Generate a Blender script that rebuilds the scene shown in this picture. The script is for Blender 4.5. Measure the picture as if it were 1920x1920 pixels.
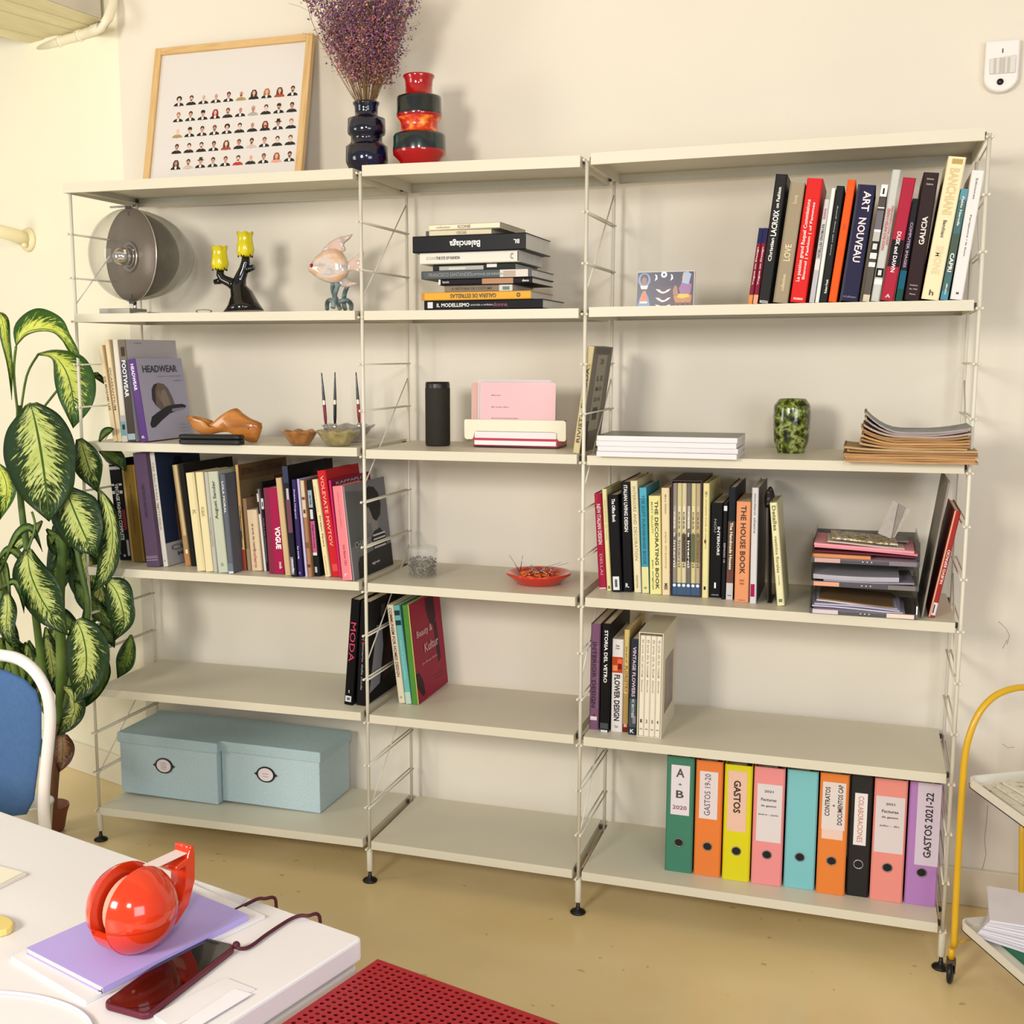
import bpy, math, random
from mathutils import Vector, Matrix
rnd = random.Random(7)
PI = math.pi
scn = bpy.context.scene
for o in list(bpy.data.objects): bpy.data.objects.remove(o)
COL = scn.collection

# ------------------------------------------------------------------ camera
CAM = Vector((2.41150, -3.62508, 1.63137))
YAW, PITCH, ROLL, FPX, CX, CY = -0.332767, -0.142574, -0.002822, 2219.67, 857.417, 987.001
_cy, _sy, _cp, _sp = math.cos(YAW), math.sin(YAW), math.cos(PITCH), math.sin(PITCH)
FWD = Vector((_sy*_cp, _cy*_cp, _sp)); RT0 = Vector((_cy, -_sy, 0)); UP0 = RT0.cross(FWD)
RT = RT0*math.cos(ROLL) + UP0*math.sin(ROLL); UP = -RT0*math.sin(ROLL) + UP0*math.cos(ROLL)
cd = bpy.data.cameras.new('camera'); cam = bpy.data.objects.new('camera', cd); COL.objects.link(cam)
cam.matrix_world = Matrix(((RT.x, UP.x, -FWD.x, CAM.x), (RT.y, UP.y, -FWD.y, CAM.y), (RT.z, UP.z, -FWD.z, CAM.z), (0, 0, 0, 1)))
cd.sensor_width = 36; cd.lens = FPX*36/1920
cd.shift_x = (960-CX)/1920; cd.shift_y = (CY-960)/1920; cd.clip_start = .05
scn.camera = cam

# ------------------------------------------------------------------ light and exposure
scn.view_settings.view_transform = 'Standard'; scn.view_settings.look = 'None'
scn.view_settings.gamma = 1; scn.view_settings.use_curve_mapping = False
scn.view_settings.exposure = -0.07
w = bpy.data.worlds.new('world'); scn.world = w; w.use_nodes = True
w.node_tree.nodes['Background'].inputs[0].default_value = (.97, .98, 1.0, 1)
w.node_tree.nodes['Background'].inputs[1].default_value = 0.40
def area(name, loc, target, sx, sy, power, col):
    l = bpy.data.lights.new(name, 'AREA'); l.shape = 'RECTANGLE'; l.size = sx; l.size_y = sy; l.energy = power; l.color = col
    o = bpy.data.objects.new(name, l); COL.objects.link(o); o.location = loc
    o.rotation_euler = (Vector(target)-Vector(loc)).to_track_quat('-Z', 'Y').to_euler(); return o
area('lamp_light', (0.6, -5.0, 2.3), (1.4, 0, 1.3), .75, .75, 115, (1, .95, .87))
area('lamp_light_b', (2.9, -5.2, 2.7), (1.8, -.5, .6), .5, .5, 48, (1, .96, .9))
area('window_light', (-2.2, -3.0, 1.8), (-.3, 0, 1.4), 1.2, 1.6, 44, (1, .985, .88))
area('window_light_front', (4.6, -4.6, 1.7), (1.4, -.6, .5), 1.8, 1.5, 62, (.84, .9, 1.0))

# ------------------------------------------------------------------ pixel -> world helpers
def ray(x, y): return RT*((x-CX)/FPX) - UP*((y-CY)/FPX) + FWD
def onz(x, y, z): r = ray(x, y); return CAM + r*((z-CAM.z)/r.z)
def ony(x, y, Y): r = ray(x, y); return CAM + r*((Y-CAM.y)/r.y)

# ------------------------------------------------------------------ materials
def lin(c):
    if isinstance(c, str): c = tuple(int(c[i:i+2], 16) for i in (0, 2, 4))
    return tuple(((v/255)/12.92 if v/255 <= .04045 else ((v/255+.055)/1.055)**2.4) for v in c) + (1,)
_m = {}
def M(color, rough=.5, metal=0, noise=0, scale=30, alpha=1, trans=0, coat=0, ior=1.45, spec=.5, bump=0, name='paint', stretch=None):
    key = (color, rough, metal, noise, scale, alpha, trans, coat, ior, spec, bump, stretch)
    if key in _m: return _m[key]
    m = bpy.data.materials.new(name); m.use_nodes = True; nt = m.node_tree; b = nt.nodes['Principled BSDF']
    L = lin(color); b.inputs['Base Color'].default_value = L; b.inputs['Roughness'].default_value = rough
    b.inputs['Metallic'].default_value = metal; b.inputs['Transmission Weight'].default_value = trans
    b.inputs['Coat Weight'].default_value = coat; b.inputs['IOR'].default_value = ior; b.inputs['Specular IOR Level'].default_value = spec
    b.inputs['Alpha'].default_value = alpha
    if noise or bump:
        tc = nt.nodes.new('ShaderNodeTexCoord'); nz = nt.nodes.new('ShaderNodeTexNoise'); nz.inputs['Scale'].default_value = scale
        nz.inputs['Detail'].default_value = 4
        if stretch:
            mp = nt.nodes.new('ShaderNodeMapping'); mp.inputs['Scale'].default_value = stretch
            nt.links.new(tc.outputs['Object'], mp.inputs[0]); nt.links.new(mp.outputs[0], nz.inputs['Vector'])
        else: nt.links.new(tc.outputs['Object'], nz.inputs['Vector'])
        if noise:
            cr = nt.nodes.new('ShaderNodeValToRGB'); e = cr.color_ramp.elements
            e[0].position = .3; e[1].position = .7
            e[0].color = tuple(max(0, v*(1-noise)) for v in L[:3])+(1,); e[1].color = tuple(min(1, v*(1+noise)) for v in L[:3])+(1,)
            nt.links.new(nz.outputs['Fac'], cr.inputs[0]); nt.links.new(cr.outputs[0], b.inputs['Base Color'])
        if bump:
            bp = nt.nodes.new('ShaderNodeBump'); bp.inputs['Strength'].default_value = bump; bp.inputs['Distance'].default_value = .002
            nt.links.new(nz.outputs['Fac'], bp.inputs['Height']); nt.links.new(bp.outputs[0], b.inputs['Normal'])
    _m[key] = m; return m
def ramp_mat(name, stops, scale, rough=.3, detail=5, stretch=(1, 1, 1), coat=0, metal=0, bump=0, kind='noise'):
    m = bpy.data.materials.new(name); m.use_nodes = True; nt = m.node_tree; b = nt.nodes['Principled BSDF']
    tc = nt.nodes.new('ShaderNodeTexCoord'); mp = nt.nodes.new('ShaderNodeMapping'); mp.inputs['Scale'].default_value = stretch
    nt.links.new(tc.outputs['Object'], mp.inputs[0])
    if kind == 'noise':
        nz = nt.nodes.new('ShaderNodeTexNoise'); nz.inputs['Scale'].default_value = scale; nz.inputs['Detail'].default_value = detail; out = nz.outputs['Fac']
    elif kind == 'wave':
        nz = nt.nodes.new('ShaderNodeTexWave'); nz.inputs['Scale'].default_value = scale; nz.inputs['Distortion'].default_value = 4; nz.inputs['Detail'].default_value = detail; out = nz.outputs['Fac']
    else:
        nz = nt.nodes.new('ShaderNodeTexVoronoi'); nz.inputs['Scale'].default_value = scale; out = nz.outputs['Distance']
    nt.links.new(mp.outputs[0], nz.inputs['Vector'])
    cr = nt.nodes.new('ShaderNodeValToRGB'); els = cr.color_ramp.elements
    while len(els) > 1: els.remove(els[-1])
    els[0].position = stops[0][0]; els[0].color = lin(stops[0][1])
    for p, c in stops[1:]:
        e = els.new(p); e.color = lin(c)
    nt.links.new(out, cr.inputs[0]); nt.links.new(cr.outputs[0], b.inputs['Base Color'])
    b.inputs['Roughness'].default_value = rough; b.inputs['Coat Weight'].default_value = coat; b.inputs['Metallic'].default_value = metal
    if bump:
        bp = nt.nodes.new('ShaderNodeBump'); bp.inputs['Strength'].default_value = bump; bp.inputs['Distance'].default_value = .002
        nt.links.new(out, bp.inputs['Height']); nt.links.new(bp.outputs[0], b.inputs['Normal'])
    return m

# ------------------------------------------------------------------ mesh builder
class MB:
    def __init__(s): s.v = []; s.f = []; s.mi = []; s.sm = []
    def add(s, vs, fs, mi=0, smooth=False):
        n = len(s.v); s.v += [tuple(p) for p in vs]
        s.f += [tuple(i+n for i in f) for f in fs]; s.mi += [mi]*len(fs); s.sm += [smooth]*len(fs); return s
    def box(s, a, b, mi=0):
        x0, y0, z0 = a; x1, y1, z1 = b
        return s.add([(x0,y0,z0),(x1,y0,z0),(x1,y1,z0),(x0,y1,z0),(x0,y0,z1),(x1,y0,z1),(x1,y1,z1),(x0,y1,z1)],
                     [(0,3,2,1),(4,5,6,7),(0,1,5,4),(1,2,6,5),(2,3,7,6),(3,0,4,7)], mi)
    def prism(s, pts, z0, z1, mi=0, axis='z', smooth=False):
        n = len(pts)
        def P(p, h):
            return {'z': (p[0], p[1], h), 'y': (p[0], h, p[1]), 'x': (h, p[0], p[1])}[axis]
        vs = [P(p, z0) for p in pts]+[P(p, z1) for p in pts]
        fs = [(i, (i+1) % n, n+(i+1) % n, n+i) for i in range(n)]
        s.add(vs, fs, mi, smooth); s.add([], [], 0)
        m = len(s.v)-2*n
        s.f += [tuple(m+i for i in reversed(range(n))), tuple(m+n+i for i in range(n))]; s.mi += [mi]*2; s.sm += [False]*2
        return s
    def tube(s, pts, r, n=8, mi=0, closed=False, cap=True):
        pts = [Vector(p) for p in pts]; N = len(pts); rr = r if isinstance(r, (list, tuple)) else [r]*N
        vs = []; fs = []; prev = None
        for i, p in enumerate(pts):
            if closed: t = (pts[(i+1) % N]-pts[i-1])
            else: t = (pts[min(i+1, N-1)]-pts[max(i-1, 0)])
            t.normalize()
            if prev is None:
                a = Vector((0, 0, 1)) if abs(t.z) < .9 else Vector((1, 0, 0))
                u = t.cross(a).normalized()
            else: u = (prev-t*prev.dot(t)).normalized()
            prev = u; v = t.cross(u)
            for k in range(n):
                a = 2*PI*k/n; vs.append(p+(u*math.cos(a)+v*math.sin(a))*rr[i])
        for i in range(N if closed else N-1):
            j = (i+1) % N
            for k in range(n): fs.append((i*n+k, i*n+(k+1) % n, j*n+(k+1) % n, j*n+k))
        s.add(vs, fs, mi, True)
        if cap and not closed:
            m = len(s.v)-len(vs)
            s.f += [tuple(m+k for k in reversed(range(n))), tuple(m+(N-1)*n+k for k in range(n))]; s.mi += [mi]*2; s.sm += [False]*2
        return s
    def lathe(s, prof, n=32, mi=0, c=(0, 0, 0), mis=None, smooth=True):
        vs = []; fs = []
        for r, z in prof:
            for k in range(n): a = 2*PI*k/n; vs.append((c[0]+r*math.cos(a), c[1]+r*math.sin(a), c[2]+z))
        m0 = len(s.v); s.add(vs, [], mi)
        for i in range(len(prof)-1):
            q = mis[i] if mis else mi
            for k in range(n):
                s.f.append((m0+i*n+k, m0+i*n+(k+1) % n, m0+(i+1)*n+(k+1) % n, m0+(i+1)*n+k)); s.mi.append(q); s.sm.append(smooth)
        return s
    def sphere(s, c, r, n=16, m=10, mi=0, sc=(1, 1, 1)):
        vs = [(c[0], c[1], c[2]-r*sc[2])]
        for i in range(1, m):
            a = -PI/2+PI*i/m
            for k in range(n): b = 2*PI*k/n; vs.append((c[0]+r*sc[0]*math.cos(a)*math.cos(b), c[1]+r*sc[1]*math.cos(a)*math.sin(b), c[2]+r*sc[2]*math.sin(a)))
        vs.append((c[0], c[1], c[2]+r*sc[2])); L = len(vs)-1; fs = []
        for k in range(n): fs.append((0, 1+(k+1) % n, 1+k)); fs.append((L, L-n+k, L-n+(k+1) % n))
        for i in range(m-2):
            for k in range(n): fs.append((1+i*n+k, 1+i*n+(k+1) % n, 1+(i+1)*n+(k+1) % n, 1+(i+1)*n+k))
        return s.add(vs, fs, mi, True)
    def disc(s, c, r, n=16, mi=0, axis='y', rin=0, sx=1, sz=1):
        pt = lambda rr, a: {'y': (c[0]+rr*sx*math.cos(a), c[1], c[2]+rr*sz*math.sin(a)), 'z': (c[0]+rr*sx*math.cos(a), c[1]+rr*sz*math.sin(a), c[2]), 'x': (c[0], c[1]+rr*sx*math.cos(a), c[2]+rr*sz*math.sin(a))}[axis]
        if rin <= 0: return s.add([pt(r, 2*PI*k/n) for k in range(n)], [tuple(range(n))], mi)
        return s.add([pt(r, 2*PI*k/n) for k in range(n)]+[pt(rin, 2*PI*k/n) for k in range(n)], [(k, (k+1) % n, n+(k+1) % n, n+k) for k in range(n)], mi)
def part(name, mb, mats, parent=None, loc=None, rot=None, bevel=0, fixn=True, solid=0, sub=0):
    me = bpy.data.meshes.new(name); me.from_pydata(mb.v, [], mb.f)
    if not isinstance(mats, (list, tuple)): mats = [mats]
    for m in mats: me.materials.append(m)
    me.polygons.foreach_set('material_index', mb.mi); me.polygons.foreach_set('use_smooth', mb.sm)
    me.update()
    if fixn:
        import bmesh
        bm = bmesh.new(); bm.from_mesh(me); bmesh.ops.recalc_face_normals(bm, faces=bm.faces); bm.to_mesh(me); bm.free()
    o = bpy.data.objects.new(name, me); COL.objects.link(o)
    if parent: o.parent = parent
    if loc is not None: o.location = loc
    if rot is not None: o.rotation_euler = rot
    if bevel:
        b = o.modifiers.new('bevel', 'BEVEL'); b.width = bevel; b.segments = 2; b.limit_method = 'ANGLE'; b.angle_limit = .7
    if solid:
        b = o.modifiers.new('solid', 'SOLIDIFY'); b.thickness = solid; b.offset = 0
    if sub:
        b = o.modifiers.new('sub', 'SUBSURF'); b.levels = sub; b.render_levels = sub
    return o
def tag(o, label, cat, group=None, kind=None):
    o['label'] = label; o['category'] = cat
    if group: o['group'] = group
    if kind: o['kind'] = kind
    return o
def thing(name, label, cat, loc=(0, 0, 0), rot=(0, 0, 0), group=None):
    o = bpy.data.objects.new(name, None); COL.objects.link(o); o.location = loc; o.rotation_euler = rot; o.empty_display_size = .05
    return tag(o, label, cat, group)
def struct(name, mb, m, label=None, **k):
    o = part(name, mb, m, **k); o['kind'] = 'structure'
    if label: o['label'] = label
    return o

# ------------------------------------------------------------------ lettering (flat print)
_t = {}
def glyphs(text, bold=0):
    key = (text, bold)
    if key not in _t:
        cu = bpy.data.curves.new('t', 'FONT'); cu.body = text; cu.size = 1; cu.resolution_u = 2; cu.offset = bold
        o = bpy.data.objects.new('t', cu); me = o.to_mesh()
        vs = [(v.co.x, v.co.y) for v in me.vertices]; fs = [tuple(p.vertices) for p in me.polygons]
        o.to_mesh_clear(); bpy.data.objects.remove(o); bpy.data.curves.remove(cu)
        x0 = min(v[0] for v in vs); x1 = max(v[0] for v in vs); y0 = min(v[1] for v in vs); y1 = max(v[1] for v in vs)
        _t[key] = ([((a-x0)/(x1-x0), (b-y0)/max(1e-6, y1-y0)) for a, b in vs], fs)
    return _t[key]
def text_into(mb, text, O, U, V, mi=0, bold=.02):
    """O centre, U full-length vector, V full-height vector"""
    O, U, V = Vector(O), Vector(U), Vector(V)
    vs, fs = glyphs(text, bold)
    mb.add([O+U*(a-.5)+V*(b-.5) for a, b in vs], fs, mi)
def front_text(mb, text, cx, cz, length, height, y=-.0007, d='h', mi=0, bold=.02):
    U, V = {'h': ((length,0,0),(0,0,height)), 'd': ((0,0,-length),(height,0,0)), 'u': ((0,0,length),(-height,0,0)), 'r': ((-length,0,0),(0,0,-height))}[d]
    text_into(mb, text, (cx, y, cz), U, V, mi, bold)
# ================================================================== the room
WALLY = .05
wall_m = M('e2dacb', .92, noise=.025, scale=1.6, bump=.12, name='wall_plaster')
wall_l = M('f1ebd4', .92, noise=.02, scale=1.4, bump=.12, name='wall_plaster_lit')  # same plaster as the back wall, window brightness put into its colour
CXN = -.095
mb = MB(); mb.box((CXN, WALLY, 0), (4.6, WALLY+.15, 3.3)); struct('wall_back', mb, wall_m)
LW = lambda x: WALLY+(CXN-x)*.333
mb = MB(); mb.prism([(CXN, WALLY), (-2.2, LW(-2.2)), (-2.2, LW(-2.2)+.15), (CXN, WALLY+.15)], 0, 3.3); struct('wall_left', mb, wall_l)
# floor: glossy ochre resin
fm = bpy.data.materials.new('resin_floor'); fm.use_nodes = True; nt = fm.node_tree; b = nt.nodes['Principled BSDF']
tc = nt.nodes.new('ShaderNodeTexCoord'); n1 = nt.nodes.new('ShaderNodeTexNoise'); n1.inputs['Scale'].default_value = 2.2; n1.inputs['Detail'].default_value = 6
nt.links.new(tc.outputs['Object'], n1.inputs['Vector'])
cr = nt.nodes.new('ShaderNodeValToRGB'); cr.color_ramp.elements[0].position = .3; cr.color_ramp.elements[1].position = .7
cr.color_ramp.elements[0].color = lin('e0c78e'); cr.color_ramp.elements[1].color = lin('ead3a0')
nt.links.new(n1.outputs['Fac'], cr.inputs[0])
n2 = nt.nodes.new('ShaderNodeTexNoise'); n2.inputs['Scale'].default_value = 26; n2.inputs['Detail'].default_value = 1
nt.links.new(tc.outputs['Object'], n2.inputs['Vector'])
c2 = nt.nodes.new('ShaderNodeValToRGB'); c2.color_ramp.elements[0].position = .25; c2.color_ramp.elements[0].color = (.55, .5, .42, 1); c2.color_ramp.elements[1].position = .27; c2.color_ramp.elements[1].color = (1, 1, 1, 1)
nt.links.new(n2.outputs['Fac'], c2.inputs[0])
mx = nt.nodes.new('ShaderNodeMix'); mx.data_type = 'RGBA'; mx.blend_type = 'MULTIPLY'; mx.inputs[0].default_value = .6
nt.links.new(cr.outputs[0], mx.inputs[6]); nt.links.new(c2.outputs[0], mx.inputs[7]); nt.links.new(mx.outputs[2], b.inputs['Base Color'])
b.inputs['Roughness'].default_value = .27
bp = nt.nodes.new('ShaderNodeBump'); bp.inputs['Strength'].default_value = .08; bp.inputs['Distance'].default_value = .004
nt.links.new(n1.outputs['Fac'], bp.inputs['Height']); nt.links.new(bp.outputs[0], b.inputs['Normal'])
mb = MB(); mb.box((-2.3, -6.5, -.08), (4.7, 1.0, 0)); struct('floor', mb, fm)
ceil_m = M('e9e2d2', .9)
mb = MB(); mb.box((-2.3, -2.2, 3.3), (4.7, 1.0, 3.36)); struct('ceiling', mb, ceil_m)
# skirtings
mb = MB(); mb.prism([(CXN, WALLY), (-2.2, LW(-2.2)), (-2.2, LW(-2.2)-.02), (CXN-.004, WALLY-.018)], 0, .115); struct('baseboard_left', mb, M('ece4cc', .6), bevel=.003)
mb = MB(); mb.box((CXN-.004, WALLY-.018, 0), (4.6, WALLY, .115)); struct('baseboard_back', mb, M('ddd2bd', .6), bevel=.003)
# fine cracks and old repair marks in the plaster near the trolley
crk = MB()
for pts in ([(1872,1165),(1886,1178),(1893,1192),(1888,1208)], [(1880,1395),(1890,1402),(1902,1401)], [(1888,1200),(1880,1216)],
            [(1852,1510),(1850,1540),(1846,1575),(1849,1602),(1842,1630)]):
    crk.tube([ony(px, py, WALLY-.0002) for px, py in pts], .0007, 4)
o = struct('trim_1', crk, M('a8987f', .9), 'thin cracks in the wall plaster')

# concrete soffit with board marks + conduit, upper left
ZS = 2.794
A = onz(75, 82, ZS); B = onz(190, 35, ZS); C_ = onz(90, 0, ZS); D_ = onz(0, 70, ZS)
C2 = B+(C_-B)*3.2; D2 = A+(D_-A)*5
P = [B, C2, C2+(D2-A)*1.0, D2, A]
P = [B, C2, D2+(C2-B)*1.0, D2, A]
Bw = Vector((B.x, LW(B.x) if B.x < CXN else WALLY, 0)); Aw = Vector((A.x, LW(A.x), 0))
sof = thing('concrete_beam', 'cream board-marked concrete beam under the ceiling at upper left', 'beam', (0, 0, 0))
pts = [(Bw.x, Bw.y), (B.x, B.y), (C2.x, C2.y), (P[2].x, P[2].y), (D2.x, D2.y), (A.x, A.y), (Aw.x, Aw.y)]
mb = MB(); mb.prism([(p.x, p.y) for p in (B, C2, P[2], D2, A)], ZS, 3.3)
part('beam_body', mb, M('cfc6b8', .9, noise=.08, scale=9, bump=.3), sof)
# board marks: thin boards proud of the underside, running with the beam edge
u = (C2-B); nB = 5
for i in range(nB):
    t0 = i/nB; t1 = (i+1)/nB
    def onAB(t): return B.lerp(A, t)
    def far(t): return C2.lerp(P[2], t)
    g = .004
    a, b_, c, d = onAB(t0), onAB(t1), far(t1), far(t0)
    e = (b_-a).normalized()*g; q = (c-d).normalized()*g
    mb = MB(); dz = .004+.003*(i % 3)
    pl = [a+e, b_-e, c-q, d+q]
    mb.prism([(p.x, p.y) for p in pl], ZS-dz, ZS-.0005)
    part('board_mark', mb, M('e4dcb4', .9, noise=.1, scale=14, bump=.4, stretch=(1, .2, 1)), sof)
# conduit
cp = [onz(76, 92, ZS-.03), onz(116, 77, ZS-.03), onz(152, 66, ZS-.03), onz(176, 58, ZS-.03)]
cw = [ony(190, 50, -.07), ony(203, 34, -.04), ony(211, 12, -.01), ony(213, -14, .02), ony(214, -60, .03), ony(214, -110, .03)]
path = [Vector(p) for p in cp]+[Vector(p) for p in cw]
mb = MB(); mb.tube(path, .0165, 12)
con = tag(bpy.data.objects.new('wall_conduit', None), 'cream plastic conduit bending up around the end of the beam', 'pipe'); COL.objects.link(con)
part('pipe', mb, M('efe6cc', .45), con)
for i, t in ((1, 0), (2, .2)):
    p = path[i]; mb = MB(); mb.lathe([(.0168, -.006), (.0205, -.006), (.0205, .006), (.0168, .006)], 14)
    dr = (path[i+1]-path[i]).to_track_quat('Z', 'Y').to_euler()
    part('pipe_clip', mb, M('f2ead4', .4), con, loc=p, rot=dr)
# hook / bracket on the left wall
kc = ony(43, 448, LW(-.55)); kc.y = LW(kc.x)
nrm = Vector((-.316, -.949, 0))
kn = thing('wall_bracket', 'round cream wall bracket with a short arm on the left wall', 'bracket', kc, nrm.to_track_quat('Z', 'Y').to_euler())
cream = M('efe2b8', .4)
mb = MB(); mb.lathe([(0, 0), (.043, 0), (.046, .006), (.042, .014), (.03, .018), (0, .018)], 28); part('flange', mb, cream, kn)
mb = MB(); mb.tube([(0, 0, .015), (0, .012, .06), (0, .03, .16)], [.028, .026, .024], 20); part('arm', mb, cream, kn)
mb = MB(); mb.sphere((.012, -.022, .03), .011, 12, 8); part('screw_knob', mb, cream, kn)
# motion sensor
sc = ony(1878, 127, WALLY)
sn = thing('motion_sensor', 'white motion sensor with a black round eye on the wall at upper right', 'sensor', (2.714, WALLY, 2.407))
W2 = .043
outl = [(-W2, .066), (W2, .066), (W2, -.03)]+[(W2*math.cos(a), -.03-W2*math.sin(a)*.9) for a in [PI*k/14 for k in range(1, 14)]]+[(-W2, -.03)]
mb = MB(); mb.prism(outl, -.03, 0, axis='y'); wp = M('e9e3de', .3)
part('housing', mb, wp, sn, bevel=.005)
mb = MB(); mb.prism([(-.032, .018), (.034, .024), (.034, -.022), (-.03, -.022)], -.035, -.03, axis='y'); lens = part('lens', mb, M('d6d1c8', .35), sn, bevel=.002)
for x in (-.018, -.004, .004, .016):
    mb = MB(); mb.box((x-.0025, -.0368, -.02), (x+.0025, -.035, .018)); part('lens_rib', mb, M('bdb6aa', .4), lens)
mb = MB(); mb.lathe([(0, .003), (.0075, .003), (.0085, 0), (.0085, -.004)], 20); part('eye', mb, M('0c0907', .2), sn, loc=(-.002, -.033, -.043), rot=(PI/2, 0, 0))
mb = MB(); mb.box((-.0013, -.0315, .032), (.0013, -.03, .043)); part('indicator', mb, M('30241c', .4), sn)

# ================================================================== shelving unit
D = .4033; TH = .0263; FY = -D
PX = [0.0, .99755, 1.66541, 2.6625]
TOP = {('A',1):[(127.5,342.5),(664,315)],('B',1):[(675,310),(1091,291)],('C',1):[(1103,287),(1849,238.5)],
('A',2):[(140,588.5),(666,582.5)],('B',2):[(682,583),(1087,578)],('C',2):[(1101,576),(1829,562)],
('A',3):[(156,829),(672,839.5)],('B',3):[(685,843),(1084,852.5)],('C',3):[(1098,854),(1814,869)],
('A',4):[(167,1063),(675.6,1091.6)],('B',4):[(687,1093),(1082,1120)],('C',4):[(1094,1120),(1798,1168.5)],
('A',5):[(185,1291.5),(682,1336.6)],('B',5):[(692.5,1340),(1080,1379)],('C',5):[(1091,1381),(1779,1452)],
('A',6):[(182,1513),(682.5,1574)],('B',6):[(696,1577.6),(1074,1631)],('C',6):[(1087,1634),(1763,1732)]}
GAP = .0145; SZ = {}
for (m, l), (a, b_) in TOP.items():
    i = 'ABC'.index(m); x0 = PX[i]+GAP; x1 = PX[i+1]-GAP
    if l == 1 and m in 'AC':
        if m == 'A': x0 = -.012
        else: x1 = PX[3]-.012
    z0, z1 = ony(a[0], a[1], FY).z, ony(b_[0], b_[1], FY).z
    SZ[(m, l)] = (x0, x1, z0, z1)
def zs(m, l, x):
    x0, x1, z0, z1 = SZ[(m, l)]; return z0+(z1-z0)*(x-x0)/(x1-x0)
shelf_m = M('d3ccb7', .42, noise=.015, scale=3, name='shelf_enamel')
rod_m = M('ddd7c6', .38, name='rod_enamel')
unit = thing('shelving_unit', 'tall cream metal modular shelving unit against the wall, three bays wide', 'shelving', (0, 0, 0))
for (m, l), (x0, x1, z0, z1) in SZ.items():
    L = x1-x0; t = .0012; mb = MB()
    th = TH+(.004 if l == 1 else 0)
    mb.box((0, FY, -t), (L, 0, 0)); mb.box((0, FY, -th), (L, FY+t, -t)); mb.box((0, -t, -th), (L, 0, -t))
    mb.box((0, FY+t, -th), (t, -t, -t)); mb.box((L-t, FY+t, -th), (L, -t, -t))
    mb.box((t, FY+t, -th), (L-t, FY+.014, -th+t)); mb.box((t, -.014, -th), (L-t, -t, -th+t))
    part('shelf', mb, shelf_m, unit, loc=(x0, 0, z0), rot=(0, -math.atan2(z1-z0, L), 0))
black = M('121010', .35)
for i, X in enumerate(PX):
    mb = MB(); mb.tube([(0, FY+.02, .10), (0, FY+.02, 2.158 if i != 3 else 2.165)], .0052, 10); mb.tube([(0, -.02, .10), (0, -.02, 2.15)], .0048, 10)
    fr = part('side_frame', mb, rod_m, unit, loc=(X, 0, 0))
    z = 2.155; k = 0
    while z > .1:
        shelf_here = k % 3 == 0
        mb = MB()
        for sx in (-.0065, .0065): mb.tube([(sx, FY+.008, z), (sx, -.016, z)], .0026, 6)
        for sx in (-.0065, .0065): mb.sphere((sx, FY+.008, z), .0042, 8, 6)
        part('rung', mb, rod_m, fr)
        z -= .1365; k += 1
    for zb in (2.11, 1.564, 1.018, .54):
        mb = MB(); mb.tube([(0, -.02, zb), (0, FY+.02, zb-.312)], .0022, 6); part('brace', mb, rod_m, fr)
    for yy in (FY+.02, -.02):
        mb = MB(); mb.lathe([(0, .105), (.0085, .105), (.0095, .1), (.0095, .036), (.008, .034), (0, .034)], 14); part('leg_sleeve', mb, rod_m, fr, loc=(0, yy, 0))
        mb = MB(); mb.lathe([(0, 0), (.022, 0), (.0235, .003), (.021, .007), (.008, .012), (.006, .018), (.004, .036), (0, .036)], 20); part('foot', mb, black, fr, loc=(0, yy, 0))
    for l in range(1, 7):
        for yy in (FY+.034, -.03):
            for sx in ((-1, 1) if 0 < i < 3 else ((1,) if i == 0 else (-1,))):
                sh = SZ[('ABC'[i-1 if sx < 0 else i], l)]; zz = (sh[3] if sx < 0 else sh[2])-.012
                mb = MB(); mb.box((sx*.0095-.0035, yy-.006, zz-.007), (sx*.0095+.0035, yy+.006, zz+.006)); part('shelf_hook', mb, M('3a3630', .4), fr)
# ================================================================== books
CR = {'c2': (1380, 230, 3.84), 'b2': (660, 280, 3.692), 'a3': (120, 600, 4.8), 'a4': (180, 830, 6.4), 'a4r': (400, 830, 5.3333),
      'c4': (1080, 860, 4.5714), 'c5': (1060, 1110, 6.1935), 'b5': (620, 1080, 6.0), 'c4r': (1440, 860, 4.5714), 'b3': (840, 600, 3.2),
      'px': (0, 0, 1), 'c6l': (1060, 1380, 4.5714), 'c6r': (1440, 1380, 4.5714)}
def cv(c, x, y): a = CR[c]; return a[0]+x/a[2], a[1]+y/a[2]
page_m = M('d9cdb2', .85, noise=.08, scale=90, stretch=(1, 1, .05), name='page_edges')
page_w = M('e4e0d8', .8, noise=.06, scale=90, stretch=(1, 1, .05), name='page_edges_white')
def book_geo(root, t, h, d, col, rough=.38, paper=False, pages=None, spine=None):
    b = .0022 if not paper else .0007
    c = min(.0025, t*.2)
    b = min(b, t*.2)
    mb = MB()
    pr = [(0, d), (0, c), (c, 0), (t-c, 0), (t, c), (t, d), (t-b, d), (t-b, b+.001), (b, b+.001), (b, d)]
    mb.prism(pr, 0, h)
    part('cover', mb, M(col, rough+.14, spec=.14, name='book_cover'), root)
    i = 0 if paper else .003
    mb = MB(); mb.box((b, b+.001, i), (t-b, d-max(i, .0006), h-max(i, .0005))); part('pages', mb, pages or page_m, root)
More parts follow.
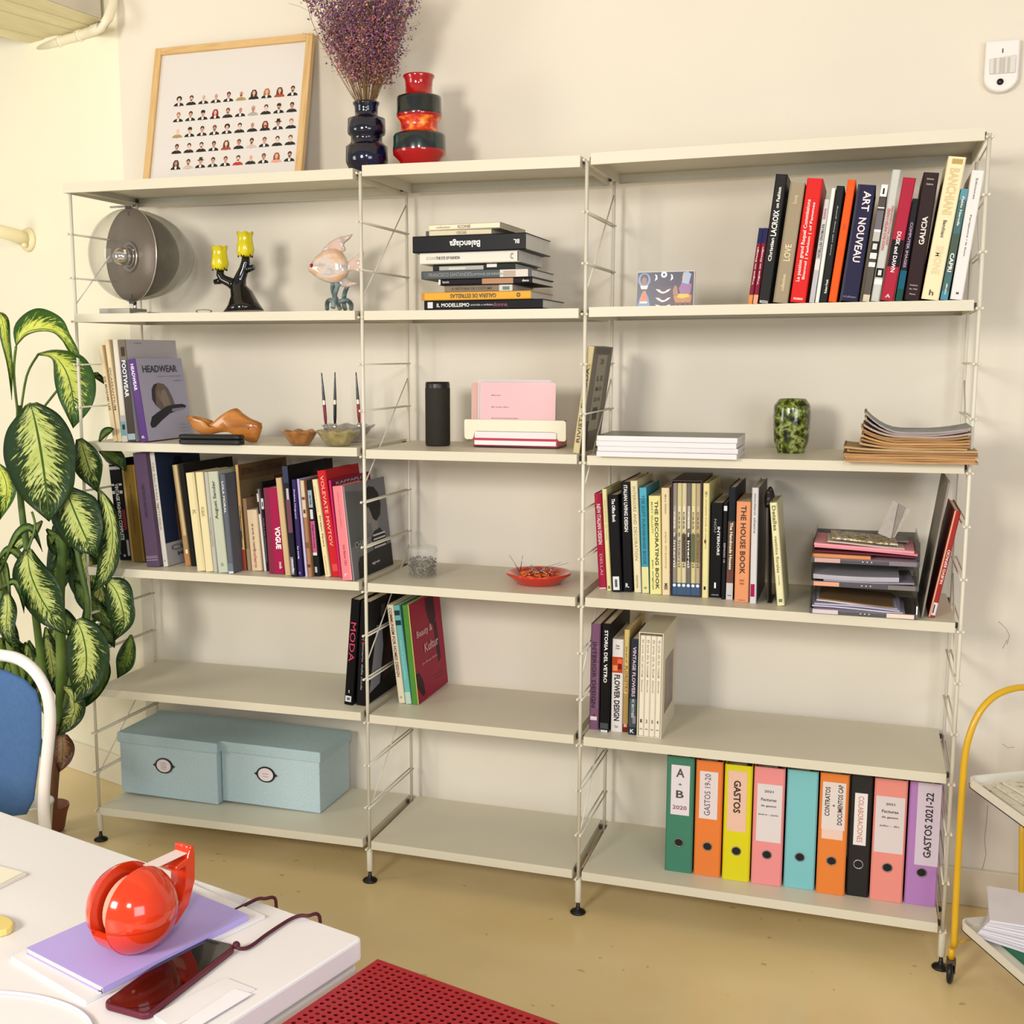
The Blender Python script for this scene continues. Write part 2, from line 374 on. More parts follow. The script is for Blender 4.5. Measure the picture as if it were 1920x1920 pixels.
def deco(root, t, h, d, bands, txt, side, stxt):
    for k, bd in enumerate(bands or ()):
        f0, f1, col = bd[:3]; x0, x1 = (bd[3], bd[4]) if len(bd) > 3 else (0.04, .96)
        y = -.0004-.00008*k; mb = MB()
        mb.add([(x0*t, y, f0*h), (x1*t, y, f0*h), (x1*t, y, f1*h), (x0*t, y, f1*h)], [(0, 1, 2, 3)])
        part('spine_print', mb, M(col, .55, spec=.14), root, fixn=False)
    for tx in txt or ():
        s, pos, ln, hh, col, dr = tx[:6]; xo = tx[6] if len(tx) > 6 else .5; mb = MB()
        if dr in 'du': front_text(mb, s, xo*t, pos*h, ln*h, hh*t, -.0013, dr, 0, tx[7] if len(tx) > 7 else .02)
        else: front_text(mb, s, xo*t, pos*h, hh*t, ln*h, -.0013, dr, 0)
        part('lettering', mb, M(col, .45), root, fixn=False)
    for k, (pts, col) in enumerate(side or ()):
        mb = MB(); mb.add([(t+.0003+k*.00006, a*d, b*h) for a, b in pts], [tuple(range(len(pts)))])
        part('cover_print', mb, M(col, .5, spec=.16), root, fixn=False)
    for s, cu_, cv_, L, H, col in stxt or ():
        mb = MB(); text_into(mb, s, (t+.0022, cu_*d, cv_*h), (0, L*d, 0), (0, 0, H*h), 0, .015)
        part('cover_lettering', mb, M(col, .45), root, fixn=False)
ROW = []
def bk(ml, c, q, label, col, sb=None, d=.24, rough=.36, paper=False, bands=(), txt=(), side=(), stxt=(), pages=None, group=None, name='book', cat='book', extra=None, free=False):
    m, l = ml[0], int(ml[1]); xbl, xbr, yb, xtl, yt = q
    pb, pr, pt = cv(c, xbl, yb), cv(c, xbr, yb), cv(c, xtl, yt)
    z = zs(m, l, .5*(SZ[(m, l)][0]+SZ[(m, l)][1]))
    if sb is None:
        for _ in range(4):
            P0 = onz(pb[0], pb[1], z); z = zs(m, l, P0.x)
        yf = min(max(FY+.003, P0.y), FY+.14)
    else:
        yf = FY+sb; P0 = ony(pb[0], pb[1], yf); z = zs(m, l, P0.x)
    P1 = ony(pr[0], pr[1], yf); Pt = ony(pt[0], pt[1], yf); x0 = ony(pb[0], pb[1], yf).x
    th = math.atan2(Pt.x-x0, Pt.z-z); t = (P1.x-x0)*math.cos(th); h = (Vector((Pt.x, Pt.z))-Vector((x0, z))).length
    sl = abs((SZ[(m, l)][3]-SZ[(m, l)][2])/(SZ[(m, l)][1]-SZ[(m, l)][0]))
    ROW.append(dict(x0=x0, yf=yf, z=z, th=th, t=t, h=h, d=min(d, .012-yf), sl=sl, label=label, col=col, rough=rough, paper=paper, bands=bands, txt=txt,
                    side=side, stxt=stxt, pages=pages, group=group, name=name, cat=cat, extra=extra, free=free))
def flush():
    for i in range(len(ROW)-1):
        a, b = ROW[i], ROW[i+1]
        if a['free'] or b['free']: continue
        if a['th']-b['th'] > math.radians(3.5): a['th'] = b['th']+math.radians(3.5)
        xb = b['x0']-a['x0']; hm = min(a['h']*math.cos(a['th']), b['h']*math.cos(b['th']))
        xt = xb+hm*(math.tan(b['th'])-math.tan(a['th']))
        lim = (min(xb, xt)-.0005)*math.cos(a['th'])
        if a['t'] > lim:
            if lim > .5*a['t']: a['t'] = lim
            else:
                a['t'] *= .72; sh = (a['t']-lim)/math.cos(a['th'])+.0003; b['x0'] += sh; b['t'] = max(.5*b['t'], b['t']-sh*.8)
    for a in ROW:
        t, h, d, th = a['t'], a['h'], a['d'], a['th']
        zz = a['z']+(t*math.sin(th) if th > 0 else 0)+a['sl']*t*.5+.0004
        r = thing(a['name'], a['label'], a['cat'], (a['x0'], a['yf'], zz), (0, th, 0), a['group'])
        if a['extra']: a['extra'](r, t, h, d)
        else: book_geo(r, t, h, d, a['col'], a['rough'], a['paper'], a['pages'])
        deco(r, t, h, d, a['bands'], a['txt'], a['side'], a['stxt'])
    ROW.clear()

W_ = 'ece8e0'; K_ = '1b1719'
# ---- bay C, second shelf: fashion books leaning right
G = 'books on the upper right shelf'
def c2(q, *a, **k): k.setdefault('sb', .012); k['group'] = G; k.setdefault('d', .26); return bk('C2', 'c2', q, *a, **k)
c2((85, 118, 1303, 165, 762), 'thin crimson booklet with navy top, leftmost on the upper right shelf', '7c1f33', d=.17, paper=True, bands=[(.8, 1, '1d2550'), (0, .12, 'd98a4a')], txt=[('Vogue on Design', .5, .5, .45, 'e7c9c4', 'u')])
c2((120, 154, 1303, 198, 762), 'thin crimson booklet with navy top, between its twin and a tall black book', '7c1f33', d=.17, paper=True, bands=[(.8, 1, '1d2550'), (0, .12, 'e0a080')], txt=[('Vogue on Design', .5, .5, .45, 'e7c9c4', 'u')])
c2((158, 240, 1303, 288, 378), 'tall black book with white upright title, fourth from the left end', '1c1b1a', txt=[('Christian', .42, .18, .3, W_, 'u'), ('LACROIX', .625, .2, .5, W_, 'u'), ('on Fashion', .82, .16, .3, W_, 'u'), ('RIZZOLI', .012, .02, .7, W_, 'h')], rough=.25)
c2((266, 372, 1303, 392, 440), 'taupe book with faint gold title beside the tall black book', '9c8d74', bands=[(0.0, 1, '8a7a62', .0, .1)], txt=[('LOVE', .42, .14, .45, 'd9c79c', 'u'), ('love', .86, .07, .3, 'c8b68c', 'u'), ('collection', .17, .14, .25, 'd9c79c', 'u')])
c2((388, 500, 1303, 514, 410), 'thick bright red book with two white title lines', 'd3201c', rough=.25, txt=[('La passion grand Raquel Commissions', .5, .66, .3, 'f2d6cf', 'u', .33), ('Biennal | Fashion | of Femmes', .5, .62, .22, 'f2d6cf', 'u', .66), ('museo', .03, .018, .6, 'f2d6cf', 'h')])
c2((526, 564, 1303, 640, 556), 'thin grey and white booklet right of the thick red book', 'c9c6c6', d=.2, paper=True, bands=[(.0, .32, 'b9b7bd'), (.32, .42, 'd9d6d2')], txt=[('RAYMOND PETTIBON', .6, .32, .55, '26242a', 'd'), ('icons', .86, .1, .55, 'b5385a', 'd')])
c2((568, 596, 1303, 690, 475), 'thin plain white book standing taller than the grey booklet', 'e3e4dc', d=.24)
c2((600, 655, 1303, 726, 460), 'black book with tiny white capitals along the spine', '1f2120', txt=[('Robert Frank', .14, .12, .3, W_, 'u', .6), ('hold still keep going', .62, .42, .18, 'a9aaa6', 'u')])
c2((664, 722, 1303, 806, 415), 'plain bright orange book beside the navy volume', 'ef5a1f', rough=.45, txt=[('EXIT', .62, .05, .3, 'b03c10', 'u')])
c2((748, 878, 1303, 878, 458), 'thick navy book with ART NOUVEAU on the spine', '26233f', txt=[('ART', .86, .17, .42, 'e9d5d8', 'd', .6), ('NOUVEAU', .53, .38, .42, 'e9d5d8', 'd', .55), ('h.f.ullmann', .04, .018, .7, '7a7890', 'h')], bands=[(.0, 1, '3b3b4e', 0, .12)])
c2((908, 960, 1303, 1046, 452), 'book with collage of grey, black and white photos on its spine', '4c4843', bands=[(.0, .06, 'cfc2ac'), (.06, .3, '5a554e'), (.3, .34, 'e7e4de'), (.37, .42, 'e7e4de'), (.42, .52, '2e2a28'), (.45, .5, 'd9d6d2', .2, .8), (.52, .6, 'b9b6b2'), (.6, .62, 'ece9e4'), (.62, .78, '6f6a72'), (.8, .81, 'ece9e4'), (.81, .88, '544d48'), (.9, 1, 'ece9e4'), (.92, .97, '2e2a28', .35, .6)])
c2((970, 1030, 1303, 1128, 345), 'silver white book with a red title block', 'c2c3bd', rough=.3, bands=[(.185, .255, '1c1a1a'), (.2, .24, 'dcdcd6', .3, .7), (.13, .17, 'f0efeb')], txt=[('FASHION SINCE NINETEEN HUNDRED', .55, .32, .35, 'b23a44', 'u', .35), ('GREAT PHOTOGRAPHERS', .58, .3, .25, 'b23a44', 'u', .75)])
c2((1040, 1136, 1303, 1204, 405), 'crimson book with a black middle band and white title', 'a8243c', bands=[(.28, .5, '17181c')], txt=[('DUSK and DAWN', .4, .33, .32, 'f0e4e2', 'd'), ('A', .04, .03, .4, 'e5c9c9', 'h')])
c2((1145, 1195, 1303, 1272, 552), 'short dark book with teal foot and purple title', '1d1f22', d=.2, bands=[(0, .12, '0f4f45'), (.12, .3, '155a72')], txt=[('COMPUTER IMAGES', .55, .44, .4, 'b691b5', 'd')])
c2((1208, 1318, 1303, 1352, 368), 'thick dark brown book with GALICIA in white', '2a1718', rough=.25, txt=[('GALICIA', .55, .22, .36, 'e9dcd2', 'u', .55), ('Dolores', .95, .014, .45, 'b9a9a2', 'h'), ('Galicia', .91, .014, .45, 'b9a9a2', 'h'), ('Fundacion', .12, .012, .5, 'b9a9a2', 'h'), ('Ric. Vidal', .09, .012, .5, 'b9a9a2', 'h'), ('Museo', .05, .012, .4, 'b9a9a2', 'h')])
c2((1332, 1460, 1300, 1530, 258), 'tallest cream book with pale outlined capitals on the spine', 'ecdcb4', rough=.4, bands=[(.95, .985, 'b59c5e', .25, .85)], txt=[('BANCHIANI', .76, .32, .55, 'd0b982', 'd'), ('Banchiani', .5, .12, .2, '40382c', 'd'), ('SIMONE', .28, .2, .45, 'd8c79c', 'd'), ('h', .05, .04, .25, '40382c', 'h')])
c2((1468, 1532, 1298, 1620, 482), 'slim teal book with CAPRI in white', '4b6f70', d=.2, bands=[(0, .08, '4f8ba0'), (.25, .6, '4c5c50'), (.9, 1, '5f93a2')], txt=[('CAPRI', .34, .17, .55, 'f0eee8', 'd'), ('Pablo Neruda', .8, .26, .32, 'e8e6de', 'd'), ('dibujos', .1, .1, .3, 'e8e6de', 'd')])
c2((1540, 1630, 1296, 1700, 352), 'white book with thin grey lettering, last before the right end frame', 'e4dedb', d=.26, rough=.5, txt=[('Perejaume i la llum', .5, .32, .16, '55504e', 'd'), ('Ediciones', .86, .16, .16, '77706e', 'd'), ('M', .05, .02, .2, '35302e', 'h')])

flush()
# ---- bay B, second shelf: flat stack (spines outward, some upside down)
G = 'flat stack of books on the upper middle shelf'
def lay(c, xl, xr, ybot_px, ytop_px, label, col, d, sb, yaw=0, pile=[None], dir='r', txt=(), bands=(), paper=False, rough=.36, blk=page_w, ml='B2'):
    yf = FY+sb; a = ony(*cv(c, xl, ybot_px), yf); b = ony(*cv(c, xr, ybot_px), yf); tp = ony(*cv(c, .5*(xl+xr), ytop_px), yf)
    bt = ony(*cv(c, .5*(xl+xr), ybot_px), yf)
    t = tp.z-bt.z; L = b.x-a.x
    if pile[0] is None: pile[0] = zs('B', 2, a.x)+.001
    z0 = pile[0]; pile[0] = z0+t+.0004
    r = thing('book', label, 'book', (a.x, yf, z0), (0, 0, yaw), G)
    b_ = .002 if not paper else .0007; c_ = min(.0025, t*.2); b_ = min(b_, t*.2)
    mb = MB(); mb.prism([(d, 0), (c_, 0), (0, c_), (0, t-c_), (c_, t), (d, t), (d, t-b_), (b_, t-b_), (b_, b_), (d, b_)], 0, L, axis='x')
    part('cover', mb, M(col, rough+.14, spec=.14, name='book_cover'), r)
    i = 0 if paper else .003
    mb = MB(); mb.box((max(i, .0005), b_, b_), (L-max(i, .0005), d-max(i, .0005), t-b_)); part('pages', mb, blk, r)
    for k, (f0, f1, cc, *v) in enumerate(bands):
        v0, v1 = v if v else (.06, .94); mb = MB()
        y = -.0004-.00006*k; mb.add([(f0*L, y, v0*t), (f1*L, y, v0*t), (f1*L, y, v1*t), (f0*L, y, v1*t)], [(0, 1, 2, 3)])
        part('spine_print', mb, M(cc, .4), r, fixn=False)
    for s, pos, ln, hh, cc, dr in txt:
        mb = MB(); front_text(mb, s, pos*L, .5*t, ln*L, hh*t, -.0012, dr)
        part('lettering', mb, M(cc, .45), r, fixn=False)
    return r
lay('b2', 500, 1320, 1110, 1044, 'black book with IL MODELLISMO in white, bottom of the flat stack', '17151a', .25, .03, txt=[('IL MODELLISMO', .25, .28, .4, 'e8e4e0', 'h'), ('sartoriale e confezione', .5, .2, .22, 'a9a4a6', 'h'), ('donna', .65, .12, .4, '7a3050', 'h')], bands=[(.03, .075, 'cfcfd2', .2, .85)])
lay('b2', 480, 1238, 1044, 988, 'amber yellow book upside down with GALERIA DE ESTRELLAS, second from bottom of the stack', 'dba23a', .25, .025, txt=[('GALERIA DE ESTRELLAS', .48, .42, .52, '3a2b12', 'r'), ('o', .89, .035, .55, '2a1e10', 'r')], bands=[(0, .03, 'b07a2a')])
lay('b2', 640, 1115, 986, 938, 'smaller tan book with a photo square, third from bottom of the stack', '8d7a66', .22, .045, txt=[('A HISTORIA DE COSTUME', .4, .6, .4, '4a3d30', 'h')], bands=[(.8, .99, 'c9c6bf'), (.85, .95, '4a6a58', .2, .7)])
lay('b2', 600, 1248, 938, 896, 'slim black book with an orange patch, fourth from bottom of the stack', '1a171a', .23, .03, txt=[('lanvin', .08, .07, .4, 'b9b4b2', 'h'), ('deco', .93, .07, .4, 'e5e0dc', 'h')], bands=[(0, .02, 'e5e0d8'), (.47, .8, 'a06c3a')])
lay('b2', 480, 1242, 903, 846, 'grey book with white photo at its right end, middle of the stack', '565a5c', .25, .025, txt=[('FRANCISCO SANTANDER', .27, .4, .45, '7c8184', 'h'), ('GLAMOUR DE ESPAÑA', .6, .3, .35, '8a8f92', 'h')], bands=[(0, .025, '2a2c2e'), (.72, .97, 'c9bfb2'), (.75, .86, 'a58f7c', .1, .8)])
lay('b2', 560, 1130, 846, 800, 'thin dark book with a pale photographic spine, under the white book', '2a2a28', .24, .045, bands=[(.08, .62, 'a9a99c', .1, .7), (.2, .4, 'd0cfc0', .2, .5), (.66, .78, 'dedad4', .4, .9)])
lay('b2', 470, 1155, 800, 722, 'white book with small black title, third from the top of the stack', 'ddd8cc', .26, .02, txt=[('ICONS', .12, .1, .28, 'b3aca0', 'h'), ('THE EYE OF FASHION', .29, .24, .28, '2a2624', 'h'), ('c', .93, .03, .55, '8a8680', 'h')], bands=[(.985, 1, '1d1c1e')])
lay('b2', 420, 1203, 728, 612, 'thick black book upside down in the stack with a white Balenciaga title', '161518', .27, .01, txt=[('Balenciaga', .47, .27, .52, 'e8e5e2', 'r'), ('BL', .92, .05, .25, 'e8e5e2', 'r')], rough=.25)
lay('b2', 512, 962, 612, 572, 'cream paperback lying crooked just above the thick black book', 'dccfae', .24, .03, yaw=.02, paper=True, txt=[('OSCAR', .55, .15, .5, '8a7a60', 'h')], bands=[(0, .05, '2a2622')], blk=page_m)
lay('b2', 535, 1028, 572, 530, 'cream paperback topping the stack of flat books', 'e6dcc0', .24, .035, yaw=-.03, paper=True, txt=[('collection', .2, .2, .35, 'a08f78', 'h'), ('ICONE', .5, .18, .5, '7a6a58', 'h')], blk=page_m)

# ---- bay A, third shelf
G = 'books on the left middle shelf'
def a3(q, *a, **k): k['group'] = G; k.setdefault('sb', .035); return bk('A3', 'a3', q, *a, **k)
a3((440, 478, 1085, 303, 232), 'narrow cream book at the left end beside the plant', 'd8c39c', d=.2, txt=[('DE MASAMI LEE', .5, .35, .45, '6b543a', 'd')])
a3((482, 520, 1085, 362, 182), 'cream book with brown capitals, second from the left end', 'dbc7a0', d=.24, txt=[('OCASSANTIUM', .52, .42, .5, '7a5f40', 'd')])
a3((524, 572, 1085, 432, 180), 'white book with a blue foot on its spine beside the footwear book', 'd6cfc2', d=.24, bands=[(0, .06, 'c9c9c4'), (.06, .2, '6f9fae'), (.12, .17, '3a3438', .3, .8), (.2, .26, 'b0a8a8')])
a3((578, 662, 1086, 507, 181), 'grey book with FOOTWEAR in white on the spine', '4a4a56', d=.29, bands=[(0, .5, '4b443e'), (.02, .08, '9fb4be'), (.8, 1, '7a6d5e'), (.84, .93, '46382e', .3, .8)], txt=[('FOOTWEAR', .62, .36, .5, 'eeeae6', 'd')], side=[([(0, 0), (1, 0), (1, 1), (0, 1)], 'b9b4ba')], stxt=[('catalogue', .22, .965, .15, .01, '6a6470')])
hat = [(.28, .42), (.22, .5), (.24, .62), (.3, .68), (.4, .7), (.52, .68), (.6, .62), (.67, .5), (.7, .4), (.55, .36), (.4, .35)]
brim = [(.1, .2), (.16, .29), (.3, .34), (.5, .4), (.68, .42), (.86, .42), (.95, .395), (.9, .36), (.75, .34), (.55, .31), (.35, .23), (.2, .16), (.12, .155)]
a3((690, 757, 1090, 572, 358), 'lilac book with HEADWEAR and a hat on its cover, rightmost of the leaning row', '5b3d7c', d=.27, rough=.3,
   txt=[('HEADWEAR', .78, .32, .42, 'ece6f0', 'd'), ('vol', .06, .03, .5, 'ece6f0', 'd')],
   side=[([(0.01, 0), (1, 0), (1, 1), (.01, 1)], 'aba9bf'), (hat, '6f625c'), ([(.28, .42), (.22, .5), (.24, .62), (.3, .68), (.38, .69), (.31, .6), (.3, .5)], '37343c'), ([(.45, .4), (.4, .5), (.44, .6), (.52, .62), (.58, .5), (.6, .42)], '8f7f74'), ([(.34,.55),(.38,.62),(.42,.56),(.4,.45)], '8a7360'), (brim, '2b2a33'), ([(.62, .37), (.9, .375), (.86, .345), (.7, .33), (.6, .335)], '8b8aa2')],
   stxt=[('HEADWEAR', .48, .87, .74, .085, '23222c'), ('The Glamour of the bold headpiece', .66, .775, .55, .012, '55536a'), ('edition', .84, .72, .2, .012, '55536a'), ('The great', .82, .16, .2, .01, '70708a'), ('collection', .82, .12, .2, .01, '70708a'), ('of hats', .82, .08, .2, .01, '70708a')])
flush()
# ---- bay A, fourth shelf (left half)
G = 'books on the long left shelf'
def a4(q, *a, **k): k['group'] = G; return bk('A4', 'a4', q, *a, **k)
def a4r(q, *a, **k): k['group'] = G; return bk('A4', 'a4r', q, *a, **k)
full = [(0, 0), (1, 0), (1, 1), (0, 1)]
a4((285, 425, 1412, 140, 208), 'black book striped white and red with VINTAGE FASHION COMPLETE, beside the plant', '161418', d=.24,
   bands=[(.9, .93, 'c9c4c0'), (.95, .97, 'c9c4c0'), (.74, .76, 'd9d4d0', .05, .3), (.74, .76, 'd9d4d0', .7, .95), (.66, .69, 'd9d4d0', .05, .3), (.66, .69, 'd9d4d0', .7, .95), (.3, .5, '7b2a2c', .72, .98), (.06, .3, '9a9490', .02, .2), (.04, .2, 'a8a29c', .78, .98)],
   txt=[('VINTAGE FASHION COMPLETE', .48, .56, .3, 'e6e2de', 'd'), ('O', .045, .025, .2, 'e6e2de', 'h')])
a4((432, 588, 1432, 303, 278), 'old gold mottled book left of the fat purple volume', '7c6228', rough=.5, d=.2, bands=[(0, 1, 'a58a5c', .0, .16), (0, 1, '9a7a3a', .88, 1)], txt=[('moda y costumbre', .55, .5, .22, '5c4718', 'd')])
a4((610, 762, 1492, 436, 128), 'fat purple book with thin rules at its foot', '5d4a62', d=.26, rough=.42, bands=[(.075, .08, 'b3a5bb'), (.055, .06, 'b3a5bb'), (.09, .093, 'b3a5bb')], txt=[('VESTIDOS HISTORIA', .58, .3, .22, '3c2c42', 'd')])
fig = [(.3, .2), (.85, .2), (.78, .5), (.72, .68), (.6, .76), (.42, .72), (.3, .5)]
a4((806, 868, 1488, 636, 122), 'white-spined book with a woman in a brown gown on its blue cover', 'd8d2c8', d=.27, txt=[('YES SALAYAN IMITHESIA', .62, .6, .42, 'a79f86', 'd'), ('o', .05, .015, .3, '8a8478', 'h')],
   side=[(full, '28324a'), (fig, '7a5546'), ([(.45, .2), (.62, .2), (.6, .6), (.5, .68)], '9a5f48'), ([(.36, .76), (.58, .77), (.6, .87), (.5, .92), (.38, .88)], 'b98a7c'), ([(.36, .86), (.6, .87), (.56, .94), (.42, .94)], '17141a'), ([(0, 0), (1, 0), (1, .2), (0, .2)], 'b5b1b3')],
   stxt=[('CHINE', .5, .15, .8, .05, '6f6a6c'), ('MODE', .5, .09, .55, .035, '6f6a6c')])
a4((1075, 1138, 1478, 908, 272), 'slim wooden-toned book with a pale fore stripe beside the woman cover', 'a88a5e', d=.22, bands=[(0, .16, 'b77f4c'), (.3, 1, 'cdb98c', .4, .95), (.12, .16, 'e9e2d2', .4, .8)])
a4((1144, 1205, 1484, 988, 262), 'large black plain book behind the cream pair', '1c1b19', d=.33, side=[(full, '26221f')])
a4((1212, 1310, 1502, 1072, 366), 'cream book with faint monogram, left one of a pair', 'dccfa2', d=.2, txt=[('K', .6, .05, .4, 'a79970', 'd')], sb=.028, bands=[(0, 1, 'c9b988', .8, .84)])
a4((1314, 1405, 1504, 1188, 358), 'cream book with faint monogram, right one of a pair', 'ddd0a4', d=.2, txt=[('K&K', .6, .1, .4, 'a79970', 'd')], sb=.028)
a4((1409, 1458, 1506, 1292, 356), 'thin pale grey book between the cream pair and the August Sander volume', 'b2b0a8', d=.2, sb=.028, txt=[('fotografia', .4, .3, .3, '8a8880', 'd')])
a4((1466, 1585, 1518, 1338, 352), 'pale green grey book reading August Sander', 'b9bda9', d=.22, txt=[('August Sander', .72, .38, .4, '4a4c44', 'u'), ('S', .08, .03, .3, '7c8072', 'h')], sb=.022)
a4((1592, 1676, 1530, 1480, 385), 'slate grey book with white capitals, foot in silver', '5e626c', d=.23, txt=[('LOLA MORAL', .77, .32, .4, 'dedee0', 'd')], bands=[(0, .1, '6a7684'), (0, .02, 'cfd2d4')], sb=.02)
per = [(.2, .35), (.26, .35), (.28, .6), (.25, .7), (.2, .68), (.17, .5)]
a4r((235, 312, 1275, 150, 222), 'book with STORIA DEL COSTUME on a brown cover and a red spine foot', 'd2ab6e', d=.33, bands=[(0, .2, 'a83a28'), (0, .2, '7a2a20', .0, .35), (.5, 1, 'caa06a', .1, .9), (.22, .38, '4a4438', .05, .4), (.3, .62, '3f3a30', .4, .6)], txt=[('figurini', .45, .25, .4, '3f3a30', 'd')],
   side=[(full, '6d5435'), ([(0, .6), (1, .6), (1, .85), (0, .85)], '7d6a4a'), (per, '1d1a1a'), ([(p[0]+.24, p[1]) for p in per], '3a241c'), ([(p[0]+.48, p[1]) for p in per], '241a1c'), ([(.7, .55), (1, .55), (1, .84), (.7, .84)], '5a2218')],
   stxt=[('STORIA DEL COSTUME', .47, .93, .86, .06, '4f2218')])
a4r((322, 378, 1275, 262, 560), 'short plain brown book', '94785a', d=.18, bands=[(0, .3, 'a08a6c')])
a4r((384, 502, 1282, 330, 675), 'short cream book with reddish handwriting, shortest on the long shelf', 'dcc7a4', d=.17, paper=True, txt=[('el arte de vestir', .55, .45, .2, '8a5a4a', 'd'), ('bolero', .2, .3, .3, 'c0685a', 'd')])
a4r((508, 530, 1284, 425, 470), 'very thin white and black booklet', 'e3dfdc', d=.2, paper=True, bands=[(.7, 1, '28242a', .1, .9), (.85, .95, 'e8d9d6', .2, .8)])
a4r((534, 560, 1286, 460, 398), 'thin black book with a small white label, left of the magenta one', '17161a', d=.21, bands=[(.7, .82, 'dad8d8'), (.73, .78, '3a383c', .3, .7)], txt=[('moda y arte contemporaneo', .35, .5, .3, 'a6a3a6', 'd')])
a4r((562, 714, 1312, 500, 455), 'magenta paperback wrapped in plastic with a white title', '9c1f48', d=.22, rough=.22, bands=[(0, 1, '7b2c42', 0, .35)], txt=[('VOGUE', .42, .26, .36, 'f0ecee', 'd', .75, .04), ('moda', .1, .08, .2, 'e9c9d2', 'd', .8)])
a4r((718, 776, 1330, 620, 356), 'tan card-bound book standing right of the magenta paperback', 'c7ab80', d=.2, rough=.6)
a4r((780, 842, 1342, 684, 238), 'tall black and blue book with dark collage spine', '20202e', d=.32, bands=[(.85, 1, '343c52'), (.4, .7, '6a4250', .2, .95), (.7, .8, 'b9b0b6', .4, .8), (.02, .18, '8a8a90', .1, .6)], side=[(full, '121114'), ([(.45, .7), (.75, .7), (.8, .86), (.6, .93), (.42, .86)], '3c3326'), ([(.55, .78), (.66, .78), (.64, .86)], '6e2a22')], txt=[('moda', .1, .12, .4, 'dedada', 'd')])
a4r((848, 916, 1342, 778, 372), 'dark violet book with small white title', '34285c', d=.22, txt=[('Dubhe Mugnani', .75, .3, .36, 'cfc8de', 'd'), ('La moda', .25, .13, .32, 'e6e2ee', 'd'), ('m', .04, .02, .3, 'b0a8c8', 'h')])
a4r((920, 944, 1342, 832, 366), 'thin lilac booklet between the violet and brown books', 'bdb4d4', d=.2, paper=True)
a4r((948, 1005, 1344, 866, 380), 'book with brown and cream draped-cloth spine', 'a27654', d=.22, bands=[(.62, 1, 'cbb99c'), (.66, .7, '5c4030', .2, .8), (.8, .83, '6a4c38', .1, .9), (.3, .36, '7a5034', .1, .9), (.1, .13, '5c3c28', .1, .9)])
a4r((1012, 1108, 1338, 928, 382), 'black book with pale blue, white and pink spine panels', '1a1c1e', d=.22, bands=[(.72, .9, '9fb3bd', .1, .8), (.6, .7, 'dcdcdc', .2, .7), (.25, .58, 'c05a86', .1, .85), (.22, .25, 'e3dcdc', .1, .8), (.04, .1, 'b9bcc0', .2, .6)], txt=[('figurines', .42, .25, .3, '4a1c34', 'd'), ('arte', .8, .1, .35, '47525a', 'd')])
a4r((1118, 1182, 1344, 984, 372), 'cream book with italic title left of the red volume', 'e4d3a4', d=.23, txt=[('Dream Flyers', .47, .32, .32, '4d4232', 'd', .6), ('textile printing', .8, .26, .14, '9a8a64', 'd', .4), ('edition', .12, .2, .14, '9a8a64', 'd')])
a4r((1188, 1278, 1344, 1034, 285), 'bright red book with tall engraved capitals', 'c2232b', d=.25, rough=.28, txt=[('VOLEVATE MWTOV', .62, .66, .38, 'f0c0ac', 'd', .5, .0)], bands=[(.05, .12, 'd44a4a', .2, .8)])
a4r((1262, 1286, 1350, 1150, 380), 'magenta book with dotted capitals along its top edge', 'c52a6a', d=.3, side=[(full, '8a1c46')], stxt=[('KAPPAPLOS', .5, .96, .8, .03, 'ddd0d4')], sb=.045)
a4r((1290, 1395, 1376, 1188, 440), 'salmon pink book at the right end of the long shelf row', 'e77f86', d=.2, rough=.45, sb=.006, bands=[(0, 1, 'f0a0a0', .9, 1)], txt=[('me llamo LILI', .27, .22, .22, '8e4450', 'd', .55), ('collana di moda italiana', .75, .38, .1, 'b25a66', 'd'), ('r', .06, .03, .4, 'f2c2be', 'h')])
hair = [(.56, .66), (.6, .58), (.68, .54), (.8, .6), (.84, .72), (.8, .84), (.7, .92), (.54, .93), (.44, .86), (.4, .78), (.5, .76)]
face = [(.43, .8), (.42, .72), (.38, .67), (.43, .64), (.43, .59), (.47, .54), (.54, .54), (.56, .44), (.72, .44), (.7, .6), (.64, .76), (.54, .82)]
torso = [(.5, .36), (.6, .44), (.75, .46), (.88, .36), (.9, .22), (.55, .22)]
st = [(([(.56+.0*i, .25+.045*i), (.88, .25+.045*i), (.86, .268+.045*i), (.56, .268+.045*i)]), 'd8d6d8') for i in range(4)]
a4r((1398, 1412, 1370, 1292, 440), 'black and white photo book with a profile portrait and striped top on its cover', '8e8f94', d=.31, sb=.008,
    side=[(full, '77777b'), ([(0, .35), (.4, .35), (.42, .9), (0, .95)], '5e6062'), (face, '8f8a88'), (hair, '131214'), ([(.4,.74),(.56,.7),(.7,.78),(.78,.86),(.6,.94),(.44,.9)], '1d1b1e'), (torso, '232224')]+st+[([(.12, 0), (1, 0), (1, .25), (.5, .24), (.18, .22), (.13, .16)], '27282a')],
    stxt=[('CHANEL', .3, .36, .44, .07, 'a9a7aa'), ('la vie', .28, .3, .3, .025, '9a989c'), ('agnes', .55, .1, .2, .03, 'dcdcdc')])
flush()
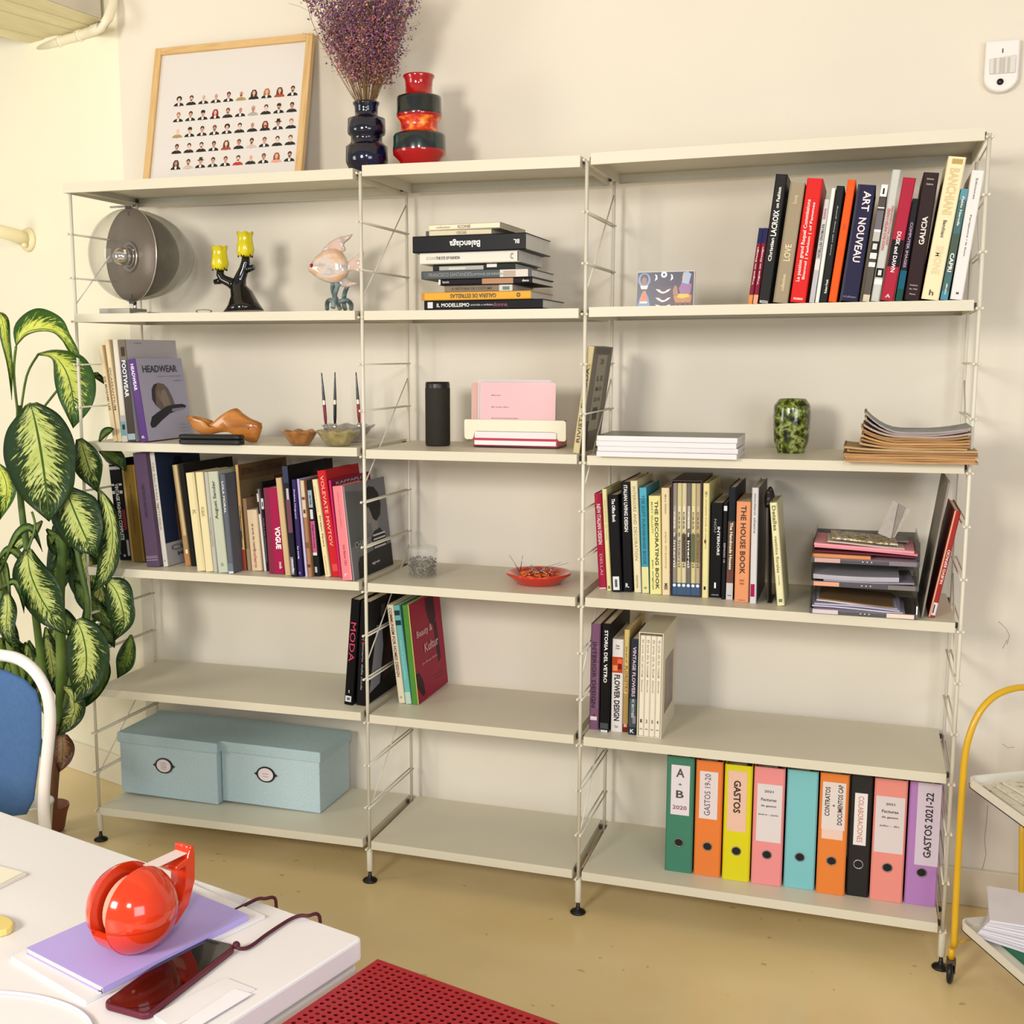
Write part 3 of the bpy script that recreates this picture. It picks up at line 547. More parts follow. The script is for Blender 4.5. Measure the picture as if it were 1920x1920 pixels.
# ---- bay C, fourth shelf
G = 'decorating books on the right shelf'
def c4(q, *a, **k): k['group'] = G; k.setdefault('d', .23); return bk('C4', 'c4', q, *a, **k)
c4((197, 262, 1118, 155, 300), 'crimson book reading NEW ITALIAN DESIGN at the left end beside the post', 'a92243', d=.2, rough=.3, txt=[('NEW ITALIAN DESIGN', .68, .42, .5, 'f2dfe2', 'd'), ('DELLAI', .26, .22, .35, 'd98a9c', 'd')], bands=[(0, .015, 'e6c9cc')])
c4((266, 305, 1134, 222, 262), 'thin pale yellow book with a green leaf at its foot', 'ded49c', d=.26, txt=[('casas y jardines del mundo', .7, .4, .25, '9c9264', 'd')], bands=[(.02, .05, '5c7a3c', .3, .7)])
c4((312, 398, 1143, 275, 312), 'black book reading The Office Book with a barcode sticker', '141316', d=.3, rough=.2, txt=[('The Office Book', .84, .24, .34, 'f0eeec', 'd')], bands=[(.02, .16, 'd9dadb', .1, .75), (.05, .13, '5a5c60', .3, .55)])
c4((404, 494, 1142, 384, 200), 'black book reading ITALIAN LIVING DESIGN', '151417', d=.3, rough=.2, txt=[('ITALIAN LIVING DESIGN', .76, .42, .4, 'eeeceb', 'd'), ('R.', .06, .04, .4, 'eeeceb', 'h')])
c4((500, 560, 1148, 464, 192), 'cream book with ornate brown capitals along its full spine', 'e2d6b0', d=.26, txt=[('INTERIORS AND DECORATION', .62, .66, .42, '8f8258', 'd', .5, .0), ('thames', .1, .12, .3, 'a09468', 'd')])
c4((566, 628, 1152, 541, 250), 'teal blue book reading THE SOFT FURNISHINGS BOOK', '3f94ae', d=.22, bands=[(0, .25, 'ddd59a'), (.9, 1, '56a8bf')], txt=[('THE SOFT FURNISHINGS BOOK', .6, .66, .4, '1f5468', 'd'), ('o', .05, .02, .35, '4a4a30', 'h')])
c4((634, 732, 1162, 622, 320), 'pale yellow book reading THE DECORATING BOOK', 'e2da92', d=.22, txt=[('THE DECORATING BOOK', .5, .9, .3, '2f2c1e', 'd', .66), ('MARY GILLIATT', .78, .32, .16, '9a9258', 'd', .28), ('pan original', .2, .3, .14, '5c5632', 'd', .28)])
c4((738, 806, 1168, 731, 252), 'cream buff book with small faint italic title, left of the boxed set', 'e0cda4', d=.24, txt=[('Mary Gilliatt', .85, .18, .25, '9a8458', 'd'), ('style directory', .42, .35, .28, 'b29c6c', 'd'), ('MBE', .08, .06, .4, '3a3020', 'd')])
flush()
# boxed set of six
cols = ['8d857c', 'c9bf8c', 'cfc2a0', '6e6862', 'cbbf8a', 'b3a284']
q0 = cv('c4', 812, 1178); z = .96
for _ in range(4): P0 = onz(q0[0], q0[1], z); z = zs('C', 4, P0.x)
yf = P0.y+.004; P0 = ony(q0[0], q0[1], yf); P1 = ony(*cv('c4', 1072, 1190), yf); Pt = ony(*cv('c4', 818, 186), yf)
z = zs('C', 4, P1.x)+.0008
th = math.atan2(Pt.x-P0.x, Pt.z-P0.z); Wd = (P1.x-P0.x)*math.cos(th); H = Pt.z-z; dd = min(.24, -yf)
sc_ = thing('slipcase', 'dark brown slipcase holding six slim volumes', 'slipcase', (P0.x, yf, z-Wd*math.sin(th)*(-1 if th > 0 else 0)), (0, th, 0))
b_ = .0025; mb = MB()
mb.box((0, 0, 0), (Wd, dd, b_)); mb.box((0, 0, H-b_), (Wd, dd, H)); mb.box((0, 0, b_), (b_, dd, H-b_)); mb.box((Wd-b_, 0, b_), (Wd, dd, H-b_)); mb.box((b_, dd-b_, b_), (Wd-b_, dd, H-b_))
part('case', mb, M('3a2620', .4), sc_)
wv = (Wd-2*b_-.002)/6
for i in range(6):
    X = P0.x+math.cos(th)*(b_+.001+i*wv); Z = sc_.location.z+b_+.0004
    r = thing('book', ['greyish mauve first', 'pale olive second', 'cream third', 'dark photographic fourth', 'pale yellow fifth', 'tan sixth'][i]+' volume inside the dark brown slipcase, blue foot', 'book', (X-math.sin(-th)*0, yf+.003, Z-math.sin(th)*(b_+i*wv)), (0, th, 0), 'six boxed volumes')
    h = H-2*b_-.006
    book_geo(r, wv-.0006, h, dd-.012, cols[i], .4, True)
    t = wv-.0006
    deco(r, t, h, dd, [(0, .11, '3c5878'), (.3, .55, ['6a625a', 'b9b2a4', '4a3c34', '2c2a28', '5a6a4c', '8a7454'][i], .1, .9), (.6, .8, ['a39a90', 'd6cfb0', 'e0d4b4', 'b9b2a6', 'dcd2a0', 'c4b292'][i], .2, .8)],
         [('casa e interni', .5, .5, .5, ['dcd6cc', '6a6040', '5c4c34', 'e0dcd4', '6a6040', '6a5636'][i], 'd')], (), ())
    mb = MB(); mb.disc((t/2, -.0012, .028*1.0), t*.36, 16); part('spine_dot', mb, M('e6e8ea', .4), r, fixn=False)
c4((1077, 1134, 1192, 1090, 212), 'pale yellow book with two black spots just right of the slipcase', 'e0d498', d=.26, txt=[('the complete book of interiors', .68, .5, .26, 'a0945c', 'd')], bands=[(.48, .51, '2a2618', .3, .6), (.07, .1, '2a2618', .3, .6), (.9, .93, 'b0a468', .3, .7)])
c4((1138, 1240, 1188, 1160, 378), 'thick black book reading INTERIORS NOU with a large 1', '141416', d=.26, rough=.25, txt=[('INTERIORS', .6, .3, .22, 'f0efee', 'd', .68), ('NOU', .76, .14, .2, '8a8a8e', 'd', .38), ('1', .13, .06, .14, 'f2f2f2', 'h'), ('editorial', .03, .012, .6, 'b9b9bc', 'h')])
c4((1243, 1278, 1206, 1266, 372), 'slim black book with a white square and tiny grey capitals', '18181b', d=.22, txt=[('ESPACIO 10', .48, .2, .4, 'b0b0b4', 'd')], bands=[(.91, .96, 'd9d8d6', .1, .9)])
c4((1282, 1344, 1208, 1312, 245), 'black book with a brown band reading The Handmade Houses, white foot', '1d2026', d=.27, bands=[(0, .15, 'c9c4c2'), (.15, .28, '6a4440'), (.26, .7, '5c4632')], txt=[('The Handmade Houses', .48, .42, .4, 'efe6da', 'd'), ('ibooks', .04, .015, .5, '6a6866', 'h')])
c4((1356, 1478, 1226, 1378, 368), 'salmon orange book reading THE HOUSE BOOK', 'dd9468', d=.24, rough=.5, txt=[('THE HOUSE BOOK', .62, .68, .38, '3a2418', 'd', .5), ('II', .2, .05, .3, 'a86038', 'd'), ('contract', .02, .01, .5, '8a4c2c', 'h')])
c4((1488, 1545, 1242, 1510, 250), 'white grey book reading modern chairs with a magenta square', 'cfcbcc', d=.28, rough=.4, txt=[('modern chairs', .78, .34, .3, '7c7478', 'd')], bands=[(.06, .17, 'a3174e', .1, .7)], side=[(full, '5a5048')])
flush()
c4((1725, 1788, 1262, 1660, 380), 'slim pale yellow book reading Detalles, leaning left on its own', 'e3dcae', d=.2, sb=None, txt=[('Detalles', .85, .24, .5, '6f683c', 'd'), ('vestidos florales', .5, .36, .4, '8a8254', 'd'), ('gg', .05, .03, .5, '4a4630', 'h'), ('moda', .25, .1, .15, '8a8254', 'd')])
def horn_end(r, t, h, d):
    mb = MB(); mb.box((0, 0, 0), (.003, d, h*.84)); mb.box((.003, 0, 0), (.012, d, .002)); part('plate', mb, M('1c1918', .5), r)
    for yy in (.02, d-.03):
        mb = MB(); mb.tube([(.001, yy+.012*math.sin(a), h*.84+.045*a/PI) for a in [k*PI/6 for k in range(7)]], [.009, .01, .011, .011, .01, .008, .005], 8); part('horn', mb, M('2a211d', .4), r)
bk('C4', 'c4', (1640, 1660, 1215, 1640, 262), 'dark metal bookend with two rounded horns behind the leaning pale book', '1c1918', d=.12, sb=.09, name='bookend', cat='bookend', extra=horn_end, free=True)
flush()
bk('C4', 'c4r', (1375, 1432, 1362, 1600, 455), 'tall book with a red spine leaning against the right end frame', 'a12f2c', d=.28, sb=None, side=(), bands=[(0, 1, 'd9a080', 0, .25), (.02, .14, 'd8d4d0', .3, .95), (.04, .12, '3a3634', .4, .6)], txt=[('NUEVO ESPACIO', .48, .32, .4, 'eed8d2', 'u', .62)], rough=.4)
bk('C4', 'c4r', (1355, 1372, 1340, 1588, 205), 'large grey portfolio behind the leaning red-spined book', '8f877b', d=.3, sb=.03, paper=True, rough=.6, free=True)
ROW[-1]['x0'] -= .012
ROW.reverse(); flush()
# ---- bay C, fifth shelf
G = 'books on the lower right shelf'
def c5(q, *a, **k): k['group'] = G; k.setdefault('d', .23); return bk('C5', 'c5', q, *a, **k)
c5((275, 385, 1592, 300, 368), 'mauve book reading INTERIOR DESIGN, leftmost on the lower right shelf', '74506a', d=.27, txt=[('INTERIOR DESIGN', .52, .62, .42, '2e1c2c', 'd', .4), ('the new decorating source book', .5, .6, .16, '9a7c90', 'd', .8), ('6', .14, .02, .25, '2e1c2c', 'h')], bands=[(.09, .125, 'd9c9d0', .1, .8)])
c5((398, 498, 1624, 430, 366), 'black book reading STORIA DEL VETRO', '131214', d=.29, rough=.25, txt=[('STORIA DEL VETRO', .7, .48, .4, 'eceae6', 'd', .5)], bands=[(.03, .085, '45484a'), (0, .02, 'd0d2d0', .1, .9)])
c5((526, 660, 1618, 545, 545), 'white book reading FLOWER DESIGN with a red floral photo', 'dad3d0', d=.22, txt=[('FLOWER DESIGN', .37, .5, .5, '231f20', 'd', .5, .03), ('Paula', .93, .02, .3, '55504e', 'h'), ('Pryke', .9, .02, .35, '55504e', 'h'), ('Flowers', .06, .03, .3, '8a8684', 'h')], bands=[(.64, .81, 'b5401c'), (.66, .72, 'e08a5a', .1, .5), (.73, .79, 'd8683a', .5, .9), (.68, .74, '6e1c14', .55, .85)])
c5((663, 724, 1625, 686, 438), 'tan yellow book reading FLORISTRY', 'cdb372', d=.25, txt=[('FLORISTRY', .52, .26, .5, '8a5a20', 'd'), ('the art of', .76, .16, .3, '7c6a38', 'd')], bands=[(0, .08, '6a2018'), (.05, .09, 'd9a090', .2, .8), (.08, .38, 'a98a50')])
c5((728, 820, 1655, 764, 545), 'dark blue book reading VINTAGE FLOWERS', '272f3c', d=.22, txt=[('VINTAGE FLOWERS', .66, .52, .42, 'd3b8c4', 'd'), ('VIC BROTHERS', .28, .2, .35, 'c3c6ca', 'd'), ('K', .04, .04, .5, 'e2e0dc', 'h')], bands=[(.08, .38, '3f4c50'), (.12, .2, '8a7a80', .5, .9)])
flush()
q0 = cv('c5', 828, 1682); z = .54
for _ in range(4): P0 = onz(q0[0], q0[1], z); z = zs('C', 5, P0.x)
yf = P0.y; P1 = ony(*cv('c5', 1112, 1688), yf); Pt = ony(*cv('c5', 860, 468), yf)
th = math.atan2(Pt.x-P0.x, Pt.z-P0.z)*.5; Wd = (P1.x-P0.x); H = Pt.z-z; dd = min(.24, -yf-.01); z = zs('C', 5, P0.x)+.0008
sc_ = thing('slipcase', 'cream slipcase with a dark picture on its side holding four white volumes', 'slipcase', (P0.x, yf, z+abs(Wd*math.sin(th))), (0, th, 0))
mb = MB(); mb.box((0, 0, 0), (Wd, dd, b_)); mb.box((0, 0, H-b_), (Wd, dd, H)); mb.box((0, 0, b_), (b_, dd, H-b_)); mb.box((Wd-b_, 0, b_), (Wd, dd, H-b_)); mb.box((b_, dd-b_, b_), (Wd-b_, dd, H-b_))
part('case', mb, M('d5ccb4', .5), sc_)
mb = MB(); mb.add([(Wd+.0005, .18*dd, .2*H), (Wd+.0005, .8*dd, .2*H), (Wd+.0005, .8*dd, .72*H), (Wd+.0005, .18*dd, .72*H)], [(0, 1, 2, 3)]); part('picture', mb, ramp_mat('slipcase_picture', [(.3, '5a4038'), (.5, '8a6c5c'), (.62, '6a4a50'), (.75, 'a08474')], 9), sc_, fixn=False)
wv = (Wd-2*b_-.002)/4
for i in range(4):
    r = thing('book', ['leftmost', 'second from left', 'third from left', 'rightmost'][i]+' white volume inside the cream slipcase', 'book', (P0.x+(b_+.001+i*wv)*math.cos(th), yf+.003, sc_.location.z+b_+.0006-math.sin(th)*(b_+i*wv)), (0, th, 0), 'four white boxed volumes')
    t = wv-.0006; h = H-2*b_-.008
    book_geo(r, t, h, dd-.012, 'dfd6c2', .5, True)
    deco(r, t, h, dd, [], [(['El arte del jardin', 'El arte de la mesa', 'El arte de la flor', 'El arte de las rosas'][i], .78, .36, .35, 'a29a88', 'd'), ('x', .6, .02, .25, '4a443c', 'h'), ('Editorial', .5, .12, .22, '8e8674', 'd'), (str(i+1), .15, .035, .32, '4a443c', 'h'), ('casa', .07, .012, .5, '7a7264', 'h')], (), ())
# ---- bay A/B, fifth shelf
G = 'books on the lower shelf around the left middle post'
def b5(ml, q, *a, **k): k['group'] = G; return bk(ml, 'b5', q, *a, **k)
b5('A5', (150, 276, 1450, 230, 268), 'tall black book reading MODA in pink, leaning right', '100f12', d=.3, rough=.2, txt=[('MODA', .6, .37, .62, 'c23a5e', 'd', .5, .0), ('t', .13, .03, .14, 'dcdada', 'h')], bands=[(.03, .085, 'c9cbd0', .12, .8), (.045, .07, '5c5e66', .3, .65)])
b5('A5', (286, 392, 1456, 336, 290), 'tall black book beside the left middle post, with grey draped figures on its cover', '151417', d=.31, rough=.25, txt=[('dizionario della moda', .4, .5, .2, '8a888c', 'd'), ('x', .62, .04, .5, '8a1c30', 'h')],
   side=[(full, '17161a'), ([(.08, .1), (.35, .14), (.4, .5), (.34, .72), (.2, .74), (.14, .4)], '8d8d92'), ([(.45, .16), (.6, .18), (.62, .6), (.5, .62)], '4a1c22'), ([(.65, .18), (.95, .22), (.92, .7), (.7, .66)], '55555a'), ([(.3, .8), (.4, .8), (.4, .92), (.3, .92)], '4c4c50')])
flush()
b5('B5', (765, 842, 1402, 628, 328), 'cream-spined book with dark red title leaning left', 'd9cdb2', d=.22, paper=True, txt=[('COMMUNISM FOR HOMES DESIGN', .62, .7, .45, '6b3c34', 'd'), ('o', .06, .02, .3, '8a7c64', 'h')])
b5('B5', (846, 912, 1410, 704, 335), 'turquoise book with black bands near the top and a barcode foot', '68aeaa', d=.22, bands=[(.8, .85, '173a40'), (.9, .95, '1c3a40'), (.03, .07, '1e2420', .2, .75), (0, .12, 'b0c8b4')], txt=[('figura femenina', .45, .4, .2, 'a8d4d0', 'd')])
b5('B5', (916, 992, 1396, 800, 330), 'green-spined book with a crimson cover reading Beauty & Kultur', '4f8434', d=.29, bands=[(0, 1, 'd8c070', .9, 1)],
   side=[(full, '9c1a3a'), ([(.5, .98), (.78, .98), (.8, .74), (.7, .66), (.58, .72), (.5, .85)], '3c1420'), ([(.68, .7), (.8, .7), (.84, .3), (.74, .27)], '3a121c'), ([(0, .3), (.1, .3), (.2, .2), (.24, .06), (.16, .04), (.06, .12), (0, .18)], '2a0e16')],
   stxt=[('Beauty &', .38, .66, .5, .09, 'dca9b4'), ('Kultur', .56, .5, .46, .09, 'dca9b4'), ('Ein Mode Notiz', .46, .36, .5, .025, 'cf8a9a'), ('ausstellung', .72, .16, .3, .02, '6a1028'), ('katalog', .74, .12, .26, .02, '6a1028')])
flush()
# ---- bay B, third shelf: magazine leaning on the rungs
bk('B3', 'b3', (748, 790, 786, 838, 160), 'thin cream-spined book with a grey lettered cover leaning on the middle ladder', 'c9b98c', d=.25, sb=.03, paper=True,
   txt=[('RIVISTA DI MODA', .45, .7, .5, '4a4232', 'u')], side=[(full, '7a7266'), ([(.0, .0), (.3, 0), (.3, .3), (0, .3)], '3c3a36'), ([(.25, .2), (.75, .2), (.75, .92), (.25, .92)], 'a39a86'), ([(.1, .93), (.9, .93), (.9, .99), (.1, .99)], '5c564c'), ([(.35, .3), (.6, .3), (.6, .42), (.35, .42)], '4c483f')],
   stxt=[('2', .5, .86, .2, .05, '5a5448'), ('L E', .5, .7, .3, .05, '4f493e'), ('M O', .5, .6, .3, .04, '4f493e'), ('D A', .5, .5, .3, .04, '4f493e')])
flush()
# ================================================================== helpers for shaped objects
def mpp(P): return (Vector(P)-CAM).dot(FWD)/FPX
def puffy(mb, pts, th, n=4, mi=0, c=None, y0=0, pw=1.0):
    cx = sum(p[0] for p in pts)/len(pts) if c is None else c[0]; cz = sum(p[1] for p in pts)/len(pts) if c is None else c[1]
    N = len(pts); rings = []
    for i in range(-n, n+1):
        a = PI/2*i/n*.97; s = math.cos(a)**(.5*pw); y = y0+th/2*math.sin(a)
        rings.append([(cx+(x-cx)*s, y, cz+(z-cz)*s) for x, z in pts])
    vs = [p for r in rings for p in r]; fs = []
    for i in range(len(rings)-1):
        for k in range(N): fs.append((i*N+k, i*N+(k+1) % N, (i+1)*N+(k+1) % N, (i+1)*N+k))
    m = len(mb.v); mb.add(vs, fs, mi, True)
    mb.f += [tuple(m+k for k in range(N)), tuple(m+(len(rings)-1)*N+k for k in range(N))]; mb.mi += [mi]*2; mb.sm += [True]*2
def smooth_poly(pts, k=3, closed=True):
    out = []; N = len(pts)
    for i in range(N if closed else N-1):
        p0, p1, p2, p3 = (pts[(i-1) % N], pts[i], pts[(i+1) % N], pts[(i+2) % N]) if closed else (pts[max(i-1, 0)], pts[i], pts[i+1], pts[min(i+2, N-1)])
        for j in range(k):
            t = j/k
            out.append(tuple(.5*((2*b)+(-a+c)*t+(2*a-5*b+4*c-d)*t*t+(-a+3*b-3*c+d)*t**3) for a, b, c, d in zip(p0, p1, p2, p3)))
    if not closed: out.append(tuple(pts[-1]))
    return out
def loc_px(c, pts, Y, O):
    """pixel outline -> local x,z on plane y=Y relative to O"""
    r = []
    for x, y in pts:
        P = ony(*cv(c, x, y), Y); r.append((P.x-O[0], P.z-O[2]))
    return r
CR.update({'top': (520, 0, 4.3636), 'a2': (120, 320, 3.2), 'lamp': (180, 370, 8.35), 'tile': (1080, 220, 4.8), 'bowls': (480, 600, 4.5714), 'card': (860, 690, 8.727),
           'c3': (1380, 700, 4), 'b4': (680, 860, 4.3636), 'tray': (1500, 920, 8), 'boxes': (160, 1220, 3.4286), 'desk': (0, 1480, 2.6667), 'p1': (0, 560, 4.3636), 'p2': (0, 960, 3), 'cart': (1640, 1240, 3), 'frame': (300, 140, 6.857)})
chrome = M('c8c8ca', .18, 1); steel = M('9a9a9c', .28, 1)

# ================================================================== top of the unit
# framed print leaning on the wall
bx0 = ony(283, 332, -.085); bx1 = ony(582, 317, -.085); z0 = zs('A', 1, .35)+.002
tp = ony(297, 98, .028); lean = math.atan2(.115, tp.z-z0); Hf = (tp.z-z0)/math.cos(lean); tr = ony(592, 76, .028)
Wf = tr.x-tp.x
fr = thing('framed_print', 'oak framed print of small portrait busts leaning on the wall above the shelving', 'picture', (tp.x, -.085, z0+.003), (-lean, 0, 0))
fr.rotation_euler = (-lean, math.radians(-.0), 0)
oak = ramp_mat('oak_wood', [(.3, 'c79f66'), (.55, 'd6b27c'), (.8, 'bf9459')], 6, .5, 6, (1, 1, 12), kind='noise')
bw = .024
ost = ramp_mat('oak_stile', [(.3, 'c9a168'), (.55, 'd8b47e'), (.8, 'c0965b')], 14, .5, 6, (6, 6, .5))
for xs_ in (0, Wf-bw):
    mb = MB(); mb.box((xs_, -.022, 0), (xs_+bw, 0, Hf)); part('frame_stile', mb, ost, fr, bevel=.0015)
mb = MB(); mb.box((bw, -.022, 0), (Wf-bw, 0, bw)); part('frame_rail', mb, oak, fr, bevel=.0015)
mb = MB(); mb.box((bw, -.022, Hf-bw), (Wf-bw, 0, Hf)); part('frame_rail', mb, ramp_mat('oak_rail', [(.3, 'c9a168'), (.55, 'd8b47e'), (.8, 'c0965b')], 14, .5, 6, (.5, 6, 6)), fr, bevel=.0015)
mb = MB(); mb.box((bw, -.012, bw), (Wf-bw, -.006, Hf-bw)); pr_ = part('print', mb, M('dbd5d0', .4), fr)
# local coordinates of the portrait grid
O = Vector(fr.location); ax = Vector((1, 0, 0)); az = Vector((0, math.sin(lean), math.cos(lean))); nn = Vector((0, -math.cos(lean), math.sin(lean)))
def frl(px, py):
    r = ray(px, py); t = (O+nn*.012-CAM).dot(nn)/r.dot(nn); P = CAM+r*t-O; return P.dot(ax), P.dot(az)
g00, g10, g01, g11 = frl(336, 189), frl(549, 169), frl(330, 308), frl(543, 292)
skins = ['d9a58c', 'c98f76', 'e2b8a0', 'b87f68']; hairs = ['2a1d18', '3a2a20', '17110f', '5a3a28', 'a06a40']
spec = {(0,0):'afro',(0,2):'bald',(0,3):'bald',(0,5):'tan',(0,6):'long',(0,7):'long',(0,8):'longo',(1,2):'cap',(1,3):'red',(1,5):'bald',(1,6):'grey',(1,8):'cap',(2,0):'tan',(2,1):'cap',(2,4):'afro',(2,6):'bald',(2,7):'longb',(2,8):'hat',(3,4):'longo',(3,6):'pale',(4,0):'long',(4,1):'pale',(4,2):'hat',(4,5):'redt',(4,6):'bald',(4,8):'longr'}
for r in range(5):
    for c in range(10):
        u_, v_ = c/9, r/4
        gx = (g00[0]*(1-u_)+g10[0]*u_)*(1-v_)+(g01[0]*(1-u_)+g11[0]*u_)*v_; gz = (g00[1]*(1-u_)+g10[1]*u_)*(1-v_)+(g01[1]*(1-u_)+g11[1]*u_)*v_
        s = .0188; k = spec.get((r, c), 'n'); sk = rnd.choice(skins); hr = rnd.choice(hairs); tor = '1d1a1c'
        if k in ('tan', 'pale'): tor = {'tan': 'a88c5c', 'pale': 'cbb8ae'}[k]
        if k == 'redt': tor = 'b5302c'
        if k == 'red': hr = '8a1420'
        if k == 'longr': hr = '9a5030'; tor = 'e0a08a'
        if k == 'longb': hr = '6a2c24'
        if k == 'longo': hr = '5a3020'; tor = rnd.choice(['a8482c', '4a4640'])
        if k == 'grey': tor = 'a9a4a0'; hr = 'b5a89a'
        if k == 'afro': hr = '16100e'
        mb = MB(); y = -.0125
        def pl(pts, mi, dy=0): mb.add([(gx+a*s, y-dy, gz+b*s) for a, b in pts], [tuple(range(len(pts)))], mi)
        pl([(-1.05, -1), (1.05, -1), (.85, -.62), (.35, -.4), (-.35, -.4), (-.85, -.62)], 0)
        if tor == '1d1a1c' and rnd.random() < .6: pl([(-.18, -.95), (.18, -.95), (.22, -.42), (-.22, -.42)], 3, .0002)
        cir = lambda cx, cz, a, b, n=12: [(cx+a*math.cos(2*PI*i/n), cz+b*math.sin(2*PI*i/n)) for i in range(n)]
        if k in ('long', 'longo', 'longb', 'longr', 'red'): pl([(-.62, -.55), (.62, -.55), (.6, .2), (.3, .72), (-.3, .72), (-.6, .2)], 2, .0001)
        elif k == 'afro': pl(cir(0, .35, .55, .5), 2, .0001)
        elif k not in ('bald', 'tan'): pl(cir(0, .38, .4, .42), 2, .0001)
        pl([(-.12, -.5), (.12, -.5), (.12, 0), (-.12, 0)], 1, .0002); pl(cir(0, .12 if k not in ('bald', 'tan') else .2, .3, .4), 1, .0003)
        if k == 'hat': pl([(-.7, .35), (.7, .35), (.6, .48), (.35, .5), (.3, .95), (-.3, .95), (-.35, .5), (-.6, .48)], 2, .0004)
        if k == 'cap': pl([(-.42, .3), (.42, .3), (.4, .6), (.2, .8), (-.2, .8), (-.4, .6)], 2, .0004)
        if (r+c) % 4 == 1: pl([(-.22, -.02), (.22, -.02), (.15, -.22), (-.15, -.22)], 2, .0004)
        part('portrait', mb, [M(tor, .5), M(sk, .5), M(hr, .5), M('e8e4e0', .5)], pr_, fixn=False)
        mb = MB(); mb.add([(gx-.006, y, gz-.0195), (gx+.006, y, gz-.0195), (gx+.006, y, gz-.0185), (gx-.006, y, gz-.0185)], [(0, 1, 2, 3)]); part('caption_line', mb, M('8f8a88', .5), pr_, fixn=False)

# vases
def vase(name, label, c, cx, prof, Y, zbase, mats, mis=None, n=40, extra=0, group=None):
    P = ony(*cv(c, cx, prof[0][0]), Y); k = mpp(P)/CR[c][2]
    pr = [(max(r*k, 0), ony(*cv(c, cx, y), Y).z-zbase) for y, r in prof]
    t = thing(name, label, 'vase', (P.x, Y, zbase), group=group)
    body = MB(); pr = pr+[(pr[-1][0]*.98, 0)] if pr[-1][1] > .004 else pr
    pr = [(pr[0][0]-.006, pr[0][1]-.03), (pr[0][0]-.005, pr[0][1]-.002)]+pr+[(0, 0)]
    if mis: mis = [mis[0]]*2+list(mis)+[mis[-1]]*(len(pr)-3-len(mis)+2)
    body.lathe(pr, n, mis=mis); part('vase_body', body, mats, t); return t, P, pr
blue = ramp_mat('cobalt_glaze', [(.35, '060713'), (.6, '0c1030'), (.72, '1c2c7a')], 14, .12, 5, coat=.6)
dkglz = ramp_mat('dark_lava_glaze', [(.3, '0b0b0c'), (.55, '15201f'), (.7, '24403c'), (.8, '6c7d74')], 26, .2, 6, (1, 1, .4), coat=.5)
redg = M('a80e14', .12, noise=.1, scale=8, coat=.6); lava = ramp_mat('orange_lava_glaze', [(.3, '8a0f08'), (.48, 'd02c0a'), (.58, 'f07818'), (.68, 'f4b040'), (.8, 'b01c08')], 34, .3, 5, coat=.4, bump=.5)
zb1 = zs('A', 1, .95)+.0005
bt, bP, bpr = vase('vase', 'dark cobalt blue ringed ceramic vase holding the dried bouquet', 'top', 727, [(840, 110), (855, 108), (875, 96), (945, 92), (965, 120), (975, 153), (1080, 157), (1105, 150), (1118, 128), (1170, 130), (1195, 160), (1205, 172), (1320, 175), (1345, 168), (1400, 140)], -.2, max(zb1, zs('B', 1, 1.02))+.001, [blue])
vase('vase', 'red ceramic vase with two dark lava bands and an orange speckled waist', 'top', 1157, [(618, 128), (630, 131), (655, 116), (700, 110), (770, 112), (790, 160), (798, 182), (820, 184), (925, 186), (945, 190), (970, 182), (1010, 155), (1060, 152), (1090, 170), (1105, 210), (1125, 217), (1240, 220), (1275, 216), (1330, 168), (1420, 140)], -.18, zs('B', 1, 1.1)+.001, [redg, dkglz, lava], mis=[0, 0, 0, 0, 0, 0, 1, 1, 1, 0, 2, 2, 2, 0, 1, 1, 0, 0, 0, 0])
# dried flowers
bq = thing('dried_bouquet', 'bunch of dried purple and dusty pink filler flowers in the blue vase', 'flowers', (bP.x, -.2, bpr[2][1]+bt.location.z-.02))
k = mpp(bP); stems = MB(); fl = [MB(), MB(), MB()]
R2 = random.Random(3)
def floret(mb, p, s):
    a = Vector((R2.uniform(-1, 1), R2.uniform(-1, 1), R2.uniform(-1, 1))).normalized(); b = a.orthogonal().normalized(); c = a.cross(b)
    mb.add([p+b*s, p+c*s*.8, p-b*s, p-c*s*.8, p+a*s*.7], [(0, 1, 4), (1, 2, 4), (2, 3, 4), (3, 0, 4)])
for i in range(110):
    az_ = R2.uniform(0, 2*PI); top_h = R2.uniform(.24, .46); sp = R2.random()**.6
    wx = (-.2 if math.cos(az_) < 0 else .155)*abs(math.cos(az_))*sp; wy = .15*math.sin(az_)*sp
    pts = []
    n = 7
    for j in range(n):
        t = j/(n-1); q = t**.8
        pts.append(Vector((wx*q*(1+.1*math.sin(5*t+i))*top_h/.4, wy*q, -.02+top_h*t*(1-.06*sp))))
    stems.tube(pts, .0009, 4, cap=False)
    for j in range(2, n-1):
        for b in range(3):
            d = Vector((R2.uniform(-1, 1), R2.uniform(-1, 1), R2.uniform(.2, 1)))*.045*(1-.4*j/n+.3)
            p0 = pts[j].lerp(pts[j+1], R2.random()); p1 = p0+d; stems.tube([p0, p0+d*.5+Vector((0, 0, .003)), p1], .0005, 3, cap=False)
            for f in range(15):
                dd_ = Vector((R2.gauss(0, 1), R2.gauss(0, 1), R2.gauss(0, 1)))*.0095; p = p0.lerp(p1, R2.uniform(.3, 1.1))+dd_
                hz = p.z/.4
                kk = 0 if R2.random() < hz*.75+.05 else (1 if R2.random() < .75 else 2)
                if abs(p.x) < .03+.5*max(p.z, 0): floret(fl[kk], p, R2.uniform(.0022, .0048))
o = part('stems', stems, M('8a6c46', .8), bq, fixn=False); o['kind'] = 'stuff'
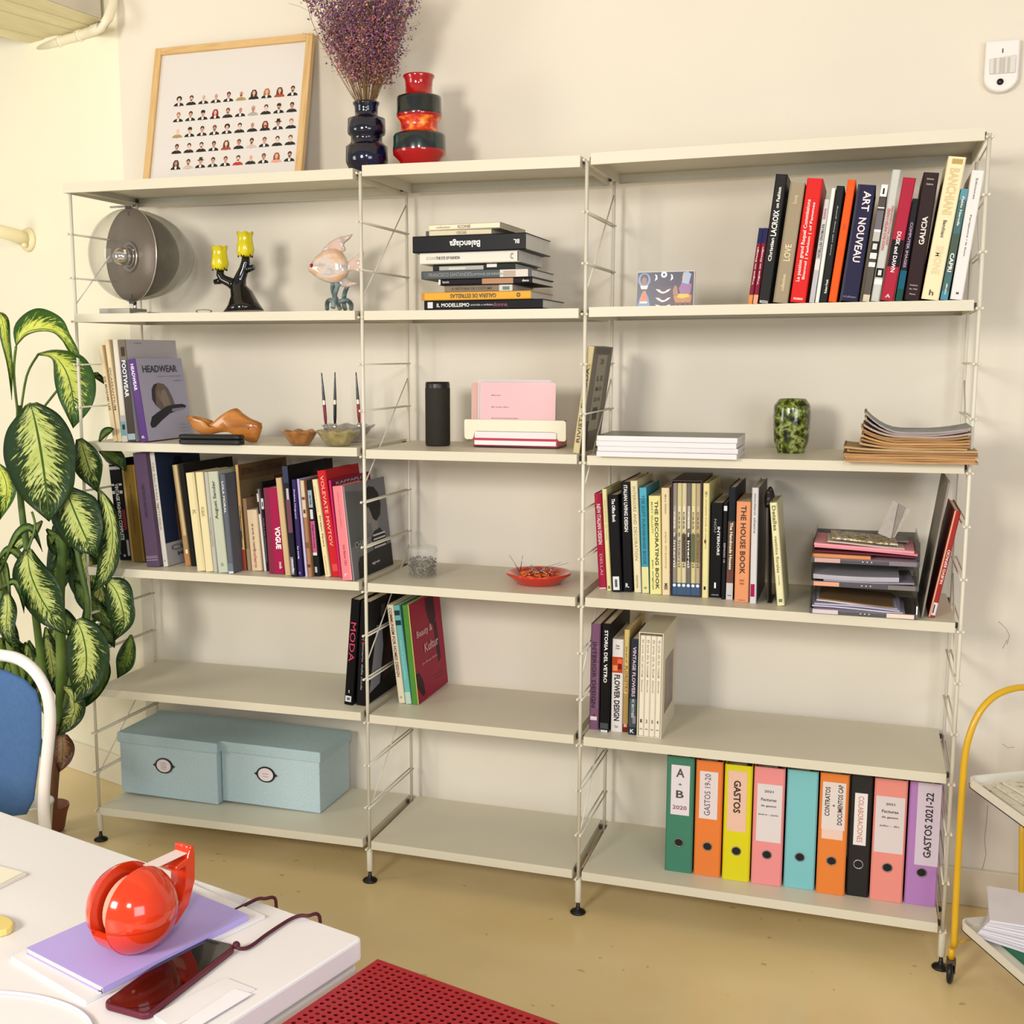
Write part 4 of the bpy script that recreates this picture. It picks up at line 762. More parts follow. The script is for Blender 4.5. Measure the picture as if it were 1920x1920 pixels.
for m_, col in zip(fl, ('6e4a7c', 'b4707a', 'c49c8a')):
    o = part('florets', m_, M(col, .85, noise=.35, scale=22), bq, fixn=False); o['kind'] = 'stuff'
    o['label'] = {'6e4a7c': 'purple florets', 'b4707a': 'dusty pink florets', 'c49c8a': 'faded buff florets'}[col]

# ================================================================== upper left shelf
Y = -.24; zA2 = lambda x: zs('A', 2, x)+.0008
# disc lamp
cP = ony(*cv('lamp', 545, 905), Y); K = mpp(cP)/8.35
lamp = thing('table_lamp', 'dark disc table lamp with a clear smoked globe and silvered bulb on a chrome base', 'lamp', (cP.x, Y, zA2(cP.x)))
cz = cP.z-lamp.location.z; rd = 710*K
vd = (cP-CAM).normalized(); ang = math.atan2(vd.x, vd.y)   # view azimuth
na = math.radians(-18)  # disc normal azimuth measured from -Y toward -X
ndir = Vector((math.sin(ang+PI-math.radians(-58)), math.cos(ang+PI-math.radians(-58)), 0))
ndir = Matrix.Rotation(math.radians(58), 3, 'Z') @ (-vd.xy.to_3d().normalized())
if ndir.x > (-vd).x: ndir = Matrix.Rotation(math.radians(-58), 3, 'Z') @ (-vd.xy.to_3d().normalized())
qd = ndir.to_track_quat('Z', 'Y').to_euler()
mb = MB(); mb.lathe([(0, .0015), (rd, .0015), (rd+.0012, 0), (rd, -.0015), (0, -.0015)], 56); part('reflector_disc', mb, M('6b5c52', .28, .15), lamp, loc=(0, 0, cz), rot=qd)
mb = MB(); mb.lathe([(rd+.0012, .0018), (rd+.003, .0005), (rd+.003, -.0012), (rd+.0012, -.0018)], 56); part('disc_rim', mb, M('c9c2b8', .25, .6), lamp, loc=(0, 0, cz), rot=qd)
gl = M('8f8a7c', .05, alpha=.34, coat=.8, name='smoked_acrylic'); gl2 = M('a8a392', .04, alpha=.26, coat=.8, name='clear_acrylic')
for g_, lo_, hi_ in ((gl, .22, .8), (gl2, .12, .6)):
    nt = g_.node_tree; lw = nt.nodes.new('ShaderNodeLayerWeight'); lw.inputs['Blend'].default_value = .35; mr = nt.nodes.new('ShaderNodeMapRange')
    mr.inputs['To Min'].default_value = lo_; mr.inputs['To Max'].default_value = hi_; nt.links.new(lw.outputs['Facing'], mr.inputs['Value']); nt.links.new(mr.outputs[0], nt.nodes['Principled BSDF'].inputs['Alpha'])
def bowl(r, dep, n=14, dr=1): return [(r*math.sin(PI/2*(1-i/n)), -dr*dep*math.sin(PI/2*i/n)) for i in range(n+1)]
mb = MB(); mb.lathe(bowl(rd*.99, .225), 48); part('globe_back', mb, gl, lamp, loc=(0, 0, cz), rot=qd)
mb = MB(); mb.lathe(bowl(rd*1.0, .13, dr=-1), 48); part('globe_front', mb, gl2, lamp, loc=(0, 0, cz), rot=qd)
mb = MB(); mb.lathe([(r*.93, z-.003) for r, z in bowl(rd, .158)], 40); part('inner_shade', mb, M('4c483f', .3, .1), lamp, loc=(0, 0, cz), rot=qd)
# wide acrylic wing curving out to the right
mb = MB(); mb.lathe([(0, .062), (.012, .060), (.022, .052), (.028, .04), (.030, .028), (.027, .016), (.02, .004)], 28); part('silvered_bulb', mb, M('d6d3d0', .1, 1), lamp, loc=(0, 0, cz-.006), rot=qd)
mb = MB(); mb.lathe([(.045, .003), (.05, .006), (.046, .01), (.038, .006), (.036, .002)], 36); mb.lathe([(.030, .004), (.034, .009), (.03, .012), (.026, .006)], 36); part('bulb_collar', mb, M('a9a29c', .2, .9), lamp, loc=(0, 0, cz-.006), rot=qd)
for s_ in (1, -1):
    mb = MB(); mb.tube([(0, 0, 0), (0, 0, s_*.03)], .004, 10); mb.box((-.01, -.006, .014 if s_ > 0 else -.03), (.01, .006, .03 if s_ > 0 else -.014)); part('pivot', mb, M('2a2426', .25, .7), lamp, loc=(0, 0, cz+s_*(rd-.022)))
mb = MB(); mb.tube([(.004, .006, cz-rd+.002), (.004, .006, .006)], .006, 12); part('stem', mb, chrome, lamp)
mb = MB(); mb.box((-.095, -.05, 0), (.02, .05, .02)); mb.box((.02, -.03, 0), (.075, .05, .008)); part('base_plate', mb, M('8f8a80', .35, .5), lamp, bevel=.001)
mb = MB(); mb.box((-.07, -.004, cz+rd+.004), (.016, .004, cz+rd+.010)); part('top_arm', mb, M('6a645c', .3, .8), lamp)
# small wire by the candle holder
mb = MB(); p = ony(382, 580, -.2); mb.tube([Vector((p.x+.028*math.cos(a)*(1-.1*a/6), -.2+.012*math.sin(2*a), zA2(p.x)+.008+.008*math.sin(a))) for a in [i*.5 for i in range(20)]], .0009, 5)
tag(part('loose_wire', mb, M('3a3430', .4)), 'thin dark curl of wire lying left of the candle holder', 'wire')
# candle holder
Y = -.2; cP = ony(*cv('a2', 1070, 843), Y); O = (cP.x, Y, zA2(cP.x)); cn = thing('candle_holder', 'glossy black tree-shaped candle holder with two yellow tulip cups', 'candle holder', O)
def L3(c, x, y, Yv=None, dy=0): P = ony(*cv(c, x, y), Y if Yv is None else Yv); return Vector((P.x-O[0], dy, P.z-O[2]))
blk = M('0d0b0c', .08, coat=.5)
mb = MB(); mb.tube([L3('a2', 1078, 845), L3('a2', 1075, 800), L3('a2', 1065, 740), L3('a2', 1045, 690), L3('a2', 1060, 640), L3('a2', 1080, 590), L3('a2', 1090, 550), L3('a2', 1092, 508)], [.066, .05, .036, .026, .019, .016, .0145, .012], 18); part('trunk', mb, blk, cn)
mb = MB(); mb.tube([L3('a2', 1040, 700), L3('a2', 1000, 672), L3('a2', 955, 652), L3('a2', 938, 625), L3('a2', 938, 592)], [.022, .017, .015, .013, .012], 14); part('branch', mb, blk, cn)
for qx, qy in ((905, 665), (1135, 580)):
    a, b_ = ((965, 655), (905, 668)) if qx == 905 else ((1082, 600), (1140, 578))
    mb = MB(); mb.tube([L3('a2', *a), L3('a2', *b_)], [.012, .009], 12); part('knot', mb, blk, cn)
yel = M('d8c81c', .15, noise=.12, scale=20, coat=.5)
for x, yb, yt in ((937, 600, 462), (1090, 520, 378)):
    b0 = L3('a2', x, yb); tz = L3('a2', x, yt).z-b0.z; n = 36; mb = MB(); prof = [(.35, 0), (.85, .08), (1.0, .3), (.88, .6), (.8, .8), (.95, 1.0)]
    vs = []
    for r_, h_ in prof:
        for kx in range(n):
            a = 2*PI*kx/n; lob = 1+.07*abs(math.cos(3*a)); hz = h_*tz+(.006*abs(math.cos(3*a)) if h_ == 1 else 0)
            vs.append((.0268*r_*lob*math.cos(a), .0268*r_*lob*math.sin(a), hz))
    mb.add(vs, [(i*n+kx, i*n+(kx+1) % n, (i+1)*n+(kx+1) % n, (i+1)*n+kx) for i in range(len(prof)-1) for kx in range(n)], 0, True)
    tu = part('tulip_cup', mb, yel, cn, loc=b0, solid=.002)
    for kx in range(5):
        a = 2*PI*kx/5+.4; mb = MB(); mb.tube([Vector((.024*math.cos(a+q)*.98, .024*math.sin(a+q)*.98, h)) for q, h in ((-.5, .0), (-.28, .02), (0, .03), (.28, .02), (.5, .0))], .0018, 5); part('sepal', mb, blk, tu)
# glass fish
Y = -.2; cP = ony(*cv('a2', 1625, 828), Y); O = (cP.x, Y, zA2(cP.x)); fs_ = thing('glass_fish', 'pale peach and silver glass fish on curling blue-grey glass weeds', 'figurine', O)
def poly(c, pts): return [(v.x, v.z) for v in (L3(c, x, y) for x, y in pts)]
fbody = ramp_mat('fish_glass', [(.3, 'c9a48c'), (.45, 'e0b490'), (.55, 'd8ccc0'), (.7, 'b9a9a4'), (.8, 'e6e0d8')], 20, .08, 4, (1, 1, 2), coat=.7)
ffin = ramp_mat('fin_glass', [(.3, 'cfc6bc'), (.5, 'd9b8a8'), (.65, '9aa09c'), (.8, 'e4ded4')], 26, .08, 4, coat=.7)
mb = MB(); puffy(mb, smooth_poly(poly('a2', [(1466, 592), (1490, 548), (1530, 500), (1590, 468), (1650, 472), (1690, 520), (1706, 580), (1700, 630), (1660, 668), (1600, 676), (1540, 655), (1495, 625)])), .05, 5); part('body', mb, fbody, fs_)
mb = MB(); puffy(mb, smooth_poly(poly('a2', [(1545, 490), (1580, 440), (1640, 402), (1700, 388), (1732, 382), (1712, 412), (1680, 440), (1690, 480), (1640, 490)])), .014, 3); part('dorsal_fin', mb, ffin, fs_)
mb = MB(); puffy(mb, smooth_poly(poly('a2', [(1694, 560), (1740, 520), (1790, 486), (1800, 500), (1782, 550), (1802, 600), (1780, 612), (1730, 598), (1696, 610)])), .012, 3); part('tail_fin', mb, ffin, fs_)
mb = MB(); puffy(mb, smooth_poly(poly('a2', [(1640, 660), (1690, 640), (1730, 668), (1772, 676), (1740, 690), (1690, 700), (1655, 690)])), .012, 3); part('anal_fin', mb, ffin, fs_)
e_ = L3('a2', 1503, 572); mb = MB(); mb.sphere((e_.x, -.019, e_.z), .0065, 12, 8); part('eye', mb, M('a01418', .1), fs_)
weed = ramp_mat('weed_glass', [(.35, '3e5256'), (.5, '6f8688'), (.65, '9aa8a2'), (.8, '4c5a4c')], 24, .08, 4, coat=.7)
for pl in ([(1612, 672), (1600, 720), (1612, 780), (1618, 826)], [(1650, 676), (1640, 740), (1640, 826)], [(1700, 690), (1670, 740), (1655, 800), (1650, 826)], [(1620, 800), (1590, 775), (1555, 785), (1540, 826)], [(1640, 790), (1680, 775), (1698, 800), (1685, 826)]):
    mb = MB(); mb.tube([L3('a2', x, y, dy=.004*i*((-1)**len(pl))) for i, (x, y) in enumerate(smooth_poly(pl, 4, False))], .0075, 10); part('weed', mb, weed, fs_)
mb = MB(); mb.lathe([(0, .006), (.035, .006), (.05, .003), (.052, 0), (0, 0)], 28); part('base', mb, ffin, fs_)
# ================================================================== painted tile, upper right shelf
Y = -.33; a = ony(*cv('tile', 545, 1697), Y); b_ = ony(*cv('tile', 1063, 1694), Y); tz = ony(*cv('tile', 552, 1390), Y)
x0, w_, O = a.x, b_.x-a.x, None
z0 = zs('C', 2, a.x)+.0006; h_ = tz.z-z0
tl = thing('painted_tile', 'small dark blue painted tile with two robed figures and white moons', 'picture', (x0, Y, z0), (-.06, 0, 0))
mb = MB(); mb.box((0, -.004, 0), (w_, .006, h_)); part('panel', mb, M('cfcac6', .4), tl, bevel=.001)
def tp_(pts, col, k=1, nm='painted_shape'):
    mb = MB(); mb.add([(p[0]*w_, -.0042-.00015*k, p[1]*h_) for p in pts], [tuple(range(len(pts)))]); part(nm, mb, M(col, .3), tl, fixn=False)
cir = lambda cx, cz, a, b, n=14: [(cx+a*math.cos(2*PI*i/n), cz+b*math.sin(2*PI*i/n)) for i in range(n)]
tp_([(.005, 0), (.985, 0), (.985, .975), (.01, .975)], '1c1638', 1); tp_([(.3, 0), (.985, 0), (.985, .95), (.85, .8), (.7, .6), (.4, .55)], '3a1832', 2)
tp_([(.02, .02), (.24, .02), (.21, .25), (.15, .46), (.1, .42), (.05, .2)], '5f7fae', 3); tp_([(.06, .16), (.19, .16), (.16, .4), (.13, .46), (.1, .4)], 'd8621c', 4); tp_([(.06, .1), (.19, .1), (.19, .15), (.06, .15)], 'ded8d0', 5)
tp_(cir(.13, .76, .11, .2), '6f82b4', 3); tp_(cir(.13, .78, .07, .15), '241a2c', 4); tp_(cir(.13, .74, .045, .1), '8a5c44', 5); tp_([(.08, .5), (.18, .5), (.2, .6), (.06, .6)], 'ddd2c6', 6); tp_([(.1, .6), (.16, .6), (.15, .67), (.11, .67)], '8a5c44', 6)
for q in (.33, .6): tp_([(q-.02, .72), (q+.03, .78), (q+.02, .88), (q-.02, .92), (q+.0, .84), (q-.01, .78)], 'dcd8e0', 3)
tp_(cir(.47, .9, .055, .09, 8), 'e2dee4', 3); tp_(cir(.47, .9, .022, .035), '1c1638', 4)
for q in (.5, .26, .06): tp_([(.33, q), (.4, q-.02), (.44, q-.08), (.49, q-.08), (.54, q-.02), (.6, q), (.55, q-.08), (.48, q-.13), (.44, q-.13), (.37, q-.07)], 'd9d4dc', 3)
tp_([(.76, .36), (.93, .36), (.95, .6), (.88, .7), (.78, .66), (.73, .5)], '8a5a8c', 3); tp_([(.78, .66), (.9, .62), (.94, .9), (.88, .97), (.8, .95)], '8fa9c8', 4); tp_(cir(.82, .82, .035, .07), 'c99a80', 5)
tp_([(.68, .1), (.94, .1), (.96, .3), (.9, .36), (.72, .36), (.64, .28)], 'b5702c', 3); tp_([(.64, .3), (.72, .36), (.7, .55), (.66, .6), (.63, .45)], '9c6a5c', 4); tp_([(.7, .25), (.8, .22), (.92, .26), (.9, .34), (.74, .35)], 'c9b23c', 5)
for q in (.69, .76, .86, .93): tp_([(q-.012, .0), (q+.012, .0), (q+.015, .12), (q-.015, .12)], '6a4a3c', 4)

# ================================================================== third shelf left: carving, case, bowls, pens
Y = -.2; zA3 = lambda x: zs('A', 3, x)+.0008
cP = ony(*cv('a3', 1715, 1105), Y)
Yc = -.22; zA = zA3(.62); P = onz(*cv('a3', 1715, 1106), zA); Yc = P.y
O = (P.x, Yc, zA); Y = Yc
wood = ramp_mat('varnished_wood', [(.3, '8a4e1c'), (.5, 'b5702c'), (.7, 'c98a44'), (.85, '96581f')], 5, .2, 7, (1, 1, 5), coat=.4)
wd = thing('wooden_carving', 'varnished wooden shoe-tree shaped carving resting behind the black case', 'carving', O)
mb = MB(); puffy(mb, smooth_poly(poly('a3', [(1106, 866), (1135, 862), (1180, 895), (1240, 940), (1300, 946), (1360, 915), (1420, 862), (1490, 815), (1552, 793), (1600, 835), (1680, 888), (1776, 930), (1768, 1010), (1730, 1103), (1655, 1085), (1580, 1045), (1500, 1008), (1410, 1012), (1330, 1030), (1250, 1024), (1180, 985), (1140, 925)]), 2), .05, 4, c=None, pw=.5); part('body', mb, wood, wd)
for q in ((1524, 865), (1692, 973)):
    v = L3('a3', *q); mb = MB(); mb.sphere((v.x, -.0215, v.z), .0028, 8, 6); part('peg', mb, M('4a1a10', .4), wd)
P = onz(*cv('a3', 1018, 1120), zA3(.3)); Q = ony(*cv('a3', 1578, 1122), P.y); Tz = ony(*cv('a3', 1300, 1036), P.y).z
mb = MB(); r_ = .012; L_ = Q.x-P.x; hh = Tz-zA3(P.x); dp = .045
pts = [(r_*(1-math.cos(a)), dp/2*(0)+r_*(1-math.sin(a))) for a in []]
cs = thing('glasses_case', 'low black rounded case lying in front of the wooden carving', 'case', (P.x, P.y, zA3(P.x)), (0, -.008, 0))
oval = [(L_/2+(L_/2)*math.copysign(abs(math.cos(a))**.22, math.cos(a)), dp/2+dp/2*math.copysign(abs(math.sin(a))**.5, math.sin(a))) for a in [2*PI*i/48 for i in range(48)]]
mb.prism(oval, 0, hh*.52); part('case_bottom', mb, M('0b0a0b', .45), cs, bevel=.004)
mb = MB(); mb.prism(oval, hh*.54, hh); part('case_lid', mb, M('0d0c0d', .4), cs, bevel=.005)
def fluted(name, label, cl, cr, ct, cb, mat, group=None, nfl=9, cat='bowl'):
    zz = zA3(.85); P = onz(*cv('bowls', (cl+cr)/2, cb), zz); k = mpp(P)/4.5714; R_ = (cr-cl)/2*k; P.y += R_*.55
    P = Vector((ony(*cv('bowls', (cl+cr)/2, cb), P.y).x, P.y, zA3(P.x))); H_ = ony(*cv('bowls', (cl+cr)/2, ct), P.y-R_*.0).z-P.z
    t = thing(name, label, cat, P, group=group); n = nfl*6; vs = []
    prof = [(0, .006), (.45, .006), (.5, .02), (.72, .5), (.86, .85), (1, 1), (1.0, 1.06), (.94, 1.0), (.8, .8), (.66, .45), (.4, .12), (0, .1)]
    for r_, h_ in prof:
        for q in range(n):
            a = 2*PI*q/n; f = 1+(.05 if r_ > .6 else 0)*math.cos(nfl*a); vs.append((R_*r_*f*math.cos(a), R_*r_*f*math.sin(a), H_*h_+.0008+(.003*math.cos(nfl*a) if r_ > .9 else 0)))
    mb = MB(); mb.add(vs, [(i*n+q, i*n+(q+1) % n, (i+1)*n+(q+1) % n, (i+1)*n+q) for i in range(len(prof)-1) for q in range(n)], 0, True)
    part('bowl_body', mb, mat, t); return t, R_, H_
am1 = M('a8703c', .08, alpha=.78, coat=.7, noise=.4, scale=40); am2 = M('a89a6a', .08, alpha=.7, coat=.7, noise=.4, scale=40); gr1 = M('aaa29a', .08, alpha=.6, coat=.7, noise=.3, scale=40)
fluted('glass_bowl', 'small amber fluted glass bowl right of the wooden carving', 215, 545, 958, 1078, am1, 'fluted glass bowls')
fluted('glass_bowl', 'olive-tinted fluted glass bowl in front of the pens', 512, 895, 960, 1088, am2, 'fluted glass bowls')
pb, pR, pH = fluted('glass_bowl', 'grey clear fluted glass bowl behind, carrying three upright desk pens', 548, 1003, 915, 1056, gr1, 'fluted glass bowls')
pb.location.y += .02
for i, (tx, ty, bx, by, c1) in enumerate(((562, 452, 601, 915, '7c1c30'), (677, 448, 677, 912, '17151a'), (857, 448, 888, 905, '8a1a26'))):
    Yp = pb.location.y-.01+.006*i; T_ = ony(*cv('bowls', tx, ty), Yp); B_ = ony(*cv('bowls', bx, by), Yp)
    dv = T_-B_; L_ = dv.length
    pn = thing('desk_pen', ['desk pen with crimson grip, leftmost of the three standing in the grey bowl', 'all black desk pen, middle one of the three in the grey bowl', 'desk pen with red grip nearest the ladder frame'][i], 'pen', B_-dv.normalized()*.012, dv.to_track_quat('Z', 'Y').to_euler(), 'upright desk pens')
    mb = MB(); mb.lathe([(0, 0), (.009, 0), (.0085, .012), (.006, .02), (.0045, .022)], 14); part('socket', mb, chrome, pn)
    mb = MB(); mb.lathe([(.0035, .02), (.0052, .04), (.0055, L_*.48)], 14); part('grip', mb, M(c1, .15, coat=.4), pn)
    mb = MB(); mb.lathe([(.0057, L_*.48), (.0055, L_*.56)], 14); part('ring', mb, M('d9c9a8', .2, .9), pn)
    mb = MB(); mb.lathe([(.0052, L_*.56), (.004, L_*.75), (.0022, L_), (.0015, L_+.012), (0, L_+.0125)], 14); part('taper', mb, M('17161a', .2, coat=.4), pn)

# ================================================================== middle bay, third shelf
zB3 = lambda x: zs('B', 3, x)+.0008
P = onz(821, 837, zB3(1.2)); k = mpp(P); R_ = 23.5*k; P = Vector((ony(821, 836, P.y+R_).x, P.y+R_, zB3(1.2))); H_ = ony(821, 716, P.y).z-P.z
sp = thing('smart_speaker', 'tall dark brown cylindrical speaker standing in the middle bay', 'speaker', P)
mb = MB(); mb.lathe([(0, 0), (R_*.94, 0), (R_, .004), (R_, H_*.9), (R_, H_*.905)], 40); part('grille', mb, M('26231a', .75, bump=.6, scale=500), sp)
mb = MB(); mb.lathe([(R_*.985, H_*.905), (R_*.985, H_-.006), (R_*.93, H_), (R_*.8, H_-.002), (0, H_-.002)], 40); part('top_cap', mb, M('1d1a16', .35), sp)
# card holder
Yh = onz(965, 840, zB3(1.4)).y+.01; z0 = zB3(1.4)
def ch(x, y, Yv=Yh): P = ony(*cv('card', x, y), Yv); return (P.x, P.z)
chd = thing('card_holder', 'cream and red plastic card holder in the middle bay', 'card holder', (0, Yh, 0))
pts = [ch(88, 860), ch(105, 838), ch(1720, 862), ch(1756, 885), ch(1756, 1180), ch(1735, 1205), ch(1640, 1200), ch(1610, 1185), ch(1598, 1075), ch(1575, 1055), ch(285, 1030), ch(262, 1045), ch(240, 1140), ch(215, 1165), ch(120, 1165), ch(92, 1130)]
mb = MB(); mb.prism(pts, 0, .004, axis='y'); part('front_plate', mb, M('e6dfc6', .35), chd, bevel=.0012)
x0, _ = ch(250, 1300); x1, _ = ch(1625, 1330); mid = ch(900, 1155)[1]; lo = z0+.0005; tpz = ch(900, 1045)[1]
mb = MB(); mb.box((x0, -.004, lo), (x1, .11, lo+.004)); part('foot', mb, M('2a0a10', .3), chd, bevel=.001)
mb = MB(); mb.box((x0, -.006, lo+.004), (x1, .11, mid)); part('lower_drawer', mb, M('c03448', .2, coat=.4), chd, bevel=.002)
mb = MB(); mb.box((x0+.004, -.0085, lo+.007), (x1-.004, -.006, lo+.007+(mid-lo)*.5)); part('drawer_front', mb, M('ece6e6', .25), chd, bevel=.0008)
mb = MB(); mb.box((x0+.003, -.005, mid), (x1-.004, .11, tpz)); part('upper_drawer', mb, M('e9dfe0', .25), chd, bevel=.002)
mb = MB(); mb.box((x0+.003, .10, tpz), (x1-.003, .112, tpz+.03)); part('back_rest', mb, M('2a0f14', .4), chd)
for i, (xl, xr, yt, col) in enumerate(((205, 1500, 240, 'dcb0a4'), (310, 1510, 195, 'e3d6d6'), (330, 1490, 215, 'e0c4c6'), (350, 1540, 232, 'e2dcdc'), (365, 1578, 238, 'e8bcc0'))):
    Yv = Yh+.034-.007*i; a = ony(*cv('card', xl, 850), Yv); b_ = ony(*cv('card', xr, 850), Yv); T_ = ony(*cv('card', xl, yt), Yv).z; W_c = b_.x-a.x; zc = tpz+.0008
    cdn = thing('card', ['peach card at the very back of the card holder', 'white sleeve card standing tallest in the card holder', 'pale pink card in the middle of the card holder', 'white card right behind the front pink card', 'front pink card with small grey printed lines in the card holder'][i], 'card', (a.x, Yv, zc), (-.03, 0, 0), 'cards in the holder')
    Hc = T_-zc; r = .006; out = []
    for cx_, cz_, a0 in ((W_c-r, Hc-r, 0), (r, Hc-r, PI/2), (r, 0, None), (W_c-r, 0, None)):
        if a0 is None: out.append((0 if cx_ == r else W_c, 0))
        else: out += [(cx_+r*math.cos(a0+PI/2*q/4), cz_+r*math.sin(a0+PI/2*q/4)) for q in range(5)]
    mb = MB(); mb.prism(out, 0, .0012, axis='y'); part('card_sheet', mb, M(col, .12, coat=.5), cdn)
    if i == 4:
        for s, px, pz, L_ in (('Meriel', .2, .74, .12), ('Ma mada office', .26, .5, .24), ('direccion de comunicacion floral', .32, .27, .36), ('telefono', .22, .06, .15)):
            mb = MB(); front_text(mb, s, px*W_c, pz*Hc, L_*W_c, .0035, y=-.0006); part('lettering', mb, M('8a7076', .5), cdn, fixn=False)
# ================================================================== right bay, third shelf
zC3 = lambda x: zs('C', 3, x)+.0008
CR['mag'] = (840, 600, 3.2)
P = onz(*cv('mag', 890, 818), zC3(1.75)); Yf = P.y; xl = P.x; xr = ony(*cv('mag', 1733, 820), Yf).x; T_ = ony(*cv('mag', 1300, 700), Yf).z; zz = zC3(1.75); tk = (T_-zz)/4
for i in range(4):
    j = (0, .002, -.0015, .0005)[i]
    r = thing('magazine', ['bottom', 'second from bottom', 'second from top', 'top'][i]+' magazine of the flat white-spined stack, dark olive covers', 'magazine', (xl+j, Yf+abs(j), zz+i*tk+.0003), (0, 0, (.0, .012, -.008, .0)[i]), 'stack of white-spined magazines')
    w_ = xr-xl; d_ = .21; t = tk-.0006
    mb = MB(); mb.prism([(0, 0), (d_, 0), (d_, t), (0, t)], 0.0006, w_-.0006, axis='x'); part('pages', mb, M('e2dcde', .7, noise=.05, scale=60, stretch=(.05, 1, 20)), r)
    mb = MB(); mb.box((0, -.0004, t), (w_, d_+.001, t+.0004)); part('cover', mb, M('55533f', .3), r)
P = onz(*cv('c3', 425, 600), zC3(2.2)); k = mpp(P)/4; P.y += 95*k
grv = ramp_mat('green_speckle_glaze', [(.36, '14180a'), (.46, '3c4712'), (.54, '6f7c24'), (.6, 'a3aa6c'), (.66, '4a5216'), (.78, '171a0c')], 55, .14, 3, coat=.5, bump=.3)
vase('vase', 'squat green and black speckled ceramic vase on the right shelf', 'c3', 425, [(189, 92), (193, 100), (205, 108), (235, 130), (260, 136), (330, 138), (440, 134), (510, 126), (545, 114), (575, 104), (597, 98)], P.y, zC3(2.2), [grv])
# newspapers
R3 = random.Random(11); P = onz(*cv('c3', 800, 665), zC3(2.5)); Yf = P.y; mc = ['b08a5e', 'a9794c', 'b8905c', 'a57c50', '9c7048', 'b39468']
xL = P.x; k = mpp(P)/4; zb = zC3(2.5); sl_ = (SZ[('C', 3)][3]-SZ[('C', 3)][2])
for i in range(14):
    low = i < 6; xa = xL+(R3.uniform(0, .012) if low else .038+R3.uniform(0, .012)); xb = xL+(.238 if low else .222)*1.0*(935*k/.23)*.98+R3.uniform(-.01, .006)
    xb = xL+935*k*(1.0 if low else .94)+R3.uniform(-.008, .002)
    t = .0052 if i < 13 else .004; base = i*.0058; cl = .0 if i < 3 else .004*(i-3)*.9; cr_ = max(0, .002*(i-6))
    if i >= 12: cl += .006*(i-11)
    n = 14; up = []; dn = []
    for j in range(n+1):
        s = j/n; x = xa+(xb-xa)*s; z = zb+base+cl*max(0, 1-s/.35)**2+cr_*max(0, (s-.6)/.4)**2+.0007*math.sin(9*s+i)
        up.append((x, z+t)); dn.append((x, z))
    col = mc[i % 6] if i < 11 else ['a89a8a', '9c8484', '9a9a98'][i-11]
    r = thing('newspaper', 'folded yellowed newspaper, sheet %s of the curled pile' % ['at the very bottom', 'second from bottom', 'third from bottom', 'fourth from bottom', 'fifth from bottom', 'sixth from bottom', 'seventh from bottom', 'seventh from top', 'sixth from top', 'fifth from top', 'fourth from top', 'third from top', 'second from top', 'at the very top, greyest'][i], 'newspaper', (0, Yf+R3.uniform(0, .006), 0), group='pile of old newspapers')
    mb = MB(); mb.prism(up+dn[::-1], 0, .2, axis='y'); part('folded_sheets', mb, M(col, .85, noise=.18, scale=18, stretch=(1, 1, 12)), r)
    mb = MB()
    lx = [(xa+.0008*math.cos(a)-.0012+.002*(1-abs(math.cos(a))), zb+base+cl+t/2+t/2*math.sin(a)) for a in [PI/2+PI*q/6 for q in range(7)]]
    mb.prism(lx+[(xa+.004, dn[0][1]-.00), (xa+.004, up[0][1])], 0.0005, .1995, axis='y'); part('fold', mb, M('8a6844' if i % 2 else 'c9b490', .85), r)
# ================================================================== middle bay, fourth shelf
zB4 = lambda x: zs('B', 4, x)+.0008
P = onz(*cv('b4', 448, 985), zB4(1.2)); k = mpp(P)/4.3636; R_ = 122*k; P = Vector((P.x, P.y+R_, zB4(P.x))); H_ = ony(*cv('b4', 448, 725), P.y-R_*.3).z-P.z
jr = thing('glass_jar', 'clear round jar filled with silver pins and clips', 'jar', P)
cg = M('c9c9c4', .03, alpha=.1, coat=.8, name='jar_glass')
mb = MB(); mb.lathe([(0, .001), (R_*.93, .001), (R_, .008), (R_, H_*.72), (R_*.93, H_*.78), (R_*.93, H_*.82)], 40); part('jar_body', mb, cg, jr)
mb = MB(); mb.lathe([(R_*.99, H_*.8), (R_*1.02, H_*.82), (R_*1.02, H_*.95), (R_*.97, H_), (0, H_)], 40); part('lid', mb, M('c9c9c2', .1, alpha=.25, coat=.6), jr)
mb = MB()
for i in range(900):
    a = R3.uniform(0, 2*PI); rr = R_*.93*math.sqrt(R3.uniform(.3, 1)); h_ = R3.uniform(.004, H_*.62); p = Vector((rr*math.cos(a), rr*math.sin(a), h_)); d = Vector((R3.uniform(-1, 1), R3.uniform(-1, 1), R3.uniform(-1, 1))).normalized()*.0045
    p2 = p+d; rad = math.hypot(p2.x, p2.y)
    if rad > R_*.95: p2.x *= R_*.95/rad; p2.y *= R_*.95/rad
    mb.tube([p-d*.5, p, p2], .0009, 4, cap=False)
o = part('pins', mb, M('a39a8c', .3, .8), jr, fixn=False); o['kind'] = 'stuff'
